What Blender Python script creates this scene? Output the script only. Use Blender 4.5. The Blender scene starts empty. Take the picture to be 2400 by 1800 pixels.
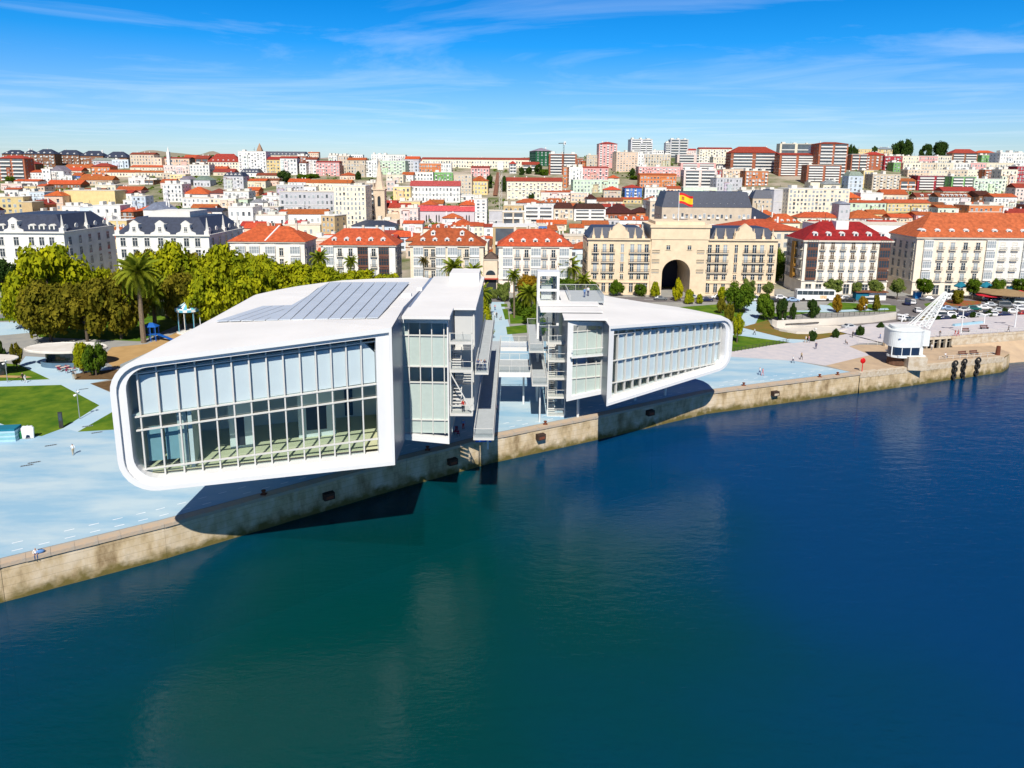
import bpy, bmesh, math, random
from mathutils import Vector, Matrix, noise
from mathutils.geometry import tessellate_polygon
rnd = random.Random(7)
SC = bpy.context.scene
COL = SC.collection
rad = math.radians

# ------------------------------------------------------------------ camera
CAM_H = 40.0
F, CX, CY = 1665.0, 1200.0, 719.0          # focal length and optical axis in pixels of the 2400 x 1800 photo
PITCH, ROLL = rad(10.86), rad(0.4)
cam_d = bpy.data.cameras.new('camera')
cam = bpy.data.objects.new('camera', cam_d)
COL.objects.link(cam)
cam_d.sensor_width = 36.0
cam_d.lens = F / 2400.0 * 36.0
cam_d.shift_y = -(900.0 - CY) / 2400.0
cam_d.clip_start, cam_d.clip_end = 0.5, 12000
cam.matrix_world = (Matrix.Translation((0, 0, CAM_H)) @ Matrix.Rotation(rad(90) - PITCH, 4, 'X')
                    @ Matrix.Rotation(ROLL, 4, 'Z'))
SC.camera = cam

# ------------------------------------------------------------------ light
SUN_EL = rad(46)
SUN_AZ = rad(-1.0)
sun_d = bpy.data.lights.new('sun', 'SUN')
sun_d.energy = 5.0
sun_d.angle = rad(0.5)
sun_d.color = (1.0, 0.95, 0.86)
sun = bpy.data.objects.new('sun', sun_d)
COL.objects.link(sun)
sun.rotation_euler = (rad(90) - SUN_EL, 0, SUN_AZ)
sun.location = (0, -100, 200)

world = bpy.data.worlds.new('World')
SC.world = world
world.use_nodes = True
nt = world.node_tree
nt.nodes.clear()
W = nt.nodes.new
sky = W('ShaderNodeTexSky')
sky.sky_type = 'NISHITA'
sky.sun_disc = False
sky.sun_elevation = SUN_EL
sky.sun_rotation = rad(180) + SUN_AZ
sky.air_density = 1.0
sky.dust_density = 0.3
sky.ozone_density = 2.5
tc = W('ShaderNodeTexCoord')
sep = W('ShaderNodeSeparateXYZ')
nt.links.new(tc.outputs['Generated'], sep.inputs[0])
ramp = W('ShaderNodeValToRGB')            # pale at the horizon, azure above it; darkened overhead to weaken the fill light
nt.links.new(sep.outputs['Z'], ramp.inputs[0])
e = ramp.color_ramp.elements
e[0].position, e[0].color = 0.0, (0.74, 0.86, 1.10, 1)
e[1].position, e[1].color = 0.24, (0.002, 0.52, 1.06, 1)
for pos_, c_ in ((0.045, (0.58, 0.80, 1.10, 1)), (0.10, (0.34, 0.70, 1.15, 1)), (0.16, (0.06, 0.61, 1.16, 1)), (0.36, (0.004, 0.15, 0.58, 1))):
    n_ = ramp.color_ramp.elements.new(pos_); n_.color = c_
e = ramp.color_ramp.elements
n_ = e.new(0.6); n_.color = (0.004, 0.06, 0.27, 1)
mul = W('ShaderNodeMixRGB'); mul.blend_type = 'MULTIPLY'; mul.inputs[0].default_value = 1.0
nt.links.new(sky.outputs[0], mul.inputs[1])
nt.links.new(ramp.outputs[0], mul.inputs[2])
# high thin cirrus on a flat layer far overhead
zc = W('ShaderNodeMath'); zc.operation = 'MAXIMUM'; zc.inputs[1].default_value = 0.012
nt.links.new(sep.outputs['Z'], zc.inputs[0])
dx = W('ShaderNodeMath'); dx.operation = 'DIVIDE'
dy = W('ShaderNodeMath'); dy.operation = 'DIVIDE'
nt.links.new(sep.outputs['X'], dx.inputs[0]); nt.links.new(zc.outputs[0], dx.inputs[1])
nt.links.new(sep.outputs['Y'], dy.inputs[0]); nt.links.new(zc.outputs[0], dy.inputs[1])
cmb = W('ShaderNodeCombineXYZ')
nt.links.new(dx.outputs[0], cmb.inputs[0]); nt.links.new(dy.outputs[0], cmb.inputs[1])
mp = W('ShaderNodeMapping')
mp.inputs['Rotation'].default_value = (0, 0, rad(-22))
mp.inputs['Location'].default_value = (3.1, 1.7, 0)
mp.inputs['Scale'].default_value = (0.22, 0.30, 1)
nt.links.new(cmb.outputs[0], mp.inputs[0])
cn = W('ShaderNodeTexNoise')
cn.inputs['Scale'].default_value = 1.0
cn.inputs['Detail'].default_value = 9
cn.inputs['Roughness'].default_value = 0.62
cn.inputs['Distortion'].default_value = 1.3
nt.links.new(mp.outputs[0], cn.inputs[0])
cr = W('ShaderNodeValToRGB')
cr.color_ramp.elements[0].position = 0.475
cr.color_ramp.elements[1].position = 0.92
nt.links.new(cn.outputs[0], cr.inputs[0])
fade = W('ShaderNodeMapRange')            # the layer thins out overhead and near the horizon
fade.inputs[1].default_value = 0.0; fade.inputs[2].default_value = 0.05
fade.inputs[3].default_value = 0.30; fade.inputs[4].default_value = 0.50
nt.links.new(sep.outputs['Z'], fade.inputs[0])
cf = W('ShaderNodeMath'); cf.operation = 'MULTIPLY'
nt.links.new(cr.outputs[0], cf.inputs[0]); nt.links.new(fade.outputs[0], cf.inputs[1])
cmix = W('ShaderNodeMixRGB')
cmix.inputs[2].default_value = (7.6, 8.6, 9.6, 1)
nt.links.new(cf.outputs[0], cmix.inputs[0]); nt.links.new(mul.outputs[0], cmix.inputs[1])
bg = W('ShaderNodeBackground')
bg.inputs[1].default_value = 0.10
wo = W('ShaderNodeOutputWorld')
nt.links.new(cmix.outputs[0], bg.inputs[0])
nt.links.new(bg.outputs[0], wo.inputs[0])

SC.view_settings.view_transform = 'Standard'
SC.view_settings.look = 'None'
SC.view_settings.exposure = 0.25
SC.view_settings.gamma = 1.0
SC.view_settings.use_curve_mapping = False
SC.render.engine = 'CYCLES'
SC.cycles.max_bounces = 6
SC.cycles.transparent_max_bounces = 16
SC.cycles.use_denoising = True
SC.cycles.caustics_reflective = False
SC.cycles.caustics_refractive = False

# ------------------------------------------------------------------ helpers
_cp, _sp, _cr, _sr = math.cos(PITCH), math.sin(PITCH), math.cos(ROLL), math.sin(ROLL)


def ray(px, py):
    u, v = (px - CX) / F, -(py - CY) / F
    x, y = u * _cr - v * _sr, u * _sr + v * _cr
    return x, _cp + y * _sp, -_sp + y * _cp


def U(px, py, z=0.0):                      # survey: the point at height z seen at a photo pixel
    d = ray(px, py)
    t = (z - CAM_H) / d[2]
    return Vector((d[0] * t, d[1] * t, z))


def UY(px, py, y):                         # survey: the point at distance y seen at a photo pixel
    d = ray(px, py)
    t = y / d[1]
    return Vector((d[0] * t, y, CAM_H + d[2] * t))


def UP(px, py, p0, nrm):                   # survey: the point on a plane seen at a photo pixel
    d = Vector(ray(px, py)); o = Vector((0, 0, CAM_H))
    return o + d * ((Vector(p0) - o).dot(nrm) / d.dot(nrm))


def PX(p):
    z = p[2] - CAM_H
    f, w = p[1] * _cp - z * _sp, p[1] * _sp + z * _cp
    u, v = p[0] / f, w / f
    return CX + (u * _cr + v * _sr) * F, CY - (-u * _sr + v * _cr) * F


def L(r, g, b, k=1.0):                     # 0-255 colour to a linear base colour
    f = lambda c: ((c / 255.0 + 0.055) / 1.055) ** 2.4 if c > 10 else c / 255.0 / 12.92
    return (f(r) * k, f(g) * k, f(b) * k, 1.0)


MATS = {}


def M(name, col=(0.8, 0.8, 0.8, 1), rough=0.7, var=0.12, scale=0.6, bump=0.0, bscale=6.0, metal=0.0, spec=0.3, objcol=False, col2=None, detail=5.0,
      stretch=None):
    if name in MATS:
        return MATS[name]
    m = bpy.data.materials.new(name)
    m.use_nodes = True
    t = m.node_tree
    b = t.nodes['Principled BSDF']
    b.inputs['Roughness'].default_value = rough
    b.inputs['Metallic'].default_value = metal
    b.inputs['Specular IOR Level'].default_value = spec
    N = t.nodes.new
    tcn = N('ShaderNodeTexCoord')
    src = tcn.outputs['Object']
    if stretch:
        mpn = N('ShaderNodeMapping'); mpn.inputs['Scale'].default_value = stretch
        t.links.new(src, mpn.inputs[0]); src = mpn.outputs[0]
    nz = N('ShaderNodeTexNoise')
    nz.inputs['Scale'].default_value = scale
    nz.inputs['Detail'].default_value = detail
    nz.inputs['Roughness'].default_value = 0.6
    t.links.new(src, nz.inputs[0])
    if col2 is not None:
        rp = N('ShaderNodeValToRGB')
        rp.color_ramp.elements[0].position, rp.color_ramp.elements[1].position = 0.38, 0.62
        t.links.new(nz.outputs[0], rp.inputs[0])
        mx = N('ShaderNodeMixRGB')
        mx.inputs[1].default_value = col; mx.inputs[2].default_value = col2
        t.links.new(rp.outputs[0], mx.inputs[0])
        t.links.new(mx.outputs[0], b.inputs['Base Color'])
    else:
        mr = N('ShaderNodeMapRange')
        mr.inputs[1].default_value, mr.inputs[2].default_value = 0.3, 0.7
        mr.inputs[3].default_value, mr.inputs[4].default_value = 1 - var, 1 + var * 0.6
        t.links.new(nz.outputs[0], mr.inputs[0])
        mx = N('ShaderNodeMixRGB'); mx.blend_type = 'MULTIPLY'; mx.inputs[0].default_value = 1
        if objcol:
            oi = N('ShaderNodeObjectInfo')
            t.links.new(oi.outputs['Color'], mx.inputs[1])
        else:
            mx.inputs[1].default_value = col
        t.links.new(mr.outputs[0], mx.inputs[2])
        t.links.new(mx.outputs[0], b.inputs['Base Color'])
    if bump:
        n2 = N('ShaderNodeTexNoise'); n2.inputs['Scale'].default_value = bscale; n2.inputs['Detail'].default_value = 4
        t.links.new(src, n2.inputs[0])
        bp = N('ShaderNodeBump'); bp.inputs['Strength'].default_value = bump; bp.inputs['Distance'].default_value = 0.1
        t.links.new(n2.outputs[0], bp.inputs['Height'])
        t.links.new(bp.outputs[0], b.inputs['Normal'])
    MATS[name] = m
    return m


def glass_mat(name, tint, refl=0.12):
    if name in MATS:
        return MATS[name]
    m = bpy.data.materials.new(name)
    m.use_nodes = True
    t = m.node_tree
    t.nodes.clear()
    N = t.nodes.new
    tr = N('ShaderNodeBsdfTransparent'); tr.inputs[0].default_value = tint
    gl = N('ShaderNodeBsdfGlossy'); gl.inputs['Roughness'].default_value = 0.02
    gl.inputs[0].default_value = (0.9, 0.95, 1, 1)
    lw = N('ShaderNodeLayerWeight'); lw.inputs[0].default_value = 0.5
    fr = N('ShaderNodeMath'); fr.operation = 'POWER'; fr.inputs[1].default_value = 5.0; t.links.new(lw.outputs['Facing'], fr.inputs[0])
    nz = N('ShaderNodeTexNoise'); nz.inputs['Scale'].default_value = 0.7
    tcn = N('ShaderNodeTexCoord'); t.links.new(tcn.outputs['Object'], nz.inputs[0])
    bp = N('ShaderNodeBump'); bp.inputs['Strength'].default_value = 0.04
    t.links.new(nz.outputs[0], bp.inputs['Height']); t.links.new(bp.outputs[0], gl.inputs['Normal'])
    ad = N('ShaderNodeMath'); ad.operation = 'ADD'; ad.inputs[1].default_value = refl
    t.links.new(fr.outputs[0], ad.inputs[0])
    mx = N('ShaderNodeMixShader')
    t.links.new(ad.outputs[0], mx.inputs[0]); t.links.new(tr.outputs[0], mx.inputs[1]); t.links.new(gl.outputs[0], mx.inputs[2])
    o = N('ShaderNodeOutputMaterial')
    t.links.new(mx.outputs[0], o.inputs[0])
    MATS[name] = m
    return m


class MB:
    """gathers shapes into one mesh"""

    def __init__(s):
        s.v, s.f, s.m = [], [], []

    def face(s, pts, mi=0):
        n = len(s.v)
        s.v += [tuple(p) for p in pts]
        s.f.append(tuple(range(n, n + len(pts)))); s.m.append(mi)

    def box(s, x0, x1, y0, y1, z0, z1, mi=0, bottom=True, M4=None):
        n = len(s.v)
        p = [(x0, y0, z0), (x1, y0, z0), (x1, y1, z0), (x0, y1, z0), (x0, y0, z1), (x1, y0, z1), (x1, y1, z1), (x0, y1, z1)]
        if M4 is not None:
            p = [tuple(M4 @ Vector(q)) for q in p]
        s.v += p
        fs = [(4, 5, 6, 7), (0, 1, 5, 4), (1, 2, 6, 5), (2, 3, 7, 6), (3, 0, 4, 7)] + ([(3, 2, 1, 0)] if bottom else [])
        for f in fs:
            s.f.append(tuple(n + i for i in f)); s.m.append(mi)

    def prism(s, poly, z0, z1, mi=0, bottom=True):
        a = sum(poly[i][0] * poly[(i + 1) % len(poly)][1] - poly[(i + 1) % len(poly)][0] * poly[i][1] for i in range(len(poly)))
        if a < 0:
            poly = list(reversed(poly))
        n, k = len(s.v), len(poly)
        s.v += [(p[0], p[1], z0) for p in poly] + [(p[0], p[1], z1) for p in poly]
        s.f.append(tuple(n + k + i for i in range(k))); s.m.append(mi)
        if bottom:
            s.f.append(tuple(n + k - 1 - i for i in range(k))); s.m.append(mi)
        for i in range(k):
            j = (i + 1) % k
            s.f.append((n + i, n + j, n + k + j, n + k + i)); s.m.append(mi)

    def tube(s, p0, p1, r0, r1=None, n=8, mi=0, cap=True):
        r1 = r0 if r1 is None else r1
        p0, p1 = Vector(p0), Vector(p1)
        d = (p1 - p0).normalized()
        a = d.orthogonal().normalized(); b = d.cross(a)
        k = len(s.v)
        for p, r in ((p0, r0), (p1, r1)):
            for i in range(n):
                t = 2 * math.pi * i / n
                s.v.append(tuple(p + a * (r * math.cos(t)) + b * (r * math.sin(t))))
        for i in range(n):
            j = (i + 1) % n
            s.f.append((k + i, k + j, k + n + j, k + n + i)); s.m.append(mi)
        if cap:
            s.f.append(tuple(k + n + i for i in range(n))); s.m.append(mi)
            s.f.append(tuple(k + n - 1 - i for i in range(n))); s.m.append(mi)

    def bar(s, p0, p1, w, h, mi=0):        # square bar between two points
        p0, p1 = Vector(p0), Vector(p1)
        d = (p1 - p0).normalized()
        up = Vector((0, 0, 1)) if abs(d.z) < 0.95 else Vector((0, 1, 0))
        a = d.cross(up).normalized() * (w / 2); b = a.normalized().cross(d) * (h / 2)
        k = len(s.v)
        for p in (p0, p1):
            s.v += [tuple(p - a - b), tuple(p + a - b), tuple(p + a + b), tuple(p - a + b)]
        for f in ((0, 1, 5, 4), (1, 2, 6, 5), (2, 3, 7, 6), (3, 0, 4, 7), (3, 2, 1, 0), (4, 5, 6, 7)):
            s.f.append(tuple(k + i for i in f)); s.m.append(mi)

    def lathe(s, prof, n=16, c=(0, 0), mi=0, sx=1.0, sy=1.0):
        k = len(s.v)
        for r, z in prof:
            for i in range(n):
                t = 2 * math.pi * i / n
                s.v.append((c[0] + r * sx * math.cos(t), c[1] + r * sy * math.sin(t), z))
        for q in range(len(prof) - 1):
            for i in range(n):
                j = (i + 1) % n
                s.f.append((k + q * n + i, k + q * n + j, k + (q + 1) * n + j, k + (q + 1) * n + i)); s.m.append(mi)
        s.f.append(tuple(k + (len(prof) - 1) * n + i for i in range(n))); s.m.append(mi)

    def ball(s, c, rx, ry=None, rz=None, n=10, mi=0):
        ry = rx if ry is None else ry; rz = rx if rz is None else rz
        k = len(s.v); m = n // 2 + 1
        for q in range(m):
            a = math.pi * q / (m - 1)
            for i in range(n):
                t = 2 * math.pi * i / n
                s.v.append((c[0] + rx * math.sin(a) * math.cos(t), c[1] + ry * math.sin(a) * math.sin(t), c[2] - rz * math.cos(a)))
        for q in range(m - 1):
            for i in range(n):
                j = (i + 1) % n
                s.f.append((k + q * n + i, k + q * n + j, k + (q + 1) * n + j, k + (q + 1) * n + i)); s.m.append(mi)

    def hip(s, x0, x1, y0, y1, z0, h, mi=0, inset=None, top=0.0, over=0.5):
        """hipped roof; top > 0 leaves a flat of that share (mansard)"""
        x0, x1, y0, y1 = x0 - over, x1 + over, y0 - over, y1 + over
        w, d = x1 - x0, y1 - y0
        i = min(w, d) / 2 * (1 - top) if inset is None else inset
        a = [(x0, y0, z0), (x1, y0, z0), (x1, y1, z0), (x0, y1, z0)]
        b = [(x0 + i, y0 + i, z0 + h), (x1 - i, y0 + i, z0 + h), (x1 - i, y1 - i, z0 + h), (x0 + i, y1 - i, z0 + h)]
        k = len(s.v)
        s.v += a + b
        for f in ((0, 1, 5, 4), (1, 2, 6, 5), (2, 3, 7, 6), (3, 0, 4, 7), (4, 5, 6, 7), (3, 2, 1, 0)):
            s.f.append(tuple(k + q for q in f)); s.m.append(mi)

    def gable(s, x0, x1, y0, y1, z0, h, mi=0, along='x', over=0.4):
        k = len(s.v)
        x0, x1, y0, y1 = x0 - over, x1 + over, y0 - over, y1 + over
        if along == 'x':
            ym = (y0 + y1) / 2
            s.v += [(x0, y0, z0), (x1, y0, z0), (x1, y1, z0), (x0, y1, z0), (x0, ym, z0 + h), (x1, ym, z0 + h)]
            fs = ((0, 1, 5, 4), (2, 3, 4, 5), (0, 4, 3), (1, 2, 5), (3, 2, 1, 0))
        else:
            xm = (x0 + x1) / 2
            s.v += [(x0, y0, z0), (x1, y0, z0), (x1, y1, z0), (x0, y1, z0), (xm, y0, z0 + h), (xm, y1, z0 + h)]
            fs = ((0, 1, 4), (1, 2, 5, 4), (2, 3, 5), (3, 0, 4, 5), (3, 2, 1, 0))
        for f in fs:
            s.f.append(tuple(k + q for q in f)); s.m.append(mi)

    def mesh(s, name, mats, smooth=False):
        me = bpy.data.meshes.new(name)
        me.from_pydata(s.v, [], s.f)
        for m in (mats if isinstance(mats, (list, tuple)) else [mats]):
            me.materials.append(m)
        if any(s.m):
            me.polygons.foreach_set('material_index', s.m)
        if smooth:
            me.polygons.foreach_set('use_smooth', [True] * len(s.f))
        me.update()
        return me

    def build(s, name, mats, parent=None, smooth=False, loc=None, rz=0.0, color=None):
        return link(name, s.mesh(name, mats, smooth), parent, loc, rz, color)


def link(name, me, parent=None, loc=None, rz=0.0, color=None):
    o = bpy.data.objects.new(name, me)
    COL.objects.link(o)
    if parent is not None:
        o.parent = parent
    if loc is not None:
        o.location = loc
    if rz:
        o.rotation_euler = (0, 0, rz)
    if color is not None:
        o.color = color
    return o


def tag(o, label=None, cat=None, group=None, kind=None):
    for k, v in (('label', label), ('category', cat), ('group', group), ('kind', kind)):
        if v:
            o[k] = v
    return o


def thing(name, label, cat, loc=(0, 0, 0), rz=0.0, group=None):
    o = bpy.data.objects.new(name, None)
    COL.objects.link(o)
    o.empty_display_size = 0.2
    o.location = loc
    o.rotation_euler = (0, 0, rz)
    return tag(o, label, cat, group)


KIDS = {}


def dup(root, loc, rz=0.0, label=None, group=None, scale=None, color=None):
    """a copy of a thing with copies of its parts and sub-parts"""
    if root.name not in KIDS:
        KIDS[root.name] = [(c, list(c.children)) for c in root.children]
    r = root.copy(); COL.objects.link(r)
    r.location = loc; r.rotation_euler = (0, 0, rz)
    if scale is not None:
        r.scale = (scale, scale, scale) if not isinstance(scale, (tuple, list)) else scale
    if label: r['label'] = label
    if group: r['group'] = group
    if color is not None: r.color = color
    for c, gs in KIDS[root.name]:
        k = c.copy(); COL.objects.link(k); k.parent = r
        if color is not None and k.get('tint'): k.color = color
        for g in gs:
            q = g.copy(); COL.objects.link(q); q.parent = k
    return r


def sheet(name, pts, z, mat, kind='structure'):
    me = bpy.data.meshes.new(name)
    vs = [Vector((p[0], p[1], 0)) for p in pts]
    tris = []
    for t in tessellate_polygon([vs]):
        p, q, r = (vs[i] for i in t)
        c = (q - p).cross(r - p).z
        if abs(c) > 1e-6: tris.append(tuple(t) if c > 0 else tuple(reversed(t)))
    me.from_pydata([(v.x, v.y, z) for v in vs], [], tris)
    me.materials.append(mat)
    o = link(name, me)
    if kind: o['kind'] = kind
    return o


def smooth_poly(px, n=6):
    """closed Catmull-Rom through points"""
    out = []; k = len(px)
    for i in range(k):
        p0, p1, p2, p3 = (Vector(px[(i + j - 1) % k]) for j in range(4))
        for q in range(n):
            t = q / n
            out.append(0.5 * ((2 * p1) + (p2 - p0) * t + (2 * p0 - 5 * p1 + 4 * p2 - p3) * t * t + (3 * p1 - p0 - 3 * p2 + p3) * t ** 3))
    return [(p.x, p.y) for p in out]


# ------------------------------------------------------------------ shared materials
WHITE = M('white_enamel', (0.74, 0.74, 0.73, 1), rough=0.35, var=0.03, scale=0.25)
ROOFW = M('white_roof_membrane', (0.75, 0.735, 0.71, 1), rough=0.6, var=0.08, scale=0.12, detail=8)
STEEL = M('painted_pale_steel', (0.62, 0.61, 0.57, 1), rough=0.5, var=0.06)
GREYDECK = M('grey_grating_deck', (0.42, 0.45, 0.46, 1), rough=0.7, var=0.10, scale=1.5)
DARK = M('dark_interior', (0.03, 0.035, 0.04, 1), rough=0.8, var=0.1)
FLOORM = M('pale_olive_gallery_floor', (0.55, 0.56, 0.36, 1), rough=0.5, var=0.05)
GALW = M('gallery_wall_paint', (0.60, 0.66, 0.63, 1), rough=0.8, var=0.04)
BLIND = M('white_fabric_blind', (0.78, 0.78, 0.80, 1), rough=0.9, var=0.03)
GLASS = glass_mat('green_tinted_glass', (0.93, 0.97, 0.975, 1), 0.05)
FRIT = M('frosted_green_glass', (0.47, 0.55, 0.51, 1), rough=0.03, var=0.06, scale=2, spec=0.8)
GLASSD = glass_mat('clear_railing_glass', (0.95, 0.97, 0.97, 1), 0.05)
WALLP = M('painted_render_wall', rough=0.85, var=0.14, scale=0.35, objcol=True, detail=6)
TRIM = M('pale_stone_trim', (0.66, 0.60, 0.50, 1), rough=0.8, var=0.1)
TILE = M('clay_roof_tiles', rough=0.85, var=0.38, scale=0.9, objcol=True, detail=8, bump=0.6, bscale=3.0)
SLATE = M('dark_blue_slate', (0.035, 0.045, 0.075, 1), rough=0.5, var=0.3, scale=1.2, spec=0.4)
PANE = M('dark_window_pane', (0.035, 0.05, 0.065, 1), rough=0.08, var=0.3, scale=0.3, spec=0.8)
PANEL = M('curtained_window_pane', (0.36, 0.40, 0.42, 1), rough=0.3, var=0.35, scale=0.25, spec=0.6)
SASH = M('white_window_sash', (0.75, 0.74, 0.70, 1), rough=0.6, var=0.05)
IRON = M('dark_iron', (0.04, 0.038, 0.035, 1), rough=0.5, var=0.1)
# ------------------------------------------------------------------ the setting
WATER_Z = -4.2


def water_mat():
    """clear tinted surface: what lies under it shows through, the sky and quay mirror in it"""
    m = bpy.data.materials.new('harbour_water'); m.use_nodes = True
    t = m.node_tree; t.nodes.clear(); N = t.nodes.new
    tcn = N('ShaderNodeTexCoord')
    prev = None
    for sc_, st, rot, stretch in ((0.09, 0.008, 20, (1, 2.6, 1)), (0.33, 0.030, -12, (1, 2.4, 1)), (1.1, 0.058, 25, (1, 2.2, 1)), (3.0, 0.075, 5, (1, 1.8, 1))):
        mp = N('ShaderNodeMapping'); mp.inputs['Rotation'].default_value = (0, 0, rad(rot)); mp.inputs['Scale'].default_value = stretch
        t.links.new(tcn.outputs['Object'], mp.inputs[0])
        n = N('ShaderNodeTexNoise'); n.inputs['Scale'].default_value = sc_; n.inputs['Detail'].default_value = 4
        n.inputs['Distortion'].default_value = 0.5
        t.links.new(mp.outputs[0], n.inputs[0])
        bp = N('ShaderNodeBump'); bp.inputs['Strength'].default_value = 1.0; bp.inputs['Distance'].default_value = st / sc_ * 0.62
        t.links.new(n.outputs[0], bp.inputs['Height'])
        if prev: t.links.new(prev, bp.inputs['Normal'])
        prev = bp.outputs[0]
    tr = N('ShaderNodeBsdfTransparent'); tr.inputs[0].default_value = (0.12, 0.62, 0.68, 1)
    df = N('ShaderNodeBsdfDiffuse')          # the cloudy part of the water column
    hs = N('ShaderNodeMixRGB'); hs.blend_type = 'MULTIPLY'; hs.inputs[0].default_value = 1; hs.inputs[2].default_value = (0.02, 0.50, 0.58, 1)
    t.links.new(mirror_tint(t, tcn), hs.inputs[1]); t.links.new(hs.outputs[0], df.inputs[0])
    bd = N('ShaderNodeMixShader'); bd.inputs[0].default_value = 0.5
    t.links.new(tr.outputs[0], bd.inputs[1]); t.links.new(df.outputs[0], bd.inputs[2])
    gl = N('ShaderNodeBsdfGlossy'); gl.inputs['Roughness'].default_value = 0.08
    t.links.new(prev, gl.inputs['Normal'])
    fr = N('ShaderNodeFresnel'); fr.inputs[0].default_value = 1.33
    t.links.new(prev, fr.inputs['Normal'])
    mx = N('ShaderNodeMixShader')
    t.links.new(fr.outputs[0], mx.inputs[0]); t.links.new(bd.outputs[0], mx.inputs[1]); t.links.new(gl.outputs[0], mx.inputs[2])
    o = N('ShaderNodeOutputMaterial'); t.links.new(mx.outputs[0], o.inputs[0])
    return m


def mirror_tint(t, tcn):
    """green off the square, blue farther out: reflections put into the colour"""
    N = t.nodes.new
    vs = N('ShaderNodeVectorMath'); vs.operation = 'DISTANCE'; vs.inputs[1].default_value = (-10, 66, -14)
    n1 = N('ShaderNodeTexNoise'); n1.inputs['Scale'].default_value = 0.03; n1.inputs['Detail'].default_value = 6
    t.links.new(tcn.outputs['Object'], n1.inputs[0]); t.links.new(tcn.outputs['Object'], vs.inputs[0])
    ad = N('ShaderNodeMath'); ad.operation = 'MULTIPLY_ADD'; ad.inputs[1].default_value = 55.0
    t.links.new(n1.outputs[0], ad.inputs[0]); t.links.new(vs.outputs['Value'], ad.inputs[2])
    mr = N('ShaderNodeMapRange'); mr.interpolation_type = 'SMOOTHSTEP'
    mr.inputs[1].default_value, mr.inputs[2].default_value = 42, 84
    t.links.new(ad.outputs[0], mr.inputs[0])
    mx = N('ShaderNodeMixRGB'); mx.inputs[1].default_value = (0.02, 0.125, 0.105, 1); mx.inputs[2].default_value = (0.02, 0.115, 0.31, 1)  # pavilion's reflection painted green, the sky's painted blue
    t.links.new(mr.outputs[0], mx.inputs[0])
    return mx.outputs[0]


def seabed_mat():
    m = bpy.data.materials.new('harbour_bed'); m.use_nodes = True
    t = m.node_tree; b = t.nodes['Principled BSDF']
    b.inputs['Roughness'].default_value = 1.0; b.inputs['Specular IOR Level'].default_value = 0.0
    tcn = t.nodes.new('ShaderNodeTexCoord')
    t.links.new(mirror_tint(t, tcn), b.inputs['Base Color'])
    return m


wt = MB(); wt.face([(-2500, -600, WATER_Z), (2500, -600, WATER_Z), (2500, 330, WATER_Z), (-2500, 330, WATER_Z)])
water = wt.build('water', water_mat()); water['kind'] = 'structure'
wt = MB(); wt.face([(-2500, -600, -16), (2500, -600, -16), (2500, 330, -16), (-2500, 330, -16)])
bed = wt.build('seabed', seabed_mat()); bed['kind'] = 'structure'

CONC = M('blue_tinted_concrete', L(150, 190, 214, 0.82), col2=L(190, 210, 218, 0.84), scale=0.13, rough=0.85, detail=10, stretch=(0.5, 1.6, 1))
PAVE = M('pink_grey_granite_paving', L(214, 206, 206, 0.84), col2=L(200, 196, 200, 0.84), scale=0.5, rough=0.9, detail=8)
GPAVE = M('grey_park_paving', L(176, 174, 166, 0.75), col2=L(160, 160, 158, 0.75), scale=0.3, rough=0.9)
PATH = M('pale_blue_path', L(176, 205, 222, 0.85), col2=L(190, 212, 222, 0.85), scale=0.15, rough=0.9)
LAWN = M('mown_lawn', (0.050, 0.125, 0.009, 1), col2=(0.125, 0.195, 0.014, 1), scale=0.30, rough=0.95, bump=0.4, bscale=5, spec=0.1, detail=9)
DRY = M('dry_ochre_grass', (0.22, 0.135, 0.035, 1), col2=(0.15, 0.14, 0.03, 1), scale=0.3, rough=0.95, spec=0.1, detail=8)
SOIL = M('brown_mulch', (0.11, 0.065, 0.03, 1), col2=(0.15, 0.09, 0.04, 1), scale=1.2, rough=0.95, spec=0.1)
SAND = M('playground_sand', (0.46, 0.29, 0.12, 1), col2=(0.40, 0.25, 0.10, 1), scale=0.4, rough=0.95)
PIERM = M('worn_sandstone_paving', (0.50, 0.37, 0.24, 1), col2=(0.42, 0.31, 0.21, 1), scale=0.35, rough=0.9, bump=0.3, bscale=2, detail=9)
ASPH = M('asphalt', (0.17, 0.155, 0.155, 1), var=0.15, scale=0.2, rough=0.9)
WHITEP = M('white_road_paint', (0.72, 0.76, 0.78, 1), rough=0.8, var=0.12, scale=2)
TERR = M('hillside_ground', (0.09, 0.12, 0.03, 1), col2=(0.40, 0.34, 0.27, 1), scale=0.03, rough=0.95, detail=6)
HILLM = M('far_hill_scrub', (0.30, 0.24, 0.20, 1), col2=(0.22, 0.20, 0.14, 1), scale=0.01, rough=0.95)

Q = [(-260, -95), (-130, 5.5)] + [tuple(U(x, y))[:2] for x, y in ((0, 1324), (385, 1230), (953, 1075), (1149, 1026), (1395, 977), (1658, 920), (2016, 875))]
PIER_Z = -0.8
PE = [tuple(U(x, y, PIER_Z))[:2] for x, y in ((2353, 838), (2297, 823))]
SHORE = [tuple(U(2315, 822, -1.0))[:2], (150, 185), (320, 232), (900, 300)]
_b, _c = U(2172, 793, 1.3), U(2420, 776, 1.3)
_f = _c + (_c - _b) * 3.0
LANDP = Q + [tuple(U(2110, 812))[:2], tuple(U(2082, 806))[:2], (_b.x - 3, _b.y + .2), (_b.x, _b.y + .3), (_f.x, _f.y + .3), (900, 300), (2200, 330), (2200, 1700), (-2200, 1700), (-2200, -95)]
ground = sheet('ground', LANDP, -0.012, GPAVE)


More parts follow.
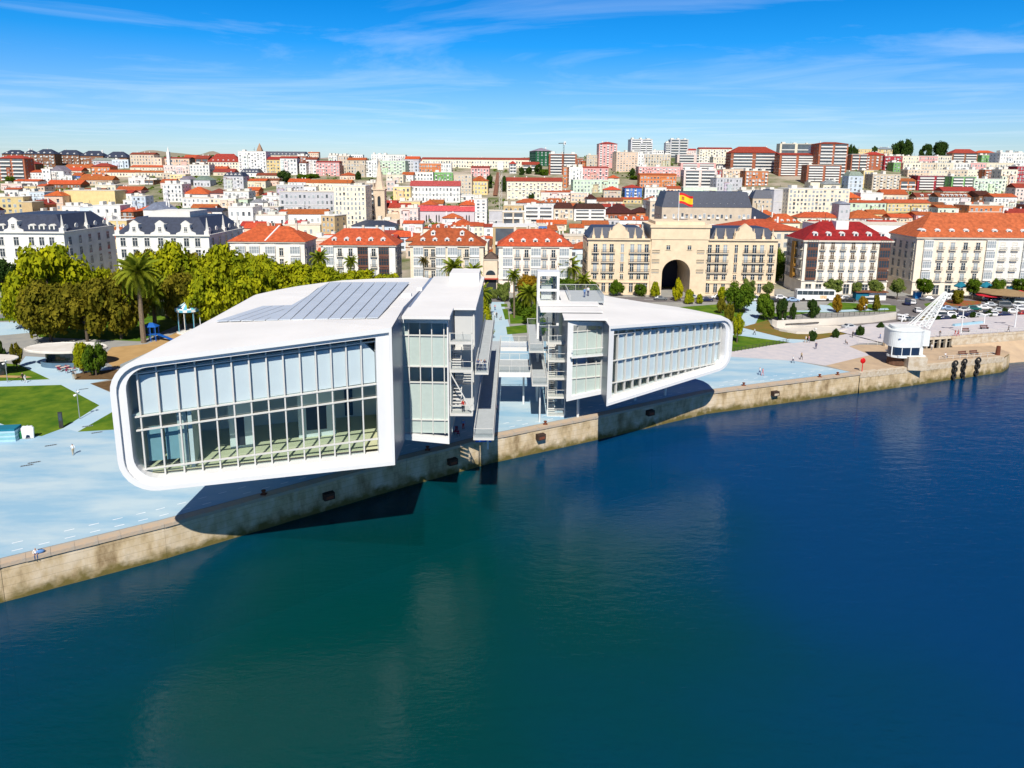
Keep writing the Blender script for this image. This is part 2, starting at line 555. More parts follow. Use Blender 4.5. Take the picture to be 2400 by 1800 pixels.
def px_sheet(name, pts, lvl, mat, smooth=0):
    w = [tuple(U(*p))[:2] for p in pts]
    if smooth:
        w = smooth_poly([(a, b, 0) for a, b in w], smooth)
    return sheet(name, w, lvl * 0.006, mat)


# the blue concrete square along the quay
inner = [(p[0] - 0.9, p[1] + 1.3) for p in Q]
plaza = sheet('plaza', inner[1:] + [tuple(U(1990, 871))[:2], tuple(U(1863, 846))[:2], tuple(U(1714, 836))[:2], tuple(U(1600, 835))[:2], tuple(U(1330, 800))[:2],
                                    tuple(U(1140, 800))[:2], tuple(U(700, 830))[:2], tuple(U(300, 960))[:2], tuple(U(0, 985))[:2], (-140, 88)], 0.0, CONC)
px_sheet('promenade_paving', [(1500, 838), (1714, 836), (1863, 846), (1935, 857), (2040, 832), (1990, 812), (2010, 806), (2420, 776), (2420, 726), (2280, 736), (2120, 758),
                              (1990, 782), (1900, 799), (1860, 803), (1745, 816), (1680, 822)], 1, PAVE)
px_sheet('sandstone_paving', [(1935, 857), (1990, 871), (2016, 874), (2110, 812), (2085, 808), (2013, 808), (1990, 812), (2040, 832)], 2, PIERM)
px_sheet('lawn', [(-260, 1020), (0, 992), (79, 1022), (98, 1022), (149, 1003), (233, 950), (143, 902), (0, 906), (-260, 915)], 1, LAWN)
px_sheet('lawn', [(182, 1012), (320, 1004), (320, 945), (262, 966)], 1, LAWN)
px_sheet('lawn', [(-200, 850), (0, 850), (45, 855), (117, 889), (0, 893), (-200, 899)], 1, LAWN)
px_sheet('path', [(-20, 879), (60, 881), (76, 884), (60, 886), (-20, 884)], 2, SAND)
px_sheet('path', [(-200, 899), (0, 893), (117, 889), (45, 855), (60, 835), (130, 838), (262, 862), (262, 868), (176, 876), (176, 890), (262, 888), (211, 899), (270, 925),
                  (300, 960), (262, 966), (182, 1012), (149, 1003), (233, 950), (143, 902), (0, 906), (-200, 912)], 0.6, PATH)
px_sheet('flower_bed', [(174, 876), (262, 866), (300, 866), (300, 889), (176, 890)], 1.4, SOIL)
px_sheet('flower_bed', [(211, 899), (300, 886), (300, 935)], 1.4, SOIL)
px_sheet('playground_sand', [(238, 838), (262, 814), (345, 806), (440, 770), (470, 790), (380, 835), (268, 862)], 0.5, SAND)
px_sheet('path', [(-150, 757), (70, 754), (70, 780), (-150, 800)], 0.5, PATH)
px_sheet('lawn', [(-150, 747), (60, 743), (62, 751), (-150, 755)], 0.5, LAWN)
px_sheet('lawn', [(-150, 712), (20, 716), (30, 722), (-150, 728)], 0.5, LAWN)
# gap between the pavilions
px_sheet('path', [(1150, 690), (1180, 690), (1184, 730), (1205, 800), (1330, 800), (1330, 812), (1120, 812), (1120, 800), (1140, 790), (1152, 740)], 0.5, PATH)
for pts in ([(1177, 724), (1190, 724), (1193, 748), (1184, 749)], [(1194, 736), (1262, 730), (1262, 757), (1196, 759)], [(1186, 766), (1262, 758), (1290, 775), (1189, 784)],
            [(1174, 712), (1188, 712), (1190, 719), (1175, 719)], [(1238, 712), (1262, 712), (1262, 722), (1238, 722)], [(1000, 700), (1148, 700), (1146, 760), (1120, 800), (1000, 800)],
            [(0, 690), (900, 690), (900, 735), (420, 760), (330, 800), (90, 790), (90, 760)]):
    px_sheet('lawn', pts, 0.8, LAWN)
# park on the other side
px_sheet('lawn', [(1560, 830), (1714, 824), (1850, 802), (1745, 788), (1714, 785), (1560, 790)], 1.5, LAWN)
px_sheet('lawn', [(1480, 735), (1560, 722), (1700, 712), (1748, 726), (1738, 742), (1560, 770)], 1.5, LAWN)
px_sheet('lawn', [(1770, 762), (1816, 744), (1900, 733), (2100, 730), (2100, 716), (1975, 709), (1945, 709), (1930, 722), (1780, 738)], 1.5, LAWN)
px_sheet('path', [(1560, 790), (1714, 785), (1736, 774), (1728, 768), (1746, 726), (1740, 708), (1772, 706), (1782, 738), (1768, 760), (1738, 768), (1845, 794), (1917, 797), (1860, 804),
                  (1745, 790)], 1.2, PATH)
px_sheet('path', [(1920, 714), (1944, 716), (1960, 727), (2080, 722), (2084, 726), (1960, 732), (1862, 731), (1862, 728), (1925, 727)], 2, PATH)
px_sheet('dry_lawn', [(1738, 767), (1801, 750), (1808, 763), (1827, 776), (1870, 783), (1915, 783), (2007, 774), (2084, 764), (2130, 748), (2200, 737), (2300, 727), (2300, 733),
                      (2180, 747), (2120, 756), (1990, 781), (1917, 796), (1899, 797), (1845, 794)], 2, DRY)
# the road along the front, car park and slip road into the tunnel
px_sheet('road', [(-600, 705), (-600, 697), (1300, 697), (1900, 695), (2400, 693), (3200, 688), (3200, 700), (2500, 722), (2330, 722), (2190, 738), (2090, 757), (2007, 769), (1900, 778),
                  (1860, 777), (1900, 760), (2000, 750), (2095, 735), (2110, 727), (2085, 712), (1976, 706), (1740, 708), (1300, 708)], 1, ASPH)
px_sheet('flower_bed', [(2205, 712), (2225, 703), (2300, 706), (2300, 712), (2262, 717), (2215, 717)], 2, M('red_bedding_plants', (0.42, 0.02, 0.03, 1), col2=(0.09, 0.16, 0.02, 1), scale=0.9, rough=0.9))
px_sheet('lawn', [(2340, 711), (2420, 709), (2420, 714), (2345, 716)], 2, LAWN)
px_sheet('lawn', [(2165, 712), (2200, 706), (2190, 716), (2170, 718)], 2, LAWN)


def dashes(name, pts, lvl, w):
    mb = MB()
    for (ax, ay), (bx, by) in pts:
        d = Vector((bx - ax, by - ay)).normalized(); n = Vector((-d.y, d.x)) * w / 2
        mb.face([(ax - n.x, ay - n.y, lvl), (bx - n.x, by - n.y, lvl), (bx + n.x, by + n.y, lvl), (ax + n.x, ay + n.y, lvl)])
    o = mb.build(name, WHITEP); o['kind'] = 'structure'
    return o


seg = []
qq = [Vector(p) for p in Q[1:]]
for off in (2.6, 4.5):
    acc = 0.0
    for a, b in zip(qq, qq[1:]):
        d = (b - a).normalized(); n = Vector((-d.y, d.x)) * off
        ln = (b - a).length; s = 1.3 - acc % 2.4 if acc else 0.4
        while s + 1.0 < ln:
            if rnd.random() < 0.9:
                p = a + d * s + n; q = p + d * 1.0
                seg.append(((p.x, p.y), (q.x, q.y)))
            s += 2.4
        acc += ln
dashes('paving_marking', seg, 0.006, 0.16)
seg = []
for x in range(-120, 260, 9):
    seg.append(((x, 222.0 + x * 0.012), (x + 4, 222.0 + (x + 4) * 0.012)))
dashes('road_marking', seg, 0.012, 0.25)

# ------------------------------------------------------------------ hillside
TP = [(0, 0), (252, 0), (330, 1.5), (420, 7), (520, 17), (620, 29), (720, 42), (820, 52), (900, 55), (1000, 50), (1700, 20)]


def terrain(x, y):
    for (a, za), (b, zb) in zip(TP, TP[1:]):
        if y <= b:
            z = za + (zb - za) * (y - a) / (b - a)
            return z + min(1.0, max(0.0, (y - 300) / 300)) * (2.2 * math.sin(x / 90 + y / 140) + 0.006 * x)
    return TP[-1][1]


hm = MB()
xs = list(range(-1500, 1501, 40)); ys = list(range(245, 1300, 22))
for y in ys:
    for x in xs:
        hm.v.append((x, y, terrain(x, y) + (noise.noise(Vector((x, y, 0)) * .02) * min(1, (y - 250) / 100) if y > 260 else 0) + 0.02 if y > 250 else 0.005))
nx = len(xs)
for j in range(len(ys) - 1):
    for i in range(nx - 1):
        hm.f.append((j * nx + i, j * nx + i + 1, (j + 1) * nx + i + 1, (j + 1) * nx + i)); hm.m.append(0)
hills = hm.build('hillside', TERR, smooth=True); hills['kind'] = 'structure'
fm = MB()
for k, (x0, x1, zt, y) in enumerate(((-900, -590, 90, 1400), (-760, -560, 96, 1650))):
    n = 22
    for i in range(n):
        pass
xs2 = [UY(px, 350, 1400).x for px in range(150, 800, 10)]
prof = []
for px in range(150, 800, 10):
    yy = 368 - 14 * math.exp(-((px - 345) / 40.0) ** 2) - 8 * math.exp(-((px - 390) / 60.0) ** 2) - 15 * math.exp(-((px - 500) / 24.0) ** 2) - 3 * math.sin(px / 31.0)
    prof.append(UY(px, yy, 1400))
for a, b in zip(prof, prof[1:]):
    fm.face([(a.x, 1250, 20), (b.x, 1250, 20), (b.x, 1400, b.z), (a.x, 1400, a.z)])
    fm.face([(a.x, 1400, a.z), (b.x, 1400, b.z), (b.x, 1700, 20), (a.x, 1700, 20)])
fh = fm.build('far_hill', HILLM, smooth=True); fh['kind'] = 'structure'

# ------------------------------------------------------------------ quay


def quay_mat():
    m = bpy.data.materials.new('stained_quay_stone'); m.use_nodes = True
    t = m.node_tree; b = t.nodes['Principled BSDF']; N = t.nodes.new
    b.inputs['Roughness'].default_value = 0.9; b.inputs['Specular IOR Level'].default_value = 0.15
    tcn = N('ShaderNodeTexCoord'); sp = N('ShaderNodeSeparateXYZ')
    t.links.new(tcn.outputs['Object'], sp.inputs[0])
    n1 = N('ShaderNodeTexNoise'); n1.inputs['Scale'].default_value = 0.45; n1.inputs['Detail'].default_value = 9; n1.inputs['Roughness'].default_value = 0.65
    mp = N('ShaderNodeMapping'); mp.inputs['Scale'].default_value = (1, 1, 0.5)
    t.links.new(tcn.outputs['Object'], mp.inputs[0]); t.links.new(mp.outputs[0], n1.inputs[0])
    base = N('ShaderNodeValToRGB')
    base.color_ramp.elements[0].position, base.color_ramp.elements[0].color = 0.32, (0.27, 0.19, 0.10, 1)
    base.color_ramp.elements[1].position, base.color_ramp.elements[1].color = 0.66, (0.66, 0.55, 0.40, 1)
    k = base.color_ramp.elements.new(0.48); k.color = (0.52, 0.40, 0.24, 1)
    t.links.new(n1.outputs[0], base.inputs[0])
    n2 = N('ShaderNodeTexNoise'); n2.inputs['Scale'].default_value = 0.8; n2.inputs['Detail'].default_value = 6
    t.links.new(tcn.outputs['Object'], n2.inputs[0])
    # tide line: weed below, its edge ragged
    ad = N('ShaderNodeMath'); ad.operation = 'MULTIPLY_ADD'; ad.inputs[1].default_value = 3.0; ad.inputs[2].default_value = -1.5
    t.links.new(n2.outputs[0], ad.inputs[0])
    s = N('ShaderNodeMath'); s.operation = 'ADD'
    t.links.new(sp.outputs['Z'], s.inputs[0]); t.links.new(ad.outputs[0], s.inputs[1])
    tr = N('ShaderNodeMapRange'); tr.inputs[1].default_value, tr.inputs[2].default_value = -2.7, -3.9; tr.inputs[3].default_value, tr.inputs[4].default_value = 0, 1
    t.links.new(s.outputs[0], tr.inputs[0])
    weed = N('ShaderNodeMixRGB'); weed.inputs[1].default_value = (0.22, 0.16, 0.05, 1); weed.inputs[2].default_value = (0.07, 0.07, 0.02, 1)
    t.links.new(n1.outputs[0], weed.inputs[0])
    cz = N('ShaderNodeMath'); cz.operation = 'PINGPONG'; cz.inputs[1].default_value = 0.42
    t.links.new(sp.outputs['Z'], cz.inputs[0])
    cl = N('ShaderNodeMapRange'); cl.inputs[1].default_value, cl.inputs[2].default_value = 0.0, 0.05; cl.inputs[3].default_value, cl.inputs[4].default_value = 0.62, 1.0
    t.links.new(cz.outputs[0], cl.inputs[0])
    jm = N('ShaderNodeMixRGB'); jm.blend_type = 'MULTIPLY'; jm.inputs[0].default_value = 0.8
    t.links.new(base.outputs[0], jm.inputs[1]); t.links.new(cl.outputs[0], jm.inputs[2]); base = jm
    mx = N('ShaderNodeMixRGB')
    t.links.new(tr.outputs[0], mx.inputs[0]); t.links.new(base.outputs[0], mx.inputs[1]); t.links.new(weed.outputs[0], mx.inputs[2])
    sm = N('ShaderNodeMapRange'); sm.inputs[1].default_value, sm.inputs[2].default_value = -4.15, -5.6; sm.inputs[3].default_value, sm.inputs[4].default_value = 0, 1
    t.links.new(sp.outputs['Z'], sm.inputs[0])
    m3 = N('ShaderNodeMixRGB'); t.links.new(sm.outputs[0], m3.inputs[0]); t.links.new(mx.outputs[0], m3.inputs[1]); t.links.new(mirror_tint(t, tcn), m3.inputs[2])
    t.links.new(m3.outputs[0], b.inputs['Base Color'])
    bp = N('ShaderNodeBump'); bp.inputs['Strength'].default_value = 0.8; bp.inputs['Distance'].default_value = 0.15
    t.links.new(n1.outputs[0], bp.inputs['Height']); t.links.new(bp.outputs[0], b.inputs['Normal'])
    return m


QM = quay_mat()
COPE = M('coping_stone', (0.50, 0.37, 0.25, 1), col2=(0.42, 0.36, 0.29, 1), scale=0.7, rough=0.9, detail=8, bump=0.3)
quay = thing('quay_wall', 'long stained stone quay wall with green weed at the waterline below the pavilions', 'quay wall', (0, 0, 0))
stones = []
for a, b in zip(Q[1:], Q[2:]):
    a, b = Vector(a), Vector(b); d = (b - a).normalized(); nrm = Vector((-d.y, d.x))
    ln = (b - a).length; k = max(1, round(ln / 13.0))
    for i in range(k):
        p, q = a + d * (ln * i / k + 0.014), a + d * (ln * (i + 1) / k - 0.014)
        mb = MB()
        # battered face with a coarse grid so the joints and the face are slightly uneven
        cols, rows = 10, 5
        vv = []
        for r in range(rows + 1):
            for c in range(cols + 1):
                u, v = c / cols, (0, .62, .75, .86, .94, 1)[r]
                base = p + (q - p) * u
                edge = 0 < c < cols and 0 < r < rows
                off = -0.25 * (1 - v) + (noise.noise(Vector((base.x * 0.5, base.y * 0.5, v * 3))) * 0.10 if edge else 0)
                z = -16 + v * 15.65
                w = base + nrm * (0.12 + off)
                vv.append((w.x, w.y, z))
        mb.v += vv
        for r in range(rows):
            for c in range(cols):
                n0 = r * (cols + 1) + c
                mb.f.append((n0, n0 + 1, n0 + cols + 2, n0 + cols + 1)); mb.m.append(0)
        pb, qb = p + nrm * 1.5, q + nrm * 1.5
        t0, t1 = p + nrm * 0.12, q + nrm * 0.12
        mb.face([(t0.x, t0.y, -0.35), (t1.x, t1.y, -0.35), (qb.x, qb.y, -0.35), (pb.x, pb.y, -0.35)])
        f0, f1 = p + nrm * -0.13, q + nrm * -0.13
        mb.face([(pb.x, pb.y, -16), (pb.x, pb.y, -0.35), (t0.x, t0.y, -0.35), (f0.x, f0.y, -16)])
        mb.face([(qb.x, qb.y, -0.35), (qb.x, qb.y, -16), (f1.x, f1.y, -16), (t1.x, t1.y, -0.35)])
        mb.build('wall_panel', QM, quay, smooth=False)
    bk = MB(); b0, b1 = a + nrm * 0.45, b + nrm * 0.45
    bk.face([(b0.x, b0.y, -16), (b1.x, b1.y, -16), (b1.x, b1.y, -0.4), (b0.x, b0.y, -0.4)]); bk.build('wall_core', QM, quay)
    k = max(1, round(ln / 2.3))
    st = ln / k
    key = round(st, 2)
    for i in range(k):
        mb = MB(); h = rnd.uniform(-0.02, 0.02)
        o_ = rnd.uniform(-0.03, 0.03)
        mb.box(0.012, st - 0.012, -0.06 + o_, 1.25, -0.34, 0.07 + h)
        mb.build('coping_stone', COPE, quay, loc=(a.x + d.x * st * i, a.y + d.y * st * i, 0), rz=math.atan2(d.y, d.x))

# the old stone pier
pier = thing('stone_pier', 'old sandstone pier carrying the white dock crane, its tip out in the water', 'pier', (0, 0, 0))
pa, pb_ = Vector(Q[-1]), Vector(PE[0])
pc = Vector((PE[1][0] + 6, PE[1][1] - 1.5))
pd = Vector(tuple(U(2098, 812))[:2])
dq = (pb_ - pa).normalized(); nq = Vector((-dq.y, dq.x))
L0, L1 = pa + nq * 1.3, pb_ + nq * 1.0
mb = MB()
top = [(pa.x, pa.y, 0.03), (pb_.x, pb_.y, PIER_Z + 0.03), (pc.x, pc.y, PIER_Z + 0.03), (pd.x + 26, pd.y + 5, PIER_Z), (pd.x + 6, pd.y + 0.6, PIER_Z + .1), (pd.x, pd.y, 0.03)]
mb.face(top)
mb.build('paving', PIERM, pier)
mb = MB()
for (p, q, zp, zq) in ((pa, pb_, 0, PIER_Z), (pb_, pc, PIER_Z, PIER_Z), (pc, Vector(SHORE[0]), PIER_Z, PIER_Z)):
    n = 14
    d = (q - p); nn = Vector((d.y, -d.x)).normalized()
    for i in range(n):
        for r in range(4):
            def P_(u, v):
                b_ = p + d * u
                zt = zp + (zq - zp) * u - 0.3
                w = b_ + nn * (0.25 * (1 - v) + 0.12 * noise.noise(Vector((b_.x * 0.6, b_.y * 0.6, v * 4))))
                return (w.x, w.y, -5.2 + (zt + 5.2) * v if v > 0 else -16)
            u0, u1, v0, v1 = i / n, (i + 1) / n, r / 4, (r + 1) / 4
            mb.face([P_(u0, v0), P_(u1, v0), P_(u1, v1), P_(u0, v1)])
mb.build('wall_face', QM, pier)
ln = (pb_ - pa).length; k = 17
PALEST = M('bleached_stone_block', (0.60, 0.53, 0.42, 1), col2=(0.46, 0.36, 0.24, 1), scale=0.9, rough=0.9, detail=8, bump=0.3)
for i in range(k):
    st = ln / k; z = PIER_Z * (i + 0.5) / k
    mb = MB(); mb.box(0.015, st - 0.015, -0.1 + rnd.uniform(-0.06, 0.06), 1.1, -0.95 + rnd.uniform(-0.05, 0.05), 0.10 + rnd.uniform(-0.03, 0.03))
    mb.build('edge_stone', PALEST, pier, loc=(pa.x + dq.x * st * i, pa.y + dq.y * st * i, z), rz=math.atan2(dq.y, dq.x))

# raised promenade with its retaining wall and storage openings
PROM_Z = 1.3
pr = [U(2080, 806, 0.3), U(2172, 793, PROM_Z), U(2271, 786, PROM_Z), U(2420, 776, PROM_Z)]
prom = thing('promenade_wall', 'stone retaining wall of the upper promenade with a row of dark openings', 'retaining wall', (0, 0, 0))
a, b, c_ = pr[0], pr[1], pr[3]
far = c_ + (c_ - b) * 3.0
mb = MB()
back = Vector((-6, 16, 0))
mb.face([(a.x, a.y, 0.3), (b.x, b.y, PROM_Z), (b.x + back.x, b.y + back.y, PROM_Z), (a.x + back.x, a.y + back.y, 0.1)])
mb.face([(b.x, b.y, PROM_Z), (far.x, far.y, PROM_Z), (far.x + back.x, far.y + back.y, PROM_Z), (b.x + back.x, b.y + back.y, PROM_Z)])
mb.build('deck_paving', PAVE, prom)
mb = MB()
dd = Vector((far.x - b.x, far.y - b.y)).normalized()
ang = math.atan2(dd.y, dd.x)
zb = PIER_Z - 0.1


def prom_wall(s0, s1, z0, z1, depth=0.6):
    M4 = Matrix.Translation((b.x, b.y, 0)) @ Matrix.Rotation(ang, 4, 'Z')
    mb.box(s0, s1, -0.002, depth, z0, z1, M4=M4)


op = [(-3.6, -2.5), (-2.1, 0.2), (0.55, 2.0), (2.45, 3.9), (4.4, 5.8), (6.3, 7.6)]
M4 = Matrix.Translation((b.x, b.y, 0)) @ Matrix.Rotation(ang, 4, 'Z')
s = -7.0
for o0, o1 in op:
    mb.box(s, o0, 0, 0.6, zb - 0.5, 0.85, M4=M4); s = o1
mb.box(s, 160, 0, 0.6, -4.5, 0.85, M4=M4)
mb.box(-12.0, 160, -0.08, 0.7, 0.85, PROM_Z + 0.02, M4=M4)
mb.box(-12.0, -7.0, 0.0, 0.6, zb - 0.5, 0.85, M4=M4)
mb.build('wall_face', PALEST, prom)
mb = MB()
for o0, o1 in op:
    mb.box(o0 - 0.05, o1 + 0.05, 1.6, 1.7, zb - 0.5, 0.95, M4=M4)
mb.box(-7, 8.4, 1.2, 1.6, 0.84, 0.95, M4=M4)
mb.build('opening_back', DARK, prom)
mb = MB()
V_ = lambda x, y, z: tuple(M4 @ Vector((x, y, z)))
mb.face([V_(7.5, -0.1, -0.9), V_(7.2, -7.0, -4.4), V_(160, -9.0, -4.4), V_(160, -0.1, -0.2)])
mb.face([V_(7.2, -7.0, -4.4), V_(7.0, -9.0, -16), V_(160, -11.0, -16), V_(160, -9.0, -4.4)], 1)
rv = mb.build('shore_slope', [PIERM, QM], None); rv['kind'] = 'structure'
# ------------------------------------------------------------------ the two white pavilions


def rquad(c, rr, off, n=7):
    """corner quad (TL, BL, BR, TR) in facade coordinates, each edge moved in by off[edge] (left, bottom, right, top), corners rounded"""
    TL, BL, BR, TR = [Vector(p) for p in c]
    ed = [(TL, BL), (BL, BR), (BR, TR), (TR, TL)]
    lines = []
    for (p, q), o in zip(ed, off):
        d = (q - p).normalized(); nn = Vector((-d.y, d.x))       # inward for this winding
        lines.append((p + nn * o, d))
    def meet(l1, l2):
        (p, d), (q, e_) = l1, l2
        k = d.x * e_.y - d.y * e_.x
        t = ((q.x - p.x) * e_.y - (q.y - p.y) * e_.x) / k
        return p + d * t
    P = [meet(lines[3], lines[0]), meet(lines[0], lines[1]), meet(lines[1], lines[2]), meet(lines[2], lines[3])]
    out = []
    for i in range(4):
        p = P[i]; r = rr[i]
        if r < 0.02:
            out += [p.copy() for _ in range(n + 1)]
            continue
        d0 = (P[i - 1] - p).normalized(); d1 = (P[(i + 1) % 4] - p).normalized()
        half = d0.angle(d1) / 2
        tl = r / math.tan(half)
        cen = p + (d0 + d1).normalized() * (r / math.sin(half))
        s, e_ = p + d0 * tl - cen, p + d1 * tl - cen
        a0 = math.atan2(s.y, s.x); a1 = math.atan2(e_.y, e_.x)
        da = (a1 - a0 + math.pi) % (2 * math.pi) - math.pi
        for q in range(n + 1):
            a_ = a0 + da * q / n
            out.append(cen + Vector((math.cos(a_), math.sin(a_))) * r)
    return out


class Front:
    """a vertical facade plane: s to the right along it, t inwards, z up"""

    def __init__(s, P, Qp):
        s.P = Vector((P[0], P[1], 0))
        s.e = Vector((Qp[0] - P[0], Qp[1] - P[1], 0)).normalized()
        s.n = Vector((-s.e.y, s.e.x, 0))
        s.ang = math.atan2(s.e.y, s.e.x)

    def w(s, a, t, z):
        return s.P + s.e * a + s.n * t + Vector((0, 0, z))

    def px(s, x, y, t=0.0):
        p = UP(x, y, s.P + s.n * t, s.n)
        return (p - s.P).dot(s.e), p.z


def loop_faces(mb, A, B, mi=0):
    k = len(A); n = len(mb.v)
    mb.v += [tuple(p) for p in A] + [tuple(p) for p in B]
    for i in range(k):
        j = (i + 1) % k
        if (Vector(A[i]) - Vector(A[j])).length < 1e-5 and (Vector(B[i]) - Vector(B[j])).length < 1e-5: continue
        mb.f.append((n + i, n + j, n + k + j, n + k + i)); mb.m.append(mi)


BOXM = {}


def unit_piece(fr, name, mat, parent, s0, s1, t0, t1, z0, z1):
    """a straight member in facade coordinates sharing one unit cube"""
    key = mat.name
    if key not in BOXM:
        m = MB(); m.box(0, 1, 0, 1, 0, 1); BOXM[key] = m.mesh(name, mat)
    o = link(name, BOXM[key], parent, fr.w(s0, t0, z0), fr.ang)
    o.scale = (s1 - s0, t1 - t0, z1 - z0)
    return o


def quad_piece(fr, name, mat, parent, pts, t, th):
    """a flat panel given by four (s, z) corners, th thick"""
    mb = MB()
    A = [fr.w(a, t, z) for a, z in pts]; B = [fr.w(a, t + th, z) for a, z in pts]
    mb.face(A); mb.face(list(reversed(B)))
    for i in range(len(A)):
        j = (i + 1) % len(A)
        mb.face([A[j], A[i], B[i], B[j]])
    return mb.build(name, mat, parent)


def lerp(a, b, t):
    return a + (b - a) * t


def pavilion(root, fr, corners, radii, back, off1, off2, depth_glass, mulls, lines, blinds, solid_rows, glass, right_panel, backx, level=None):
    """shell, double rim, curtain wall of mullions, transoms, panes and blinds"""
    O = rquad(corners, radii, (0, 0, 0, 0))
    I1 = rquad(corners, [max(r - 0.45, 0) for r in radii], off1)
    I2 = rquad(corners, [max(r - 1.0, 0) for r in radii], off2)
    S = len(O)
    ring = lambda pts, t: [fr.w(p.x, t, p.y) for p in pts]
    mb = MB()
    loop_faces(mb, ring(I1, 0), ring(O, 0))
    loop_faces(mb, ring(I1, 0.35), ring(I1, 0))
    mb.build('front_rim', WHITE, root)
    mb = MB()
    loop_faces(mb, ring(I2, 0.35), ring(I1, 0.35))
    loop_faces(mb, ring(I2, depth_glass + 0.5), ring(I2, 0.35))
    mb.build('inner_frame', WHITE, root)
    # the tube behind
    mb = MB()
    sec = [ring(O, 0)]
    for yb, xe in back:
        lay = []
        for p in O:
            q = fr.w(p.x, 0, p.y)
            if level and q.z > 14: q.z = q.z + (level - q.z) * max(0, min(1, (yb - 70) / 45)) * (q.z - 14) / 8
            x = backx(q.x, xe)
            lay.append(Vector((x, max(yb, q.y + 0.5), q.z)))
        sec.append(lay)
    for A, B in zip(sec, sec[1:]):
        loop_faces(mb, A, B)
    mb.face(list(reversed(sec[-1])))
    sh = mb.build('shell', ROOFW, root)
    for p in sh.data.polygons: p.use_smooth = False
    # curtain wall
    zl = lambda name, s: lerp(lines[name][0], lines[name][1], (s - mulls[0]) / (mulls[-1] - mulls[0]))
    bot, topn = lambda s: I_z(I2, s, False), lambda s: I_z(I2, s, True)

    def I_z(loop, s, top):
        zs = []
        for i in range(S):
            a, b = loop[i], loop[(i + 1) % S]
            if abs(a.x - b.x) > 1e-6 and min(a.x, b.x) - 1e-6 <= s <= max(a.x, b.x) + 1e-6:
                zs.append(lerp(a.y, b.y, (s - a.x) / (b.x - a.x)))
        if not zs: zs = [loop[0].y]
        return max(zs) if top else min(zs)
    names = list(lines)
    for i, s in enumerate(mulls):
        s_ = min(max(s, I2[0].x + 0.05), 1e9)
        z0, z1 = bot(s_) - 0.02, topn(s_) + 0.02
        unit_piece(fr, 'mullion', STEEL, root, s - 0.075, s + 0.075, depth_glass - 0.36, depth_glass + 0.06, z0, z1)
    sl = [I2[S // 8].x if I2[S // 8].x < mulls[0] else mulls[0] - 0.8] + mulls
    left = min(p.x for p in I2)
    sl[0] = left
    ends = sl + ([right_panel[0]] if right_panel and right_panel[0] - mulls[-1] > 0.15 else [])
    for nm in names:
        a, b = left + 0.4, ends[-1]
        mbt = MB(); M_ = [fr.w(a, depth_glass - 0.28, zl(nm, a)), fr.w(b, depth_glass - 0.28, zl(nm, b))]
        mbt.bar(M_[0], M_[1], 0.3, 0.13)
        mbt.build('transom', STEEL, root)
    for a, b in zip(ends, ends[1:]):
        aa, bb = a + 0.02, b - 0.02
        zs = [('bottom', bot(aa + 0.15), bot(bb))] + [(nm, zl(nm, aa), zl(nm, bb)) for nm in names] + [('top', topn(aa + 0.15), topn(bb))]
        zs.sort(key=lambda q: q[1] + q[2])
        for k in range(len(zs) - 1):
            (n0, l0, r0), (n1, l1, r1) = zs[k], zs[k + 1]
            if l1 - l0 < 0.15 or r1 - r0 < 0.15: continue
            mt = FRIT if k in solid_rows else glass
            quad_piece(fr, 'pane', mt, root, [(aa, l0 + 0.02), (bb, r0 + 0.02), (bb, r1 - 0.02), (aa, l1 - 0.02)], depth_glass, 0.04)
            if k in blinds and a > left + 0.1:
                lo, hi = blinds[k]
                ql, qr = l0 + (l1 - l0) * lo, r0 + (r1 - r0) * lo
                ul, ur = l0 + (l1 - l0) * hi, r0 + (r1 - r0) * hi
                quad_piece(fr, 'blind', BLIND, root, [(aa + 0.06, ql), (bb - 0.06, qr), (bb - 0.06, ur), (aa + 0.06, ul)], depth_glass + 0.10, 0.03)
    if right_panel:
        a, b = right_panel
        quad_piece(fr, 'end_panel', WHITE, root, [(a, bot(a)), (b, bot(b)), (b, topn(b)), (a, topn(a))], 0.36, depth_glass - 0.2)
    return O, I2


SHADEW = M('blue_grey_shaded_wall', (0.20, 0.235, 0.31, 1), rough=0.35, var=0.06, scale=0.4, spec=0.5)  # shade of the side walls put into a dark base colour
# ---- west pavilion
PL, PR = U(344, 1153, 7.5), U(926, 1090, 7.5)
fw = Front(PL, PR)
westp = thing('museum_pavilion', 'large white museum pavilion with rounded left end and grey roof panels, overhanging the quay', 'museum building', (0, 0, 0))
cw = [fw.px(250, 853), (fw.px(281, 1130)[0], 7.5), (fw.px(926, 1090)[0], 7.5), fw.px(915, 768)]
cw[3] = (cw[2][0], cw[3][1])
XW = -37.9


def bx_w(x, xe):
    xr, xn = -12.9, -13.93
    return xn - (xr - x) * (xn - xe) / (xr - XW) if x < xr else xn


mw = [-0.15, 1.65, 3.48, 5.26, 7.0, 8.76, 10.47, 12.19, 13.87, 15.57, 17.2, 18.8, 20.4, 22.0, 23.56]
pavilion(westp, fw, cw, [3.2, 3.6, 0.0, 0.0],
         [(90, XW), (104, XW), (107.5, -36.2), (110.8, -34), (113.5, -31.5), (116.4, -28.5), (118.6, -23), (119.8, -17), (120.2, -15)],
         (0.55, 0.5, 0.3, 0.5), (1.35, 1.15, 1.7, 0.95), 1.5, mw,
         {'low': (9.5, 10.35), 'mid2': (13.75, 15.25), 'floor': (15.2, 16.75), 'shade': (19.7, 21.6)},
         {3: (0.02, 0.93), 4: (-0.2, 0.15)}, [], GLASS, (24.0, 25.1), bx_w, 22.0)
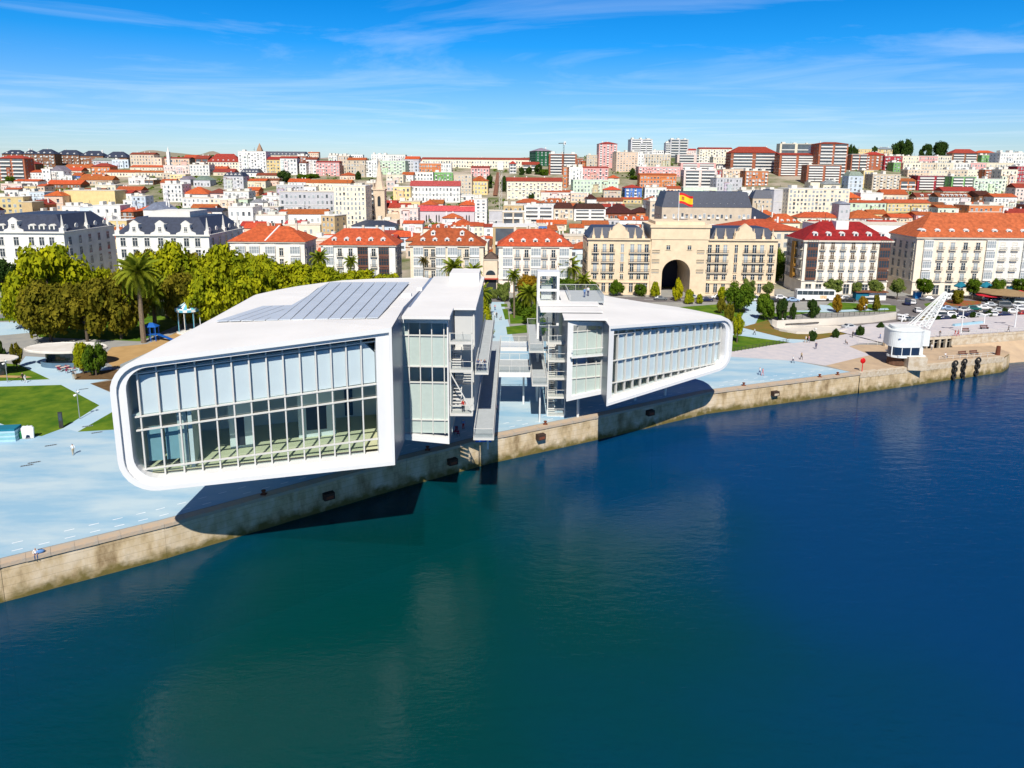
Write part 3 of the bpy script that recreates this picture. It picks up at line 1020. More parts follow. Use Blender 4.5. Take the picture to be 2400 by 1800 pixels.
# interior
mb = MB()
inn = lambda s, t, z: tuple(fw.w(s, t, z))
mb.face([inn(-1.0, 1.4, 8.95), inn(25, 1.4, 9.1), inn(25, 13, 9.1), inn(2.6, 13, 8.95)])
mb.build('gallery_floor', FLOORM, westp)
mb = MB()
mb.face([inn(-1.6, 1.62, 15.0), inn(25, 1.62, 16.5), inn(25, 13, 16.5), inn(2.6, 13, 15.0)])
mb.face([inn(-1.6, 1.62, 15.3), inn(2.6, 13, 15.3), inn(25, 13, 16.8), inn(25, 1.62, 16.8)])
mb.face([inn(-1.6, 1.62, 15.0), inn(-1.6, 1.62, 15.3), inn(25, 1.62, 16.8), inn(25, 1.62, 16.5)])
mb.build('upper_floor', GALW, westp)
mb = MB()
mb.face([inn(2.6, 13, 8.9), inn(25, 13, 8.9), inn(25, 13, 22.5), inn(2.6, 13, 21)])
mb.face([inn(-1.7, 1.8, 8.9), inn(2.6, 13, 8.9), inn(2.6, 13, 20.6), inn(-1.7, 1.8, 20.6)])
mb.build('rear_gallery_wall', GALW, westp)
for s0, s1, t0, t1 in ((4.1, 4.5, 1.7, 6.2), (7.6, 10.2, 6.0, 6.3), (15.0, 19.2, 7.2, 7.5), (24.6, 24.9, 1.7, 13)):
    mb = MB()
    mb.box(s0, s1, t0, t1, 8.98, 15.2 if s0 < 22 else 16.0, M4=Matrix.Translation(fw.P) @ Matrix.Rotation(fw.ang, 4, 'Z'))
    mb.build('partition_wall', GALW, westp)
for s0, s1, t0 in ((8.2, 9.2, 5.96), (15.9, 18.2, 7.16), (20.6, 21.6, 12.9)):
    mb = MB()
    mb.box(s0, s1, t0, t0 + 0.03, 9.3 if s0 != 15.9 else 9.9, 12.8, M4=Matrix.Translation(fw.P) @ Matrix.Rotation(fw.ang, 4, 'Z'))
    mb.build('doorway' if s0 != 15.9 else 'screen', DARK, westp)
mb = MB(); mb.box(3.0, 3.9, 2.2, 3.2, 8.98, 15.0, M4=Matrix.Translation(fw.P) @ Matrix.Rotation(fw.ang, 4, 'Z'))
mb.build('glass_lobby', FRIT, westp)
for s0, s1 in ((0.05, 1.55), (1.75, 3.38)):
    quad_piece(fw, 'teal_screen', M('teal_gallery_screen', (0.20, 0.36, 0.40, 1), rough=.6), westp, [(s0, 9.9), (s1, 9.9), (s1, 13.7), (s0, 13.6)], 2.3, 0.05)

# grey roof panels lying on the inclined roof
zroof = lambda x: lerp(cw[0][1], cw[3][1], (x - (-38.2)) / (-12.9 + 38.2))
RPAN = M('grey_roof_panel', (0.56, 0.60, 0.64, 1), rough=0.4, var=0.07, scale=0.3, metal=0.2)


def on_roof(x, y):
    z = 22.3
    for _ in range(6):
        p = U(x, y, z); zr = zroof(p.x); z = zr + (22.0 - zr) * max(0, min(1, (p.y - 70) / 45)) * (zr - 14) / 8 + 0.24
    return p


near, far_ = [], []
for i in range(14):
    t = i / 13
    near.append(on_roof(lerp(887, 505, t), lerp(746, 754, t)))
    fx = lerp(960, 615, t)
    fy = 662.5 if fx > 762 else None
    if fy is None:
        fy = lerp(716, 719, (700 - fx) / 100) if fx < 702 else lerp(664, 716, (762 - fx) / 100 * 1.5)
        fy = min(fy, 719)
    far_.append(on_roof(fx, fy))
for i in range(13):
    a, b, c_, d = near[i], near[i + 1], far_[i + 1], far_[i]
    g = 0.07
    dx_ = (b - a).normalized() * g
    top4 = [a + dx_, b - dx_, c_ - dx_, d + dx_]
    mb = MB()
    up = Vector((0, 0, 0.10))
    mb.face([top4[1] + up, top4[0] + up, top4[3] + up, top4[2] + up])
    for p, q in zip(top4, top4[1:] + top4[:1]):
        mb.face([p, q, q + up, p + up])
    mb.build('roof_panel', RPAN, westp)
# recessed facade beside the front volume
frw = Front((-13.6, 86.6, 0), (-7.7, 86.4, 0))
a0, z00 = frw.px(937, 742); a1, z01 = frw.px(1050, 727); a2, z02 = frw.px(942, 1030); a3, z03 = frw.px(1053, 1041)
z00 = z01 = 22.0
mb = MB()
# blue-grey return wall between the two facades and the box behind
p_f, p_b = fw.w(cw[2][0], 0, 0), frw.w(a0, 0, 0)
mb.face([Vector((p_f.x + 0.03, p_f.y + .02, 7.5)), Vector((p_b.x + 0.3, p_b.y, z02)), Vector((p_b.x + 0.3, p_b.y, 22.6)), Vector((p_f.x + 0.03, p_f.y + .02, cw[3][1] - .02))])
mb.build('return_wall', SHADEW, westp)
mb = MB()
RX0, RX1 = p_b.x, frw.w(a1, 0, 0).x
zt = 22.6
q0, q1 = frw.w(a0, 0, 0), frw.w(a1, 0, 0)
A = [Vector((q0.x, q0.y, z02)), Vector((q1.x, q1.y, z03)), Vector((q1.x, q1.y, z01)), Vector((q0.x, q0.y, z00))]
B = [Vector((q0.x, 119.5, z02)), Vector((q1.x, 119.5, z03)), Vector((q1.x, 119.5, z01)), Vector((q0.x, 119.5, z00))]
rim0 = [frw.w(a0 + 0.1, 0, z02 + 0.75), frw.w(a1 - 0.15, 0, z03 + 0.75), frw.w(a1 - 0.15, 0, z01 - 0.75), frw.w(a0 + 0.1, 0, z00 - 0.75)]
rim1 = [p + frw.n * 0.9 for p in rim0]
loop_faces(mb, A, rim0); loop_faces(mb, rim0, rim1)
mb.build('recess_rim', WHITE, westp)
mb = MB(); loop_faces(mb, list(reversed(A)), list(reversed(B))); mb.build('recess_shell', SHADEW, westp)
ms = [lerp(a0 + 0.1, a1 - 0.15, k) for k in (0.0, 0.155, 0.40, 0.66, 0.925, 1.0)]
rows = [z02 + 0.75, lerp(z02, z00, 0.16), lerp(z02, z00, 0.47), lerp(z02, z00, 0.60), lerp(z02, z00, 0.85), z00 - 0.75]
for i, (a, b) in enumerate(zip(ms, ms[1:])):
    for k, (z0, z1) in enumerate(zip(rows, rows[1:])):
        dz = lambda s: (s - a0) / (a1 - a0)
        quad_piece(frw, 'pane', GLASS if k in (2, 4) and i else FRIT, westp, [(a + 0.03, z0 + 0.03), (b - 0.03, z0 + 0.03), (b - 0.03, z1 - 0.03), (a + 0.03, z1 - 0.03)], 0.5, 0.04)
for s in ms[1:]:
    unit_piece(frw, 'mullion', STEEL, westp, s - 0.06, s + 0.06, 0.25, 0.58, rows[0], rows[-1])
for z in rows[1:-1]:
    unit_piece(frw, 'transom', STEEL, westp, ms[0], ms[-1], 0.3, 0.6, z - 0.07, z + 0.07)
quad_piece(frw, 'rear_wall', GALW, westp, [(a0, z02 + .3), (a1, z03 + .3), (a1, z01 - .3), (a0, z00 - .3)], 3.5, 0.1)
# canopy roof steps over the recess and stairs
for k, (x0, x1, y0, y1, z0, z1) in enumerate(((-13.5, -7.6, 85.2, 90.9, 22.02, 22.4), (-13.3, -4.7, 91, 96.5, 22.06, 22.34), (-13.3, -4.7, 96.8, 103, 22.02, 22.3), (-13.3, -4.7, 103.3, 111, 21.98, 22.26),
                                              (-13.3, -4.7, 111.3, 119.8, 21.94, 22.22))):
    mb = MB(); mb.box(x0, x1, y0, y1, z0, z1); mb.build('roof_slab', ROOFW, westp)
mb = MB(); mb.box(-10.0, -5.3, 112.5, 118.5, 22.23, 23.75); mb.build('roof_plant_box', ROOFW, westp)
mb = MB(); mb.box(-15.6, -14.3, 99, 100.0, 22.2, 22.75); mb.box(-14.4, -13.6, 106, 106.8, 22.0, 22.5); mb.build('roof_hatch', ROOFW, westp)
mb = MB(); mb.box(-7.6, -4.9, 92.0, 119, 8, 22.0); mb.build('stair_core', M('pale_grey_render', (0.55, 0.55, 0.53, 1), rough=0.8, var=0.06, scale=0.4), westp)
COLM = M('round_white_column', (0.7, 0.7, 0.68, 1), rough=0.5, var=0.04)
for x, y in ((-30, 88), (-30, 101), (-21, 96), (-21, 108), (-12, 104), (-12, 115), (-30, 110)):
    mb = MB(); mb.tube((x, y, 0), (x, y, 7.6), 0.28, n=12); mb.build('column', COLM, westp)

# ---- east pavilion
E0, E1 = U(1421, 953, 5), U(1690, 893, 5)
fe = Front(E0, E1)
eastp = thing('museum_pavilion', 'smaller white museum pavilion with rounded right end, beside the stair tower', 'museum building', (0, 0, 0))
ce = [(0.05, 17.47), (0.0, 5.03), (27.66, 7.05), (27.66, 15.85)]
XE = fe.w(27.66, 0, 0).x


def bx_e(x, xe):
    xl = 14.4
    return xl + (x - xl) * (xe - xl) / (XE - xl) if x > xl else x


me_ = [1.33, 2.78, 4.47, 6.14, 7.79, 9.44, 11.2, 12.78, 14.5, 16.18, 17.79, 19.51, 21.2, 22.8, 24.4, 25.8]
pavilion(eastp, fe, ce, [0.0, 0.0, 3.0, 2.6],
         [(119, XE - 0.3), (123, 34.2), (126, 31.5), (129, 27.5), (131.5, 23), (133.2, 19)],
         (0.3, 0.5, 0.55, 0.45), (1.3, 0.95, 1.4, 0.85), 1.3, me_,
         {'low': (8.15, 7.95), 'mid': (11.65, 11.72), 'shade': (15.8, 15.1)},
         {1: (0.0, 1.0), 2: (0.0, 1.0), 0: (0.9, 1.0)}, [], GLASS, None, bx_e)
mb = MB()
mb.face([tuple(fe.w(1.4, 1.5, 5.7)), tuple(fe.w(26.5, 1.5, 7.6)), tuple(fe.w(24, 7, 7.6)), tuple(fe.w(5.2, 7, 5.9))])
mb.build('gallery_floor', FLOORM, eastp)
mb = MB()
mb.face([tuple(fe.w(5.2, 7, 5.5)), tuple(fe.w(24, 7, 7.5)), tuple(fe.w(24, 7, 15.6)), tuple(fe.w(5.2, 7, 17.0))])
mb.build('rear_gallery_wall', GALW, eastp)
# recess
fre = Front((8.7, 107.2, 0), (14.5, 109.2, 0))
b0, y00 = fre.px(1331, 753); b1, y01 = fre.px(1415, 754); b2, y02 = fre.px(1327, 941); b3, y03 = fre.px(1409, 924)
mb = MB()
q0, q1 = fre.w(b2, 0, 0), fre.w(b3, 0, 0)
A = [Vector((q0.x, q0.y, y02)), Vector((q1.x, q1.y, y03)), Vector((q1.x, q1.y, y01)), Vector((q0.x, q0.y, y00))]
B = [Vector((p.x, 133, p.z)) for p in A]
rz_ = [fre.w(b2 + 0.95, 0, y02 + 0.75), fre.w(b3 - 0.05, 0, y03 + 0.7), fre.w(b3 - 0.05, 0, y01 - 0.7), fre.w(b2 + 0.95, 0, y00 - 0.7)]
loop_faces(mb, A, rz_); loop_faces(mb, rz_, [p + fre.n * 0.8 for p in rz_]); mb.build('recess_rim', WHITE, eastp)
mb = MB(); loop_faces(mb, list(reversed(A)), list(reversed(B))); mb.build('recess_shell', SHADEW, eastp)
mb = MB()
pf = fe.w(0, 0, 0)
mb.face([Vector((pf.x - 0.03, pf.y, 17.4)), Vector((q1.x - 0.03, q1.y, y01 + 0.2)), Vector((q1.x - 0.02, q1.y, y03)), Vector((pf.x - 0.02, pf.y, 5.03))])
mb.build('return_wall', SHADEW, eastp)
ms = [lerp(b2 + 0.95, b3 - 0.05, k) for k in (0.0, 0.17, 0.50, 0.83, 1.0)]
rows = [y02 + 0.75, lerp(y02, y00, 0.27), lerp(y02, y00, 0.44), lerp(y02, y00, 0.54), lerp(y02, y00, 0.86), y00 - 0.7]
for i, (a, b) in enumerate(zip(ms, ms[1:])):
    for k, (z0, z1) in enumerate(zip(rows, rows[1:])):
        quad_piece(fre, 'pane', GLASS if k in (2, 4) else FRIT, eastp, [(a + 0.03, z0 + 0.03), (b - 0.03, z0 + 0.03), (b - 0.03, z1 - 0.03), (a + 0.03, z1 - 0.03)], 0.5, 0.04)
for s in ms:
    unit_piece(fre, 'mullion', STEEL, eastp, s - 0.05, s + 0.05, 0.25, 0.58, rows[0], rows[-1])
for z in rows[1:-1]:
    unit_piece(fre, 'transom', STEEL, eastp, ms[0], ms[-1], 0.3, 0.6, z - 0.06, z + 0.06)
zb_ = lerp(y02, y00, 0.56)
unit_piece(fre, 'balcony_slab', WHITE, eastp, ms[0] - 0.5, ms[-1] + 0.1, -0.7, 0.3, zb_ - 0.12, zb_ + 0.12)
quad_piece(fre, 'balcony_glass', GLASSD, eastp, [(ms[0] - 0.5, zb_ + 0.12), (ms[-1], zb_ + 0.12), (ms[-1], zb_ + 1.2), (ms[0] - 0.5, zb_ + 1.2)], -0.66, 0.03)
unit_piece(fre, 'balcony_rail', WHITE, eastp, ms[0] - 0.5, ms[-1] + 0.1, -0.72, -0.62, zb_ + 1.2, zb_ + 1.3)
for x0, x1, y0, y1, z0, z1 in ((8.0, 14.6, 106.8, 111, 17.45, 17.7), (4.6, 14.6, 112, 116, 17.62, 17.85), (4.4, 14.6, 116.5, 121, 17.8, 18.05), (8.6, 16, 121.5, 132.8, 17.55, 17.8)):
    mb = MB(); mb.box(x0, x1, y0, y1, z0, z1); mb.build('roof_slab', ROOFW, eastp)
# roof terrace with railing
t0, t1 = U(1336, 706, 18.1), U(1415, 706, 18.1)
x0, x1, y0, y1 = t0.x, t1.x, t0.y, 131.0
mb = MB(); mb.box(x0, x1, y0, y1, 17.85, 18.1); mb.build('terrace_deck', GREYDECK, eastp)
for (p, q) in (((x0, y0), (x0, y1)), ((x1, y0), (x1, y1)), ((x0, y1), (x1, y1)), ((4.6, y1), (x0, y1))):
    mb = MB()
    mb.bar((p[0], p[1], 19.2), (q[0], q[1], 19.2), 0.09, 0.07)
    ln = math.hypot(q[0] - p[0], q[1] - p[1]); k = max(1, int(ln / 1.6))
    for i in range(k + 1):
        x, y = lerp(p[0], q[0], i / k), lerp(p[1], q[1], i / k)
        mb.bar((x, y, 18.05), (x, y, 19.2), 0.05, 0.05)
    mb.build('terrace_railing', STEEL, eastp)
    mb = MB(); mb.bar((p[0], p[1], 18.65), (q[0], q[1], 18.65), 0.03, 1.05); mb.build('railing_glass', GLASSD, eastp)
for x, y in ((11, 112), (11, 124), (22, 121), (22, 129), (28, 124)):
    mb = MB(); mb.tube((x, y, 0), (x, y, 7.2), 0.22, n=12); mb.build('column', COLM, eastp)

# ---- walkways, bridges and stairs
def railing(parent, p, q, z, h=1.15, glass=True):
    mb = MB()
    mb.bar((p[0], p[1], z + h), (q[0], q[1], z + h), 0.08, 0.06)
    ln = math.hypot(q[0] - p[0], q[1] - p[1]); k = max(1, round(ln / 2.0))
    for i in range(k + 1):
        x, y = lerp(p[0], q[0], i / k), lerp(p[1], q[1], i / k)
        mb.bar((x, y, z), (x, y, z + h), 0.06, 0.06)
    mb.build('handrail', STEEL, parent)
    if glass:
        mb = MB(); mb.bar((p[0], p[1], z + h * 0.5), (q[0], q[1], z + h * 0.5), 0.025, h * 0.82); mb.build('railing_glass', GLASSD, parent)


def deck(parent, x0, x1, y0, y1, z, sides='lrf', th=0.35):
    n = max(1, round((y1 - y0) / 3.2))
    for i in range(n):
        a, b = lerp(y0, y1, i / n) + 0.015, lerp(y0, y1, (i + 1) / n) - 0.015
        mb = MB(); mb.box(x0 + 0.1, x1 - 0.1, a, b, z - 0.08, z); mb.build('deck_plate', GREYDECK, parent)
    mb = MB()
    mb.box(x0, x1, y0, y0 + 0.3, z - th, z - 0.09)
    mb.box(x0, x0 + 0.18, y0 + 0.3, y1, z - th, z + 0.02); mb.box(x1 - 0.18, x1, y0 + 0.3, y1, z - th, z + 0.02)
    mb.box(x0 + 0.18, x1 - 0.18, y0 + 0.3, y1, z - th, z - 0.1)
    mb.build('deck_frame', STEEL, parent)
    if 'l' in sides: railing(parent, (x0 + 0.1, y0), (x0 + 0.1, y1), z)
    if 'r' in sides: railing(parent, (x1 - 0.1, y0), (x1 - 0.1, y1), z)
    if 'f' in sides: railing(parent, (x0 + 0.1, y0 + 0.1), (x1 - 0.1, y0 + 0.1), z)
    if 'b' in sides: railing(parent, (x0 + 0.1, y1 - 0.1), (x1 - 0.1, y1 - 0.1), z)


wl = thing('walkway', 'long lower steel walkway reaching out over the quay edge beside the large pavilion', 'walkway', (0, 0, 0))
deck(wl, -4.75, -2.15, 84.6, 136, 7.0, 'lrf')
for y in (98, 112, 126):
    mb = MB(); mb.tube((-3.4, y, 0), (-3.4, y, 6.7), 0.16, n=10); mb.build('column', COLM, wl)
wu = thing('walkway', 'upper steel walkway with visitors leaning on its end railing beside the large pavilion', 'walkway', (0, 0, 0))
zu = 14.3
ux0, ux1 = U(1113, 872, zu).x, U(1142, 866, zu).x
deck(wu, ux0, ux1 + 0.2, U(1127, 872, zu).y, 121.5, zu, 'lrf')
el = thing('walkway', 'lower steel walkway ending beside the stair tower of the smaller pavilion', 'walkway', (0, 0, 0))
deck(el, 3.2, 5.7, 106.8, 136, 7.2, 'lrf')
for y in (109.5, 121):
    mb = MB(); mb.tube((4.6, y, 0), (4.6, y, 6.9), 0.14, n=10); mb.build('column', COLM, el)
eu = thing('walkway', 'short raised walkway wrapping the tall lift tower of the smaller pavilion', 'walkway', (0, 0, 0))
zz = 11.4
deck(eu, U(1240, 822, zz).x, U(1275, 822, zz).x, U(1258, 822, zz).y, U(1225, 760, zz).y, zz, 'lrfb')
br = thing('footbridge', 'white footbridge with glass sides joining both pavilions, nearer the water', 'footbridge', (0, 0, 0))
z = 7.0
for k, (x0, x1) in enumerate(((-2.05, 0.0), (0.03, 2.0), (2.03, 3.1))):
    mb = MB(); mb.box(x0, x1, 114.2, 122, z - 0.08, z); mb.build('deck_plate', GREYDECK, br)
mb = MB(); mb.box(-2.1, 3.15, 113.8, 114.2, z - 0.75, z + 0.05); mb.box(-2.1, 3.15, 122, 122.3, z - 0.75, z + 0.05); mb.box(-2.1, 3.15, 114.2, 122, z - 0.5, z - 0.1)
mb.build('deck_frame', WHITE, br)
railing(br, (-2.1, 113.9), (3.15, 113.9), z); railing(br, (-2.1, 122.1), (3.15, 122.1), z)
mb = MB(); mb.tube((2.1, 118.5, 0), (2.1, 118.5, z - 0.5), 0.17, n=10); mb.build('column', COLM, br)
br2 = thing('footbridge', 'white footbridge joining both walkways, farther back towards the gardens', 'footbridge', (0, 0, 0))
for x0, x1 in ((-2.05, 0.4), (0.43, 3.1)):
    mb = MB(); mb.box(x0, x1, 131.2, 135.4, z - 0.08, z); mb.build('deck_plate', WHITE, br2)
mb = MB(); mb.box(-2.1, 3.15, 130.9, 131.2, z - 0.7, z + 0.05); mb.box(-2.1, 3.15, 135.4, 135.7, z - 0.7, z + 0.05); mb.box(-2.1, 3.15, 131.2, 135.4, z - 0.5, z - 0.1)
mb.build('deck_frame', WHITE, br2)
railing(br2, (-2.1, 131.0), (3.15, 131.0), z); railing(br2, (-2.1, 135.5), (3.15, 135.5), z)


def stair_block(name, label, x0, x1, y0, levels, depth, posts=True, brace=False):
    """open steel stair: landings, flights of treads, railings and corner posts"""
    root = thing(name, label, 'stairs', (0, 0, 0))
    if posts:
        for x in (x0 + 0.1, x1 - 0.1):
            for y in (y0 + 0.1, y0 + depth - 0.1):
                mb = MB(); mb.bar((x, y, min(levels) if min(levels) < 6 else min(levels)), (x, y, max(levels) + 3), 0.16, 0.16); mb.build('post', STEEL, root)
    for i, z in enumerate(levels):
        mb = MB(); mb.box(x0, x1, y0, y0 + 1.5, z - 0.3, z); mb.build('landing', STEEL, root)
        railing(root, (x0, y0 + 0.06), (x1, y0 + 0.06), z)
        if i + 1 < len(levels):
            za = levels[i + 1]; n = 14
            xm = (x0 + x1) / 2
            mb = MB()
            for k in range(n):
                u = k / n
                if u < 0.5:
                    yy = y0 + 1.5 + (depth - 3.0) * (u * 2); xa, xb = x0 + 0.15, xm - 0.1
                else:
                    yy = y0 + 1.5 + (depth - 3.0) * (2 - u * 2); xa, xb = xm + 0.1, x1 - 0.15
                mb.box(xa, xb, yy - 0.2, yy + 0.2, z + (za - z) * u, z + (za - z) * u + 0.08)
            mb.box(x0, x1, y0 + depth - 1.4, y0 + depth, (z + za) / 2 - 0.2, (z + za) / 2)
            mb.build('flight', STEEL, root)
            mb = MB()
            mb.bar((xm - 0.12, y0 + 1.5, z + 1.0), (xm - 0.12, y0 + depth - 1.5, (z + za) / 2 + 1.0), 0.06, 0.06)
            mb.bar((xm + 0.12, y0 + depth - 1.5, (z + za) / 2 + 1.0), (xm + 0.12, y0 + 1.5, za + 1.0), 0.06, 0.06)
            mb.build('stair_rail', STEEL, root)
    if brace:
        mb = MB(); mb.bar((x0 + 0.1, y0 - 0.02, levels[1] - 0.3), (x1 - 0.1, y0 - 0.02, levels[0] + 0.4), 0.14, 0.14); mb.build('brace', STEEL, root)
    return root


xs0, xs1 = -7.9, -4.95
yz = 87.2
zs = [UY(1080, 970, yz).z, UY(1080, 868, yz).z, UY(1080, 802, yz).z]
stair_block('stair_tower', 'open steel stairs with a diagonal brace between the large pavilion and its walkway', xs0, xs1, yz, zs, 4.7, True, True)
stair_block('stair_tower', 'open steel stair tower stacked beside the smaller pavilion and lift shaft', 5.9, 8.9, 112.2, [0.15, 3.4, 6.6, 9.6, 12.6], 6.0)
# lift tower
LIFT = thing('lift_tower', 'tall white glazed lift tower rising above the smaller pavilion', 'lift tower', (0, 0, 0))
lx0, lx1, ly0, ly1 = UY(1259, 720, 120).x, UY(1310, 720, 120).x, 120.0, 123.0
ztop = UY(1285, 641, 120).z
for x in (lx0 + 0.2, lx1 - 0.2):
    for y in (ly0 + 0.2, ly1 - 0.2):
        mb = MB(); mb.bar((x, y, 0), (x, y, ztop), 0.42, 0.42); mb.build('corner_post', WHITE, LIFT)
for zc_, h in ((ztop - 0.2, 0.5), (ztop - 2.9, 0.4), (17.7, 0.5), (13.5, 0.3), (9, 0.3), (4.5, 0.3)):
    mb = MB()
    mb.box(lx0, lx1, ly0, ly0 + 0.4, zc_ - h / 2, zc_ + h / 2); mb.box(lx0, lx1, ly1 - 0.4, ly1, zc_ - h / 2, zc_ + h / 2)
    mb.box(lx0, lx0 + 0.4, ly0 + 0.4, ly1 - 0.4, zc_ - h / 2, zc_ + h / 2); mb.box(lx1 - 0.4, lx1, ly0 + 0.4, ly1 - 0.4, zc_ - h / 2, zc_ + h / 2)
    mb.build('ring_beam', WHITE, LIFT)
mb = MB(); mb.box(lx0, lx1, ly0, ly1, ztop + 0.06, ztop + 0.25); mb.build('tower_roof', WHITE, LIFT)
mb = MB()
mb.box(lx0 + 0.45, lx1 - 0.45, ly0 + 0.18, ly0 + 0.22, 0.2, ztop - 0.5); mb.box(lx0 + 0.45, lx1 - 0.45, ly1 - 0.22, ly1 - 0.18, 0.2, ztop - 0.5)
mb.build('lift_glass', GLASSD, LIFT)
mb = MB(); mb.box(lx0 + 0.7, lx1 - 1.3, ly0 + 0.7, ly1 - 0.6, 18.2, 20.4); mb.build('lift_car', STEEL, LIFT)
mb = MB(); mb.box(lx1 - 1.0, lx1 - 0.6, ly0 + 0.9, ly1 - 0.9, 0, ztop - 1); mb.build('guide_rail', IRON, LIFT)
# ------------------------------------------------------------------ buildings along the front
WC = {}


def win_mesh(w, h, sash, key):
    k = ('w', round(w, 2), round(h, 2), key)
    if k not in WC:
        m = MB()
        m.box(-w / 2 - 0.16, -w / 2, -0.10, 0.0, 0, h); m.box(w / 2, w / 2 + 0.16, -0.10, 0.0, 0, h)
        m.box(-w / 2 - 0.2, w / 2 + 0.2, -0.13, 0.0, h, h + 0.2); m.box(-w / 2 - 0.25, w / 2 + 0.25, -0.2, 0.0, -0.15, 0.0)
        m.box(-0.05, 0.05, -0.07, -0.02, 0, h, 1); m.box(-w / 2, -0.06, -0.06, -0.02, h * 0.66, h * 0.66 + 0.08, 1); m.box(0.06, w / 2, -0.06, -0.02, h * 0.66, h * 0.66 + 0.08, 1)
        WC[k] = m.mesh('window', [sash, SASH])
    return WC[k]


def pane_mesh(w, h, mat):
    k = ('p', round(w, 2), round(h, 2), mat.name)
    if k not in WC:
        m = MB(); m.face([(-w / 2, -0.015, 0), (w / 2, -0.015, 0), (w / 2, -0.015, h), (-w / 2, -0.015, h)])
        WC[k] = m.mesh('pane', mat)
    return WC[k]


def balcony_mesh(w):
    k = ('b', round(w, 2))
    if k not in WC:
        m = MB()
        m.box(-w / 2, w / 2, -0.75, 0, -0.22, -0.06)
        for z in (0.85, 0.05):
            m.box(-w / 2, w / 2, -0.74, -0.68, z, z + 0.07, 1)
        n = int(w / 0.28)
        for i in range(n + 1):
            x = -w / 2 + w * i / n
            m.box(x - 0.02, x + 0.02, -0.72, -0.69, 0.1, 0.86, 1, bottom=False)
        for x in (-w / 2, w / 2 - 0.05):
            m.box(x, x + 0.05, -0.68, 0, 0.85, 0.92, 1)
        WC[k] = m.mesh('balcony', [TRIM, IRON])
    return WC[k]


def gallery_mesh(w, h, dark):
    """glazed projecting bay of small panes"""
    k = ('g', round(w, 2), round(h, 2), dark)
    if k not in WC:
        m = MB(); d = 0.7
        m.box(-w / 2, w / 2, -d, 0, 0, 0.75, 0); m.box(-w / 2, w / 2, -d, 0, h - 0.3, h, 0)
        n = max(2, round(w / 0.8))
        for i in range(n + 1):
            x = -w / 2 + (w - 0.12) * i / n
            m.box(x, x + 0.12, -d, -d + 0.1, 0.75, h - 0.3, 0)
        m.box(-w / 2, w / 2, -d + 0.01, -d + 0.06, 1.9, 2.0, 0)
        m.box(-w / 2 + 0.05, w / 2 - 0.05, -d + 0.08, 0, 0.75, h - 0.3, 1)
        WC[k] = m.mesh('gallery', [SASH if not dark else M('brown_gallery_timber', (0.16, 0.07, 0.045, 1), rough=0.6), PANEL if not dark else PANE])
    return WC[k]


class Block:
    def __init__(s, name, label, cat, px0, px1, y_eave, Y, depth, wall, group=None, base=0.0):
        a, b = UY(px0, y_eave, Y), UY(px1, y_eave, Y)
        s.x0, s.x1, s.h, s.Y, s.d = a.x, b.x, (a.z + b.z) / 2, Y, depth
        s.w = s.x1 - s.x0
        s.root = thing(name, label, cat, ((s.x0 + s.x1) / 2, Y, base), 0, group)
        s.wall = wall
        mb = MB(); mb.box(-s.w / 2, s.w / 2, 0, depth, -0.5, s.h)
        s.wallo = mb.build('wall', WALLP, s.root, color=wall)

    def X(s, px, row=600):
        return UY(px, row, s.Y).x - (s.x0 + s.x1) / 2

    def Z(s, py, px=None):
        return UY(px if px else 1200, py, s.Y).z

    def cornice(s, z, h=0.4, out=0.45, mat=None):
        w = s.w / 2; mb = MB()
        mb.box(-w - out, w + out, -out, 0.05, z, z + h); mb.box(-w - out, -w + 0.05, 0.05, s.d, z, z + h); mb.box(w - 0.05, w + out, 0.05, s.d, z, z + h)
        mb.build('cornice', mat or TRIM, s.root)

    def win(s, x, z, w, h, frame=None, pane=None, balc=0, side=0):
        """side: 0 front, -1 left face, 1 right face (x is then the distance back)"""
        frame = frame or TRIM
        pane = pane or (PANE if rnd.random() < 0.62 else PANEL)
        loc, rz = ((x, 0, z), 0) if side == 0 else ((-s.w / 2, x, z), rad(-90)) if side < 0 else ((s.w / 2, x, z), rad(90))
        o = link('window', win_mesh(w, h, frame, frame.name), s.root, loc, rz)
        link('pane', pane_mesh(w, h, pane), o)
        if balc:
            link('balcony', balcony_mesh(balc), s.root, loc, rz)
        return o

    def gallery(s, x, z, w, h, dark=False):
        link('gallery', gallery_mesh(w, h, dark), s.root, (x, 0, z))

    def hip(s, h, col, over=0.7, mat=None, inset=None, top=0.0):
        mb = MB(); mb.hip(-s.w / 2, s.w / 2, 0, s.d, s.h + 0.42, h, inset=inset, top=top, over=over)
        s.roof = mb.build('roof', mat or TILE, s.root, color=col)
        return s.roof

    def dormer(s, x, y, z, w=1.5, h=1.6, mat=None, round_=False):
        mb = MB()
        mb.box(x - w / 2, x + w / 2, y, y + 2.2, z - 0.4, z + h)
        mb.gable(x - w / 2, x + w / 2, y, y + 2.2, z + h, 0.55, 0, 'y', over=0.12)
        o = mb.build('dormer', mat or SASH, s.roof)
        m2 = MB(); m2.box(x - w * 0.27, x + w * 0.27, y - 0.04, y, z + 0.25, z + h - 0.2); m2.build('pane', PANE, s.root)
        return o


def pinnacle(parent, x, y, z, h=4.5, r=0.7, mat=None):
    mb = MB(); mb.box(x - r, x + r, y - r, y + r, z, z + h * 0.22)
    mb.lathe([(r * 0.85, z + h * 0.22), (r * 0.6, z + h * 0.35), (r * 0.12, z + h * 0.95), (0.02, z + h)], 4, (x, y))
    mb.build('pinnacle', mat or TRIM, parent)


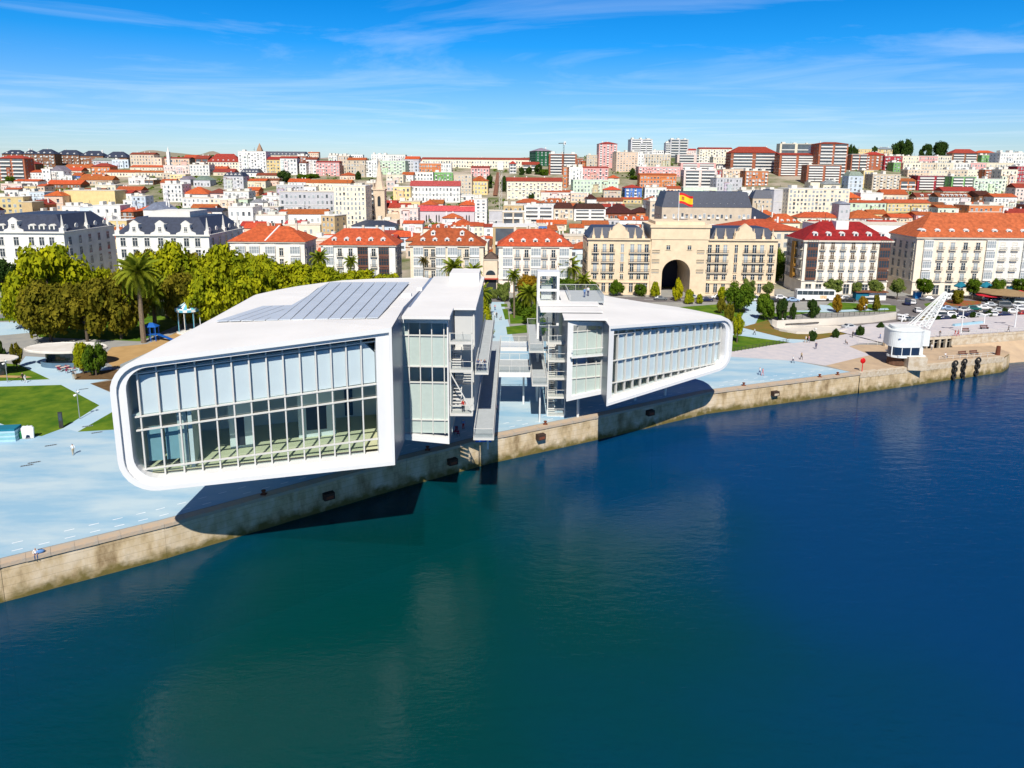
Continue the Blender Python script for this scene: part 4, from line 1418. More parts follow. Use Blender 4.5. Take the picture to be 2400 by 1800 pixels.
WSTONE = M('white_stone_dressing', (0.74, 0.72, 0.66, 1), rough=0.8, var=0.08)
ORNG = L(210, 100, 56, 0.72)
REDR = L(180, 50, 44, 0.75)
BRWN = L(176, 88, 50, 0.75)
WHT, CRM, PNK = L(248, 246, 238, 0.84), L(252, 242, 228, 0.88), L(252, 234, 220, 0.88)
YF = 234.0

# two white government blocks on the left
for k, (p0, p1, ye, cols, label) in enumerate((
        (-48, 149, 546, (-30, 7.6, 43, 78.6, 102.5, 126), 'long white palace with slate mansard roof at the far left behind the trees'),
        (271, 489, 553, (292, 320, 348, 380, 410, 440, 466), 'white palace with three curly gables on its slate roof, left of the red roofs'))):
    B = Block('palace', label, 'building', p0, p1, ye, YF, 30, WHT, 'white government palaces')
    B.cornice(B.h, 0.5, 0.6, WSTONE)
    for r, py in enumerate((580, 607, 633, 659)):
        z = B.Z(py)
        for c in cols:
            B.win(B.X(c), z - 0.4, 1.6, 2.7, WSTONE, PANE)
        for q in range(5):
            B.win(3 + q * 5.6, z - 0.4, 1.5, 2.6, WSTONE, PANE, side=1)
    B.hip(5.4, None, mat=SLATE, inset=5.0, over=0.1)
    B.h += 0.5
    for i, c in enumerate(cols):
        if (k == 0 and i == 2) or (k == 1 and i in (1, 3, 5)):
            x = B.X(c - 4 if k == 0 else c)
            mb = MB(); w, z = 2.3, B.h
            prof = [(-w - 1.0, 0), (w + 1.0, 0), (w + 0.8, 0.5), (w * 0.8, 1.0), (w * 0.62, 2.0), (w * 0.6, 3.2), (w * 0.7, 3.4), (w * 0.35, 4.1), (0, 4.6),
                    (-w * 0.35, 4.1), (-w * 0.7, 3.4), (-w * 0.6, 3.2), (-w * 0.62, 2.0), (-w * 0.8, 1.0), (-w - 0.8, 0.5)]
            for s_, yy in ((1, 0.0), (-1, 0.6)):
                pts = [(x + a, yy, z + b) for a, b in prof]
                mb.face(pts if s_ > 0 else list(reversed(pts)))
            for a, b in zip(prof, prof[1:] + prof[:1]):
                mb.face([(x + a[0], 0, z + a[1]), (x + a[0], 0.6, z + a[1]), (x + b[0], 0.6, z + b[1]), (x + b[0], 0, z + b[1])])
            mb.box(x - w * 0.55, x + w * 0.55, 0.6, 4, z, z + 3.3)
            mb.build('gable', WSTONE, B.root)
            B.win(x, z + 1.0, 0.9, 1.4, WSTONE, PANE)
        elif k == 0:
            B.dormer(B.X(c), 0.6, B.h + 0.4, 1.9, 1.5, WSTONE)
    for q in range(5):
        mb = MB(); yq = 3 + q * 5.6
        mb.lathe([(0.9, 0), (0.9, 0.25)], 12); WM = Matrix.Translation((B.w / 2 - 0.9, yq, B.h + 1.4)) @ Matrix.Rotation(rad(90), 4, 'Y')
        mb.v = [tuple(WM @ Vector(p)) for p in mb.v]
        mb.build('dormer', WSTONE, B.roof)
    for x in (-B.w / 2 + 0.6, B.w / 2 - 0.6):
        pinnacle(B.root, x, 0.6, B.h, 5.6, 0.75, WSTONE)
    for y in (14, 27):
        pinnacle(B.root, B.w / 2 - 0.6, y, B.h, 5.6, 0.75, WSTONE)
    if k == 1:
        mb = MB(); mb.box(-7, 7, 6, 20, B.h + 4.9, B.h + 7.2); mb.build('attic_storey', WSTONE, B.root)

# red roofed apartment houses facing the gardens
specs = [(538, 713, 569, 14, 'cream house with orange hipped roof split by a pale gutter line', CRM, ORNG, 4.6, [(565, 'g'), (598, 'g'), (635, 'g'), (660, 'w'), (693, 'g')], False),
         (752, 926, 577, 13, 'white house with orange roof, five dormers and dark timber galleries', WHT, L(206, 94, 56, .72), 5.0, [(771, 'g'), (797, 'w'), (822, 'w'), (851, 'd'), (876, 'w'), (900, 'd')], True),
         (961, 1133, 578, 13, 'beige house with brown tiled roof and many dormers behind the garden palms', L(246, 226, 200, .86), BRWN, 5.2, [(981, 'g'), (999, 'w'), (1015, 'w'), (1033, 'g'), (1061, 'g'), (1077, 'w'), (1094, 'w'), (1112, 'g')], True),
         (1169, 1341, 580, 13, 'pink house with orange hipped roof at the end of the garden path', PNK, L(206, 92, 56, .72), 5.2, [(1190, 'g'), (1213, 'w'), (1234, 'w'), (1256, 'g'), (1276, 'w'), (1297, 'w'), (1322, 'g')], True)]
for p0, p1, ye, dp, label, wc, rc, rh, bays, dorm in specs:
    B = Block('apartment_house', label, 'house', p0, p1, ye, YF, dp, wc, 'houses facing the gardens')
    B.cornice(B.h, 0.42, 0.5)
    B.cornice(4.3, 0.25, 0.2)
    r = B.hip(rh, rc)
    zs_ = [4.9, 8.6, 12.2] if B.h > 16.3 else [4.6, 8.2, 11.8]
    if B.h > 18.8: zs_.append(15.2)
    for c, ty in bays:
        x = B.X(c)
        if ty in 'gd':
            for z in zs_:
                if z + 3.2 < B.h: B.gallery(x, z, 3.3, 3.3, ty == 'd')
        else:
            for z in zs_:
                if z + 2.8 < B.h: B.win(x, z, 1.2, 2.5, balc=2.2 if rnd.random() < 0.75 else 0)
        B.win(x, 0.2, 1.7, 3.2, pane=PANE)
    for z in zs_:
        for q in range(3):
            if z + 2.8 < B.h:
                B.win(2.2 + q * 4.2, z, 1.2, 2.3, side=1); B.win(2.2 + q * 4.2, z, 1.2, 2.3, side=-1)
    B.h += 0.42
    if dorm:
        n = 5
        for i in range(n):
            B.dormer(-B.w * 0.33 + B.w * 0.66 * i / (n - 1), 1.1, B.h + 0.75, 1.5, 1.2)
        if rc == BRWN:
            for i in range(2): B.dormer(-B.w * 0.2 + B.w * 0.4 * i, 3.4, B.h + 3.1, 1.4, 1.0)
    else:
        mb = MB(); mb.bar((-0.5, -0.3, B.h + 0.25), (2.2, 7, B.h + rh + 0.15), 0.5, 0.25); mb.build('gutter', SASH, r)
    for i in range(4):
        x = rnd.uniform(-B.w * .32, B.w * .32)
        mb = MB(); mb.box(x - .4, x + .4, dp * .55, dp * .55 + .7, B.h + rh * 0.5, B.h + rh + 0.9); mb.build('chimney', TRIM, r)

# little arched portal in the gap
B = Block('portal_house', 'narrow pale portal house with a half round window at the end of the path', 'house', 1134, 1166, 610, YF + 1, 8, L(244, 224, 196, .8))
B.cornice(B.h, 0.3, 0.2); B.hip(2.0, L(120, 100, 90, .6), over=0.2)
mb = MB()
pts = [(1.6 * math.cos(math.pi * i / 10), -0.05, B.Z(645) + 1.6 * math.sin(math.pi * i / 10)) for i in range(11)]
mb.face(list(reversed(pts))); mb.face([(1.9 * p[0] / 1.6, -0.03, B.Z(645) + (p[2] - B.Z(645)) * 1.2) for p in reversed(pts)], 1)
mb.build('arched_window', [PANE, TRIM], B.root)
mb = MB(); mb.box(-1.9, 1.9, -0.04, 0.0, 0, 4.2); mb.build('doorway', DARK, B.root)
mb = MB(); mb.box(-2.6, 2.6, -1.2, 0, 4.3, 4.6); mb.build('awning', M('red_shop_awning', (0.4, 0.05, 0.03, 1)), B.root)

# the long bank building with the great arch
BY = 231.0
B = Block('bank_building', 'long sandstone bank building with a huge central arch and slate mansards', 'building', 1379, 1824, 563, BY, 18, L(244, 226, 200, 0.84))
STONE = M('sandstone_ashlar', L(242, 218, 184, .84), rough=0.85, var=0.12, scale=0.5, detail=7)
bpy.data.objects.remove(B.wallo)
ax = B.X(1585.5); ar = (UY(1618, 650, BY).x - UY(1552, 650, BY).x) / 2
spring = B.Z(605) - ar
top_c = B.Z(524); c0, c1 = B.X(1525), B.X(1657)
mb = MB()
mb.box(-B.w / 2, c0, 0, 18, -0.5, B.h); mb.box(c1, B.w / 2, 0, 18, -0.5, B.h)
n = 16
for y, sg in ((-0.6, 1), (18, -1)):
    def fc(p): mb.face(p if sg > 0 else list(reversed(p)))
    fc([(c0, y, -0.5), (ax - ar, y, -0.5), (ax - ar, y, spring), (c0, y, spring)])
    fc([(ax + ar, y, -0.5), (c1, y, -0.5), (c1, y, spring), (ax + ar, y, spring)])
    for i in range(n):
        t0, t1 = math.pi - math.pi * i / n, math.pi - math.pi * (i + 1) / n
        p0, p1 = (ax + ar * math.cos(t0), spring + ar * math.sin(t0)), (ax + ar * math.cos(t1), spring + ar * math.sin(t1))
        xa = c0 + (c1 - c0) * i / n; xb = c0 + (c1 - c0) * (i + 1) / n
        fc([(p0[0], y, p0[1]), (p1[0], y, p1[1]), (xb, y, B.h + 0.3), (xa, y, B.h + 0.3)])
        if sg > 0:
            mb.face([(p1[0], -0.6, p1[1]), (p0[0], -0.6, p0[1]), (p0[0], 18, p0[1]), (p1[0], 18, p1[1])])
    fc([(c0, y, spring), (ax - ar, y, spring), (c0, y, B.h + 0.3)]); fc([(ax + ar, y, spring), (c1, y, spring), (c1, y, B.h + 0.3)])
mb.face([(ax - ar, -0.6, -0.5), (ax - ar, -0.6, spring), (ax - ar, 18, spring), (ax - ar, 18, -0.5)])
mb.face([(ax + ar, -0.6, spring), (ax + ar, -0.6, -0.5), (ax + ar, 18, -0.5), (ax + ar, 18, spring)])
mb.face([(c0, -0.6, -0.5), (c0, -0.6, B.h + .3), (c0, 0, B.h + .3), (c0, 0, -0.5)]); mb.face([(c1, 0, -0.5), (c1, 0, B.h + .3), (c1, -0.6, B.h + .3), (c1, -0.6, -0.5)])
mb.build('wall', STONE, B.root)
mb = MB(); mb.box(c0 - 0.3, c1 + 0.3, -0.8, 14, B.h + 0.3, top_c - 0.9); mb.box(c0 - 0.7, c1 + 0.7, -1.2, 14.4, top_c - 0.9, top_c); mb.box(c0 + 1.2, c1 - 1.2, 0.4, 13, top_c, top_c + 1.0)
mb.build('attic', STONE, B.root)
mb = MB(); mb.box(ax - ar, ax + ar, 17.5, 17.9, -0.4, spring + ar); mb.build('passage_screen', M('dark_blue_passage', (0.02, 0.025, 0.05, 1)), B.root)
for x0, x1 in ((-B.w / 2 - .5, c0 - 0.4), (c1 + 0.4, B.w / 2 + .5)):
    mb = MB(); mb.box(x0, x1, -0.6, 0.02, B.h, B.h + 0.5); mb.build('cornice', STONE, B.root); mb = MB(); mb.box(x0 + .2, x1 - .2, -0.3, 0.0, 4.0, 4.3); mb.build('string_course', STONE, B.root)
    mb = MB(); mb.hip(x0 + 0.6, x1 - 0.6, 0.9, 17.5, B.h + 0.5, 3.3, inset=2.2, over=0); B.roof = mb.build('mansard_roof', SLATE, B.root)
    for q in range(7):
        x = x0 + 2.2 + (x1 - x0 - 4.4) * q / 6
        if q != 3: pinnacle(B.root, x, 0.4, B.h + 0.5, 3.4, 0.5, STONE)
    xm = (x0 + x1) / 2
    prof = [(-3.4, 0), (3.4, 0), (3.2, 2.0), (2.2, 2.6), (1.9, 3.6), (0, 5.0), (-1.9, 3.6), (-2.2, 2.6), (-3.2, 2.0)]
    mb = MB(); mb.face([(xm + a, -0.7, B.h + .5 + b) for a, b in prof]); mb.face([(xm + a, 1.0, B.h + .5 + b) for a, b in reversed(prof)])
    for a, b in zip(prof, prof[1:] + prof[:1]):
        mb.face([(xm + a[0], -0.7, B.h + .5 + a[1]), (xm + a[0], 1.0, B.h + .5 + a[1]), (xm + b[0], 1.0, B.h + .5 + b[1]), (xm + b[0], -0.7, B.h + .5 + b[1])])
    mb.build('pediment', STONE, B.root)
cx = lambda v: 1300 + v / 3.687
lc = (350, 428, 490, 583, 668, 730, 792, 870); rc_ = (1255, 1335, 1403, 1470, 1565, 1652, 1722, 1787, 1868)
grp = [((428, 490), 2), ((668, 730, 792), 3), ((1335, 1403, 1470), 3), ((1652, 1722, 1787), 3)]
for py, hh in ((1068, 2.7), (1150, 2.7), (1235, 2.7), (1298, 1.6), (1410, 3.2)):
    z = B.Z(300 + py / 3.687)
    for c in lc + rc_:
        x = B.X(cx(c))
        single = c in (350, 870, 1255, 1868)
        B.win(x, z, 1.25 if c not in (583, 1565) else 1.0, hh, STONE, PANE if (c > 1200 and rnd.random() < .75) or rnd.random() < .35 or py > 1250 else PANEL, balc=2.4 if single and hh > 2 and py < 1300 else 0)
    if hh > 2.5 and py < 1300:
        for g, k in grp:
            x = (B.X(cx(g[0])) + B.X(cx(g[-1]))) / 2
            link('balcony', balcony_mesh(round(B.X(cx(g[-1])) - B.X(cx(g[0])) + 2.2, 1)), B.root, (x, 0, z))
    for q in range(4): B.win(2.4 + q * 4.2, z, 1.2, hh, STONE, PANE, side=-1)
for c in (975, 1157): 
    o = B.win(B.X(cx(c)), B.Z(300 + 1040 / 3.687), 1.2, 1.4, STONE, PANE); o.location.y = -0.6
# flag above the bank
fp = UY(1590, 524, 236)
fl = thing('flag_pole', 'big red and yellow national flag flying on its mast above the bank', 'flag', (fp.x, 236, top_c))
ft = UY(1592, 450, 236)
mb = MB(); mb.tube((0, 0, 0), (ft.x - fp.x, 0, ft.z - top_c), 0.14, 0.08); mb.build('mast', WHITE, fl)
n, m_ = 16, 9
mb = MB(); w, h = UY(1628, 460, 236).x - UY(1594, 460, 236).x, 3.4
for i in range(n + 1):
    for j in range(m_ + 1):
        u, v = i / n, j / m_
        mb.v.append((ft.x - fp.x + w * u, 0.55 * math.sin(u * 7.5 + v) * u, ft.z - top_c - 0.3 - h * v - 1.0 * u + 0.25 * math.sin(u * 6)))
for i in range(n):
    for j in range(m_):
        a = i * (m_ + 1) + j
        mb.f.append((a, a + m_ + 1, a + m_ + 2, a + 1)); mb.m.append(0 if 2 <= j < 7 else 1)
for i in range(3, 6):
    for j in range(3, 6): mb.m[i * m_ + j] = 2 if (i, j) != (4, 3) else 1
mb.build('flag', [M('flag_yellow', (0.85, 0.55, 0.02, 1), var=0.03), M('flag_red', (0.6, 0.02, 0.02, 1), var=0.03), M('flag_emblem', (0.45, 0.16, 0.03, 1))], fl, smooth=True)

# right hand houses
B = Block('apartment_house', 'cream apartment house with dark red hipped roof and brown timber galleries', 'house', 1886, 2089, 567, 235, 15, L(252, 242, 226, .88), 'houses facing the road')
B.cornice(B.h, 0.5, 0.7); B.cornice(4.3, .3, .25)
r = B.hip(5.8, L(164, 36, 38, .68)); B.h += 0.5
for i in range(6): B.dormer(-B.w * 0.36 + B.w * 0.78 * i / 5, 1.3, B.h + 0.9, 1.5, 1.3)
mb = MB(); mb.box(-2.6, 1.6, 4.0, 8, B.h + 2.5, B.h + 6.0); mb.build('roof_plant_box', SASH, r)
for c in (1926, 1950, 1974, 1998, 2022, 2046):
    for z in (4.9, 8.4, 11.8, 15.0):
        if z + 2.4 < B.h: B.win(B.X(c), z, 1.1, 2.3, pane=M('brown_shutter', (0.14, 0.09, 0.05, 1)) if rnd.random() < .6 else PANEL, balc=2.1)
for c in (1902, 2071):
    for z in (4.9, 8.4, 11.8, 15.0):
        if z + 3 < B.h: B.gallery(B.X(c), z, 3.4, 3.3, True)
for c in (1900, 1924, 1948, 1990, 2010, 2034, 2060): B.win(B.X(c), 0.1, 1.9, 3.3, pane=PANE)
for z in (4.9, 8.4, 11.8, 15.0):
    for q in range(4): B.win(2 + q * 3.6, z, 1.2, 2.3, side=-1, balc=2.0)
mb = MB(); mb.box(-B.w / 2 - 0.8, -B.w / 2, 6.0, 8.6, 4.5, 17); mb.build('gallery', M('ochre_gallery', (0.5, 0.25, 0.04, 1)), B.root)
B = Block('apartment_house', 'long cream and white apartment house with orange tiled roof at the right edge', 'house', 2150, 2600, 560, 235, 17, L(252, 236, 212, .88), 'houses facing the road')
B.cornice(B.h, 0.5, 0.6); B.cornice(4.3, .3, .25)
r = B.hip(7.6, L(206, 108, 64, .72)); B.h += .5
for c in (2172, 2202, 2230, 2260, 2289, 2318, 2347, 2375, 2405, 2435, 2465, 2495):
    for z in (4.9, 8.4, 11.8, 15.2):
        if z + 2.8 > B.h: continue
        if c in (2172, 2318, 2405): B.gallery(B.X(c), z, 3.0, 3.2)
        else: B.win(B.X(c), z, 1.3, 2.4, pane=PANEL if rnd.random() < .6 else PANE, balc=2.4)
    B.win(B.X(c), 0.1, 1.9, 3.2, pane=PANE)
for i in range(13): B.dormer(-B.w * 0.46 + B.w * 0.9 * i / 12, 1.4, B.h + .9, 1.7, 1.2)
mb = MB(); mb.box(-11, -6, 7.6, 8.3, B.h + 5.6, B.h + 6.6); mb.build('skylight', PANEL, r)
for z in (4.9, 8.4, 11.8, 15.0):
    for q in range(4): B.win(2 + q * 3.8, z, 1.2, 2.3, side=-1, pane=PANE)
mb = MB(); wx = B.X(2335); mb.box(wx, B.w / 2 + .02, -0.06, 0, 4.6, B.h - 0.5); mb.build('white_facade', WSTONE, B.root)
# ------------------------------------------------------------------ the town on the hill
PAL = {'white': (246, 244, 238), 'cream': (248, 234, 202), 'beige': (228, 208, 178), 'yellow': (244, 214, 140), 'pink': (240, 168, 162), 'peach': (246, 210, 178),
       'brick': (182, 98, 64), 'orange': (226, 128, 70), 'crimson': (190, 44, 58), 'green': (120, 190, 100), 'pale green': (212, 236, 204), 'blue': (80, 134, 226),
       'grey': (206, 206, 212), 'brown': (150, 98, 66), 'dark green': (22, 108, 66), 'pale blue': (206, 222, 238), 'pale pink': (248, 218, 206), 'tan': (226, 190, 130)}
RP = {'o': ('orange tiled', (214, 104, 58)), 'r': ('red tiled', (186, 70, 56)), 'k': ('rose red', (222, 92, 96)), 'b': ('brown tiled', (150, 84, 60)), 's': ('slate', None), 'g': ('grey', (160, 162, 168)),
      'd': ('dark brown', (84, 44, 36))}


def solve_Y(px, yb):
    lo, hi = 255.0, 960.0
    for _ in range(30):
        m = (lo + hi) / 2
        p = UY(px, yb, m)
        if p.z > terrain(p.x, m): lo = m
        else: hi = m
    return lo


HOUSES = []


def facade(mb, w, h, z0, d, style, n_f=None, n_c=None, gap=0.5):
    kw, kh, kc = rnd.uniform(.40, .58), rnd.uniform(.42, .60), rnd.uniform(.25, .7)
    """window boxes on front and both sides; slots 0 pane, 1 curtained, 2 sash, 3 wall-like band"""
    f = n_f or max(1, round((h - 1.2) / 3.0)); c = n_c or max(1, round((w - 1.0) / 2.7))
    fh = (h - 0.9) / f; cw_ = (w - 0.8) / c
    for j in range(f):
        z = z0 + 0.7 + fh * j
        if style == 'b':                       # balconies: deep white parapets over shaded bands
            for a, b in ((-w / 2 + w * .06, -w * .04), (w * .04, w / 2 - w * .06)):
                mb.box(a, b, -0.04, 0, z + 1.0, z + fh - 0.35, 0, False)
                mb.box(a - .1, b + .1, -0.9, 0, z - 0.1, z + 0.95, 2)
            continue
        for i in range(c):
            x = -w / 2 + 0.4 + cw_ * (i + 0.5)
            if rnd.random() < 0.07: continue
            ww = min(cw_ * kw, 1.5) / 2 * rnd.choice((1, 1, 1, .7)); hh = min(fh * kh, 1.9) * rnd.choice((1, 1, 1.2, .8))
            mb.box(x - ww - .1, x + ww + .1, -0.05, 0, z + .25, z + .45 + hh, 2, False)
            if style == 'v' and i % 2 == 0:
                mb.box(x - ww - .3, x + ww + .3, -0.8, 0, z + 0.0, z + 1.0, 2); hh *= 1.1
            mb.box(x - ww, x + ww, -0.09, -0.05, z + .35, z + .35 + hh, 0 if rnd.random() < kc else 1, False)
            if rnd.random() < .08: mb.box(x - ww - .1, x + ww + .1, -.7, -.05, z + .35 + hh, z + .45 + hh, 3)
    for sg in (-1, 1):
        cs = max(1, int(d / 4.5))
        for j in range(f):
            z = z0 + 0.9 + fh * j
            for i in range(cs):
                y = d * (i + .5) / cs
                x0, x1 = (-w / 2 - .06, -w / 2) if sg < 0 else (w / 2, w / 2 + .06)
                mb.box(x0, x1, y - .55, y + .55, z + .3, z + 1.6, 0, False)


WIN4 = [M('far_window_pane', (0.10, 0.12, 0.14, 1), rough=.15, var=.4, scale=.2, spec=.6), PANEL, SASH, M('window_awning', (.45, .22, .12, 1), col2=(.2, .32, .3, 1), scale=.02)]  # far panes paler than near ones: haze put into the colour


def house(px0, px1, yt, yb, wall, roof='f', style='w', rt=None, d=12.0, yaw=None, desc=None, dorm=0, Y=None, what=None, floors=None, cols=None, fixed=None):
    pm = (px0 + px1) / 2
    if Y is None: Y = solve_Y(pm, yb)
    c = UY(pm, yt, Y)
    z0 = terrain(c.x, Y)
    w = UY(px1, yt, Y).x - UY(px0, yt, Y).x
    h = max(c.z - z0, 3.2)
    yaw = rnd.uniform(-0.07, 0.07) if yaw is None else yaw
    low = roof[0] != 'f' and w > 2.2 * h
    what = what or ('tower block' if h > 25 else 'apartment block' if h > 14 else 'town house' if h > 8.5 else 'house')
    root = thing(what.replace(' ', '_'), '', 'building', (c.x, Y, z0), yaw)
    HOUSES.append(dict(root=root, px=(px0, px1), yt=yt, yb=yb, Y=Y, x=c.x, w=w, d=d, h=h, wall=wall, roof=roof, what=what, desc=desc, fixed=fixed, style=style, dorm=dorm))
    rgb = PAL[wall]
    j = rnd.uniform(0.93, 1.04)
    g_ = sum(rgb) / 3; col = L(*[min(255, (g_ + (v - g_) * 0.80) * j) for v in rgb], 0.90)
    mb = MB(); mb.box(-w / 2, w / 2, 0, d, -5, h)
    mb.build('wall', WALLP, root, color=col)
    mb = MB(); facade(mb, w, h, 0, d, style, floors, cols)
    if mb.f:
        o = mb.build('window', WIN4, root); o['kind'] = 'stuff'
    if w > 8 and d > 8 and not floors:           # annexes, bay stacks and lower wings
        for _ in range(rnd.choice((0, 1, 1, 2))):
            aw, ah = rnd.uniform(2.2, min(6, w * .4)), h * rnd.uniform(.45, .9)
            ax_ = rnd.uniform(-w / 2, w / 2 - aw); ad = rnd.uniform(.5, 1.6)
            mb = MB(); mb.box(ax_, ax_ + aw, -ad, -.02, -5, ah); k_ = MB(); facade(k_, aw - .5, ah, 0, .1, 'w')
            an = mb.build('annex', WALLP, root, color=tuple(min(1, c * rnd.uniform(.86, 1.06)) for c in col[:3]) + (1,))
            k_.v = [(v[0] + ax_ + aw / 2, v[1] - ad, v[2]) for v in k_.v]
            if k_.f: q_ = k_.build('window', WIN4, an); q_['kind'] = 'stuff'
            mb = MB(); mb.box(ax_ - .2, ax_ + aw + .2, -ad - .2, -.02, ah, ah + .2); mb.build('annex_roof', SASH if rnd.random() < .5 else M('terracotta_slab', (.34, .15, .08, 1), var=.3), an)
    if rnd.random() < .6 and h > 6:
        mb = MB(); zc2 = h * rnd.choice((.32, .5, .66)); mb.box(-w / 2 - .12, w / 2 + .12, -.16, -.0, zc2, zc2 + .28); mb.build('string_course', SASH, root)
    kind, rc = roof[0], RP.get(roof[1:] or 'o')
    rh = (UY(pm, rt, Y).z - c.z) if rt else (0.0 if kind == 'f' else min(w, d) * 0.26)
    rh = max(rh, 1.2) if kind != 'f' else 0
    mat, rcol = (SLATE, None) if rc and rc[1] is None else (TILE, L(*[min(255, v * rnd.uniform(.88, 1.06)) for v in rc[1]], 0.70) if rc else None)
    ro = None
    if kind == 'f':
        mb = MB(); mb.box(-w / 2 - .15, w / 2 + .15, -.15, d + .15, h, h + .35); mb.build('parapet', SASH if rnd.random() < .5 else TRIM, root)
        for _ in range(rnd.randint(0, 2)):
            x = rnd.uniform(-w * .42, w * .42); mb = MB(); mb.bar((x, d * .6, h + .3), (x, d * .6, h + rnd.uniform(2.2, 4.2)), .12, .12); mb.bar((x - .7, d * .6, h + 2.2), (x + .7, d * .6, h + 2.2), .1, .1); mb.build('aerial', IRON, root)
        n = rnd.randint(0, 3)
        for k in range(n):
            x = w * (-.36 + .36 * k) + rnd.uniform(-.6, .6); a = rnd.uniform(.8, min(2.2, w * .14 + .4))
            mb = MB(); mb.box(x - a, x + a, d * .35, d * .7, h + .35, h + rnd.uniform(1.4, 2.6)); mb.build('roof_hut', WALLP, root, color=L(232, 228, 218, .8))
    elif kind == 'h':
        mb = MB(); mb.hip(-w / 2, w / 2, 0, d, h, rh, over=.6); ro = mb.build('roof', mat, root, color=rcol)
    elif kind == 'm':
        mb = MB(); mb.hip(-w / 2, w / 2, 0, d, h, rh, inset=min(2.4, d * .3), over=.2); ro = mb.build('roof', mat, root, color=rcol)
    elif kind == 'g':
        mb = MB(); mb.gable(-w / 2, w / 2, 0, d, h, rh); ro = mb.build('roof', mat, root, color=rcol)
    elif kind == 'y':                           # gable end towards the sea
        mb = MB(); mb.gable(-w / 2, w / 2, 0, d, h, rh, along='y'); ro = mb.build('roof', mat, root, color=rcol)
        mb = MB(); mb.face([(-w / 2, -.02, h - .05), (w / 2, -.02, h - .05), (0, -.02, h + rh - .3)]); mb.build('gable_wall', WALLP, root, color=col)
    if ro is not None:
        if rnd.random() < .7:
            for _ in range(rnd.randint(1, 3)):
                x = rnd.uniform(-w * .38, w * .38); mb = MB(); mb.box(x - .35, x + .35, d * .5, d * .5 + .6, h + rh * .3, h + rh + .9); mb.build('chimney', SASH, ro)
        for i in range(dorm):
            x = -w * .42 + w * .84 * (i + .5) / dorm
            mb = MB(); mb.box(x - .8, x + .8, 0.5, 3.0, h - .2, h + 1.5); mb.gable(x - .8, x + .8, .5, 3.0, h + 1.5, .6, 0, 'y', over=.1)
            mb.box(x - .45, x + .45, .44, .5, h + .3, h + 1.2, 1); mb.build('dormer', [SASH, PANE], ro)
    return root


H = house
# far left: brick blocks on the ridge
H(-6, 57, 371, 424, 'brick', 'hr', 'b', rt=364, desc='big brick apartment block at the far left')
for i, (a, b, t, u, k) in enumerate(((4, 52, 361, 384, 351), (53, 79, 361, 384, 350), (79, 127, 361, 392, 349), (129, 186, 363, 386, 351), (188, 241, 365, 385, 353), (245, 297, 369, 384, 355))):
    H(a, b, t, u, 'brown', 'hs', 'v', rt=k, dorm=3, desc=None, what='ridge block')
H(56, 82, 384, 402, 'brown', 'hr', 'w')
H(46, 97, 404, 421, 'white', 'go', 'w', rt=398); H(97, 117, 396, 426, 'white', 'f', 'w')
H(120, 148, 400, 425, 'white', 'yg', 'w', rt=388, desc='white house with gable end facing the sea'); H(149, 212, 394, 404, 'cream', 'go', 'w', rt=385)
H(213, 258, 390, 411, 'orange', 'hr', 'v', rt=382, desc='orange red block with rows of white windows')
H(217, 262, 376, 386, 'grey', 'gg', 'w', rt=370); H(262, 300, 374, 394, 'pale blue', 'f', 'w')
H(250, 322, 404, 414, 'cream', 'go', 'w', rt=398); H(139, 168, 412, 424, 'white', 'f', 'w'); H(169, 188, 413, 421, 'blue', 'go', 'w', rt=405, desc='small blue house under an orange roof')
H(188, 240, 413, 424, 'cream', 'go', 'w', rt=408); H(150, 190, 400, 410, 'beige', 'go', 'w')
H(107, 190, 432, 442, 'brown', 'go', 'w', rt=422); H(185, 262, 422, 434, 'beige', 'go', 'w', rt=412)
H(32, 88, 425, 440, 'white', 'go', 'w', rt=420); H(0, 52, 431, 446, 'pale pink', 'f', 'w'); H(55, 84, 437, 452, 'yellow', 'f', 'w'); H(86, 104, 436, 456, 'peach', 'go', 'w')
H(10, 42, 444, 460, 'white', 'go', 'w', rt=440); H(44, 72, 450, 468, 'white', 'f', 'w'); H(66, 104, 451, 476, 'pale blue', 'f', 'w')
H(104, 145, 459, 494, 'peach', 'ho', 'w', rt=447, floors=2, cols=2, desc='peach square tower with four small windows and orange roof')
H(150, 268, 447, 488, 'yellow', 'f', 'w', d=16, floors=1, cols=5, desc='big blank pale yellow block')
H(223, 270, 434, 448, 'cream', 'f', 'w'); H(264, 307, 453, 480, 'white', 'gr', 'w', rt=446); H(272, 330, 449, 456, 'pink', 'go', 'w', rt=440)
H(145, 187, 484, 519, 'white', 'f', 'w', floors=2, cols=2, d=14); H(187, 219, 486, 519, 'pale blue', 'f', 'w', yaw=.1, floors=2, cols=2); H(219, 280, 482, 519, 'white', 'f', 'w', floors=2, cols=3, d=14)  # pale blue middle house: the white block's shaded side put into a colour
H(-10, 50, 462, 514, 'yellow', 'f', 'w', yaw=.2, desc='yellow block with olive side at the left edge'); H(50, 74, 474, 514, 'tan', 'f', 'w', floors=1)
H(72, 104, 480, 506, 'orange', 'yr', 'w', rt=468); H(78, 145, 497, 516, 'cream', 'f', 'w'); H(284, 312, 496, 520, 'brown', 'ho', 'w', rt=487)
H(288, 312, 470, 492, 'white', 'f', 'w'); H(308, 340, 460, 492, 'pale blue', 'f', 'w')
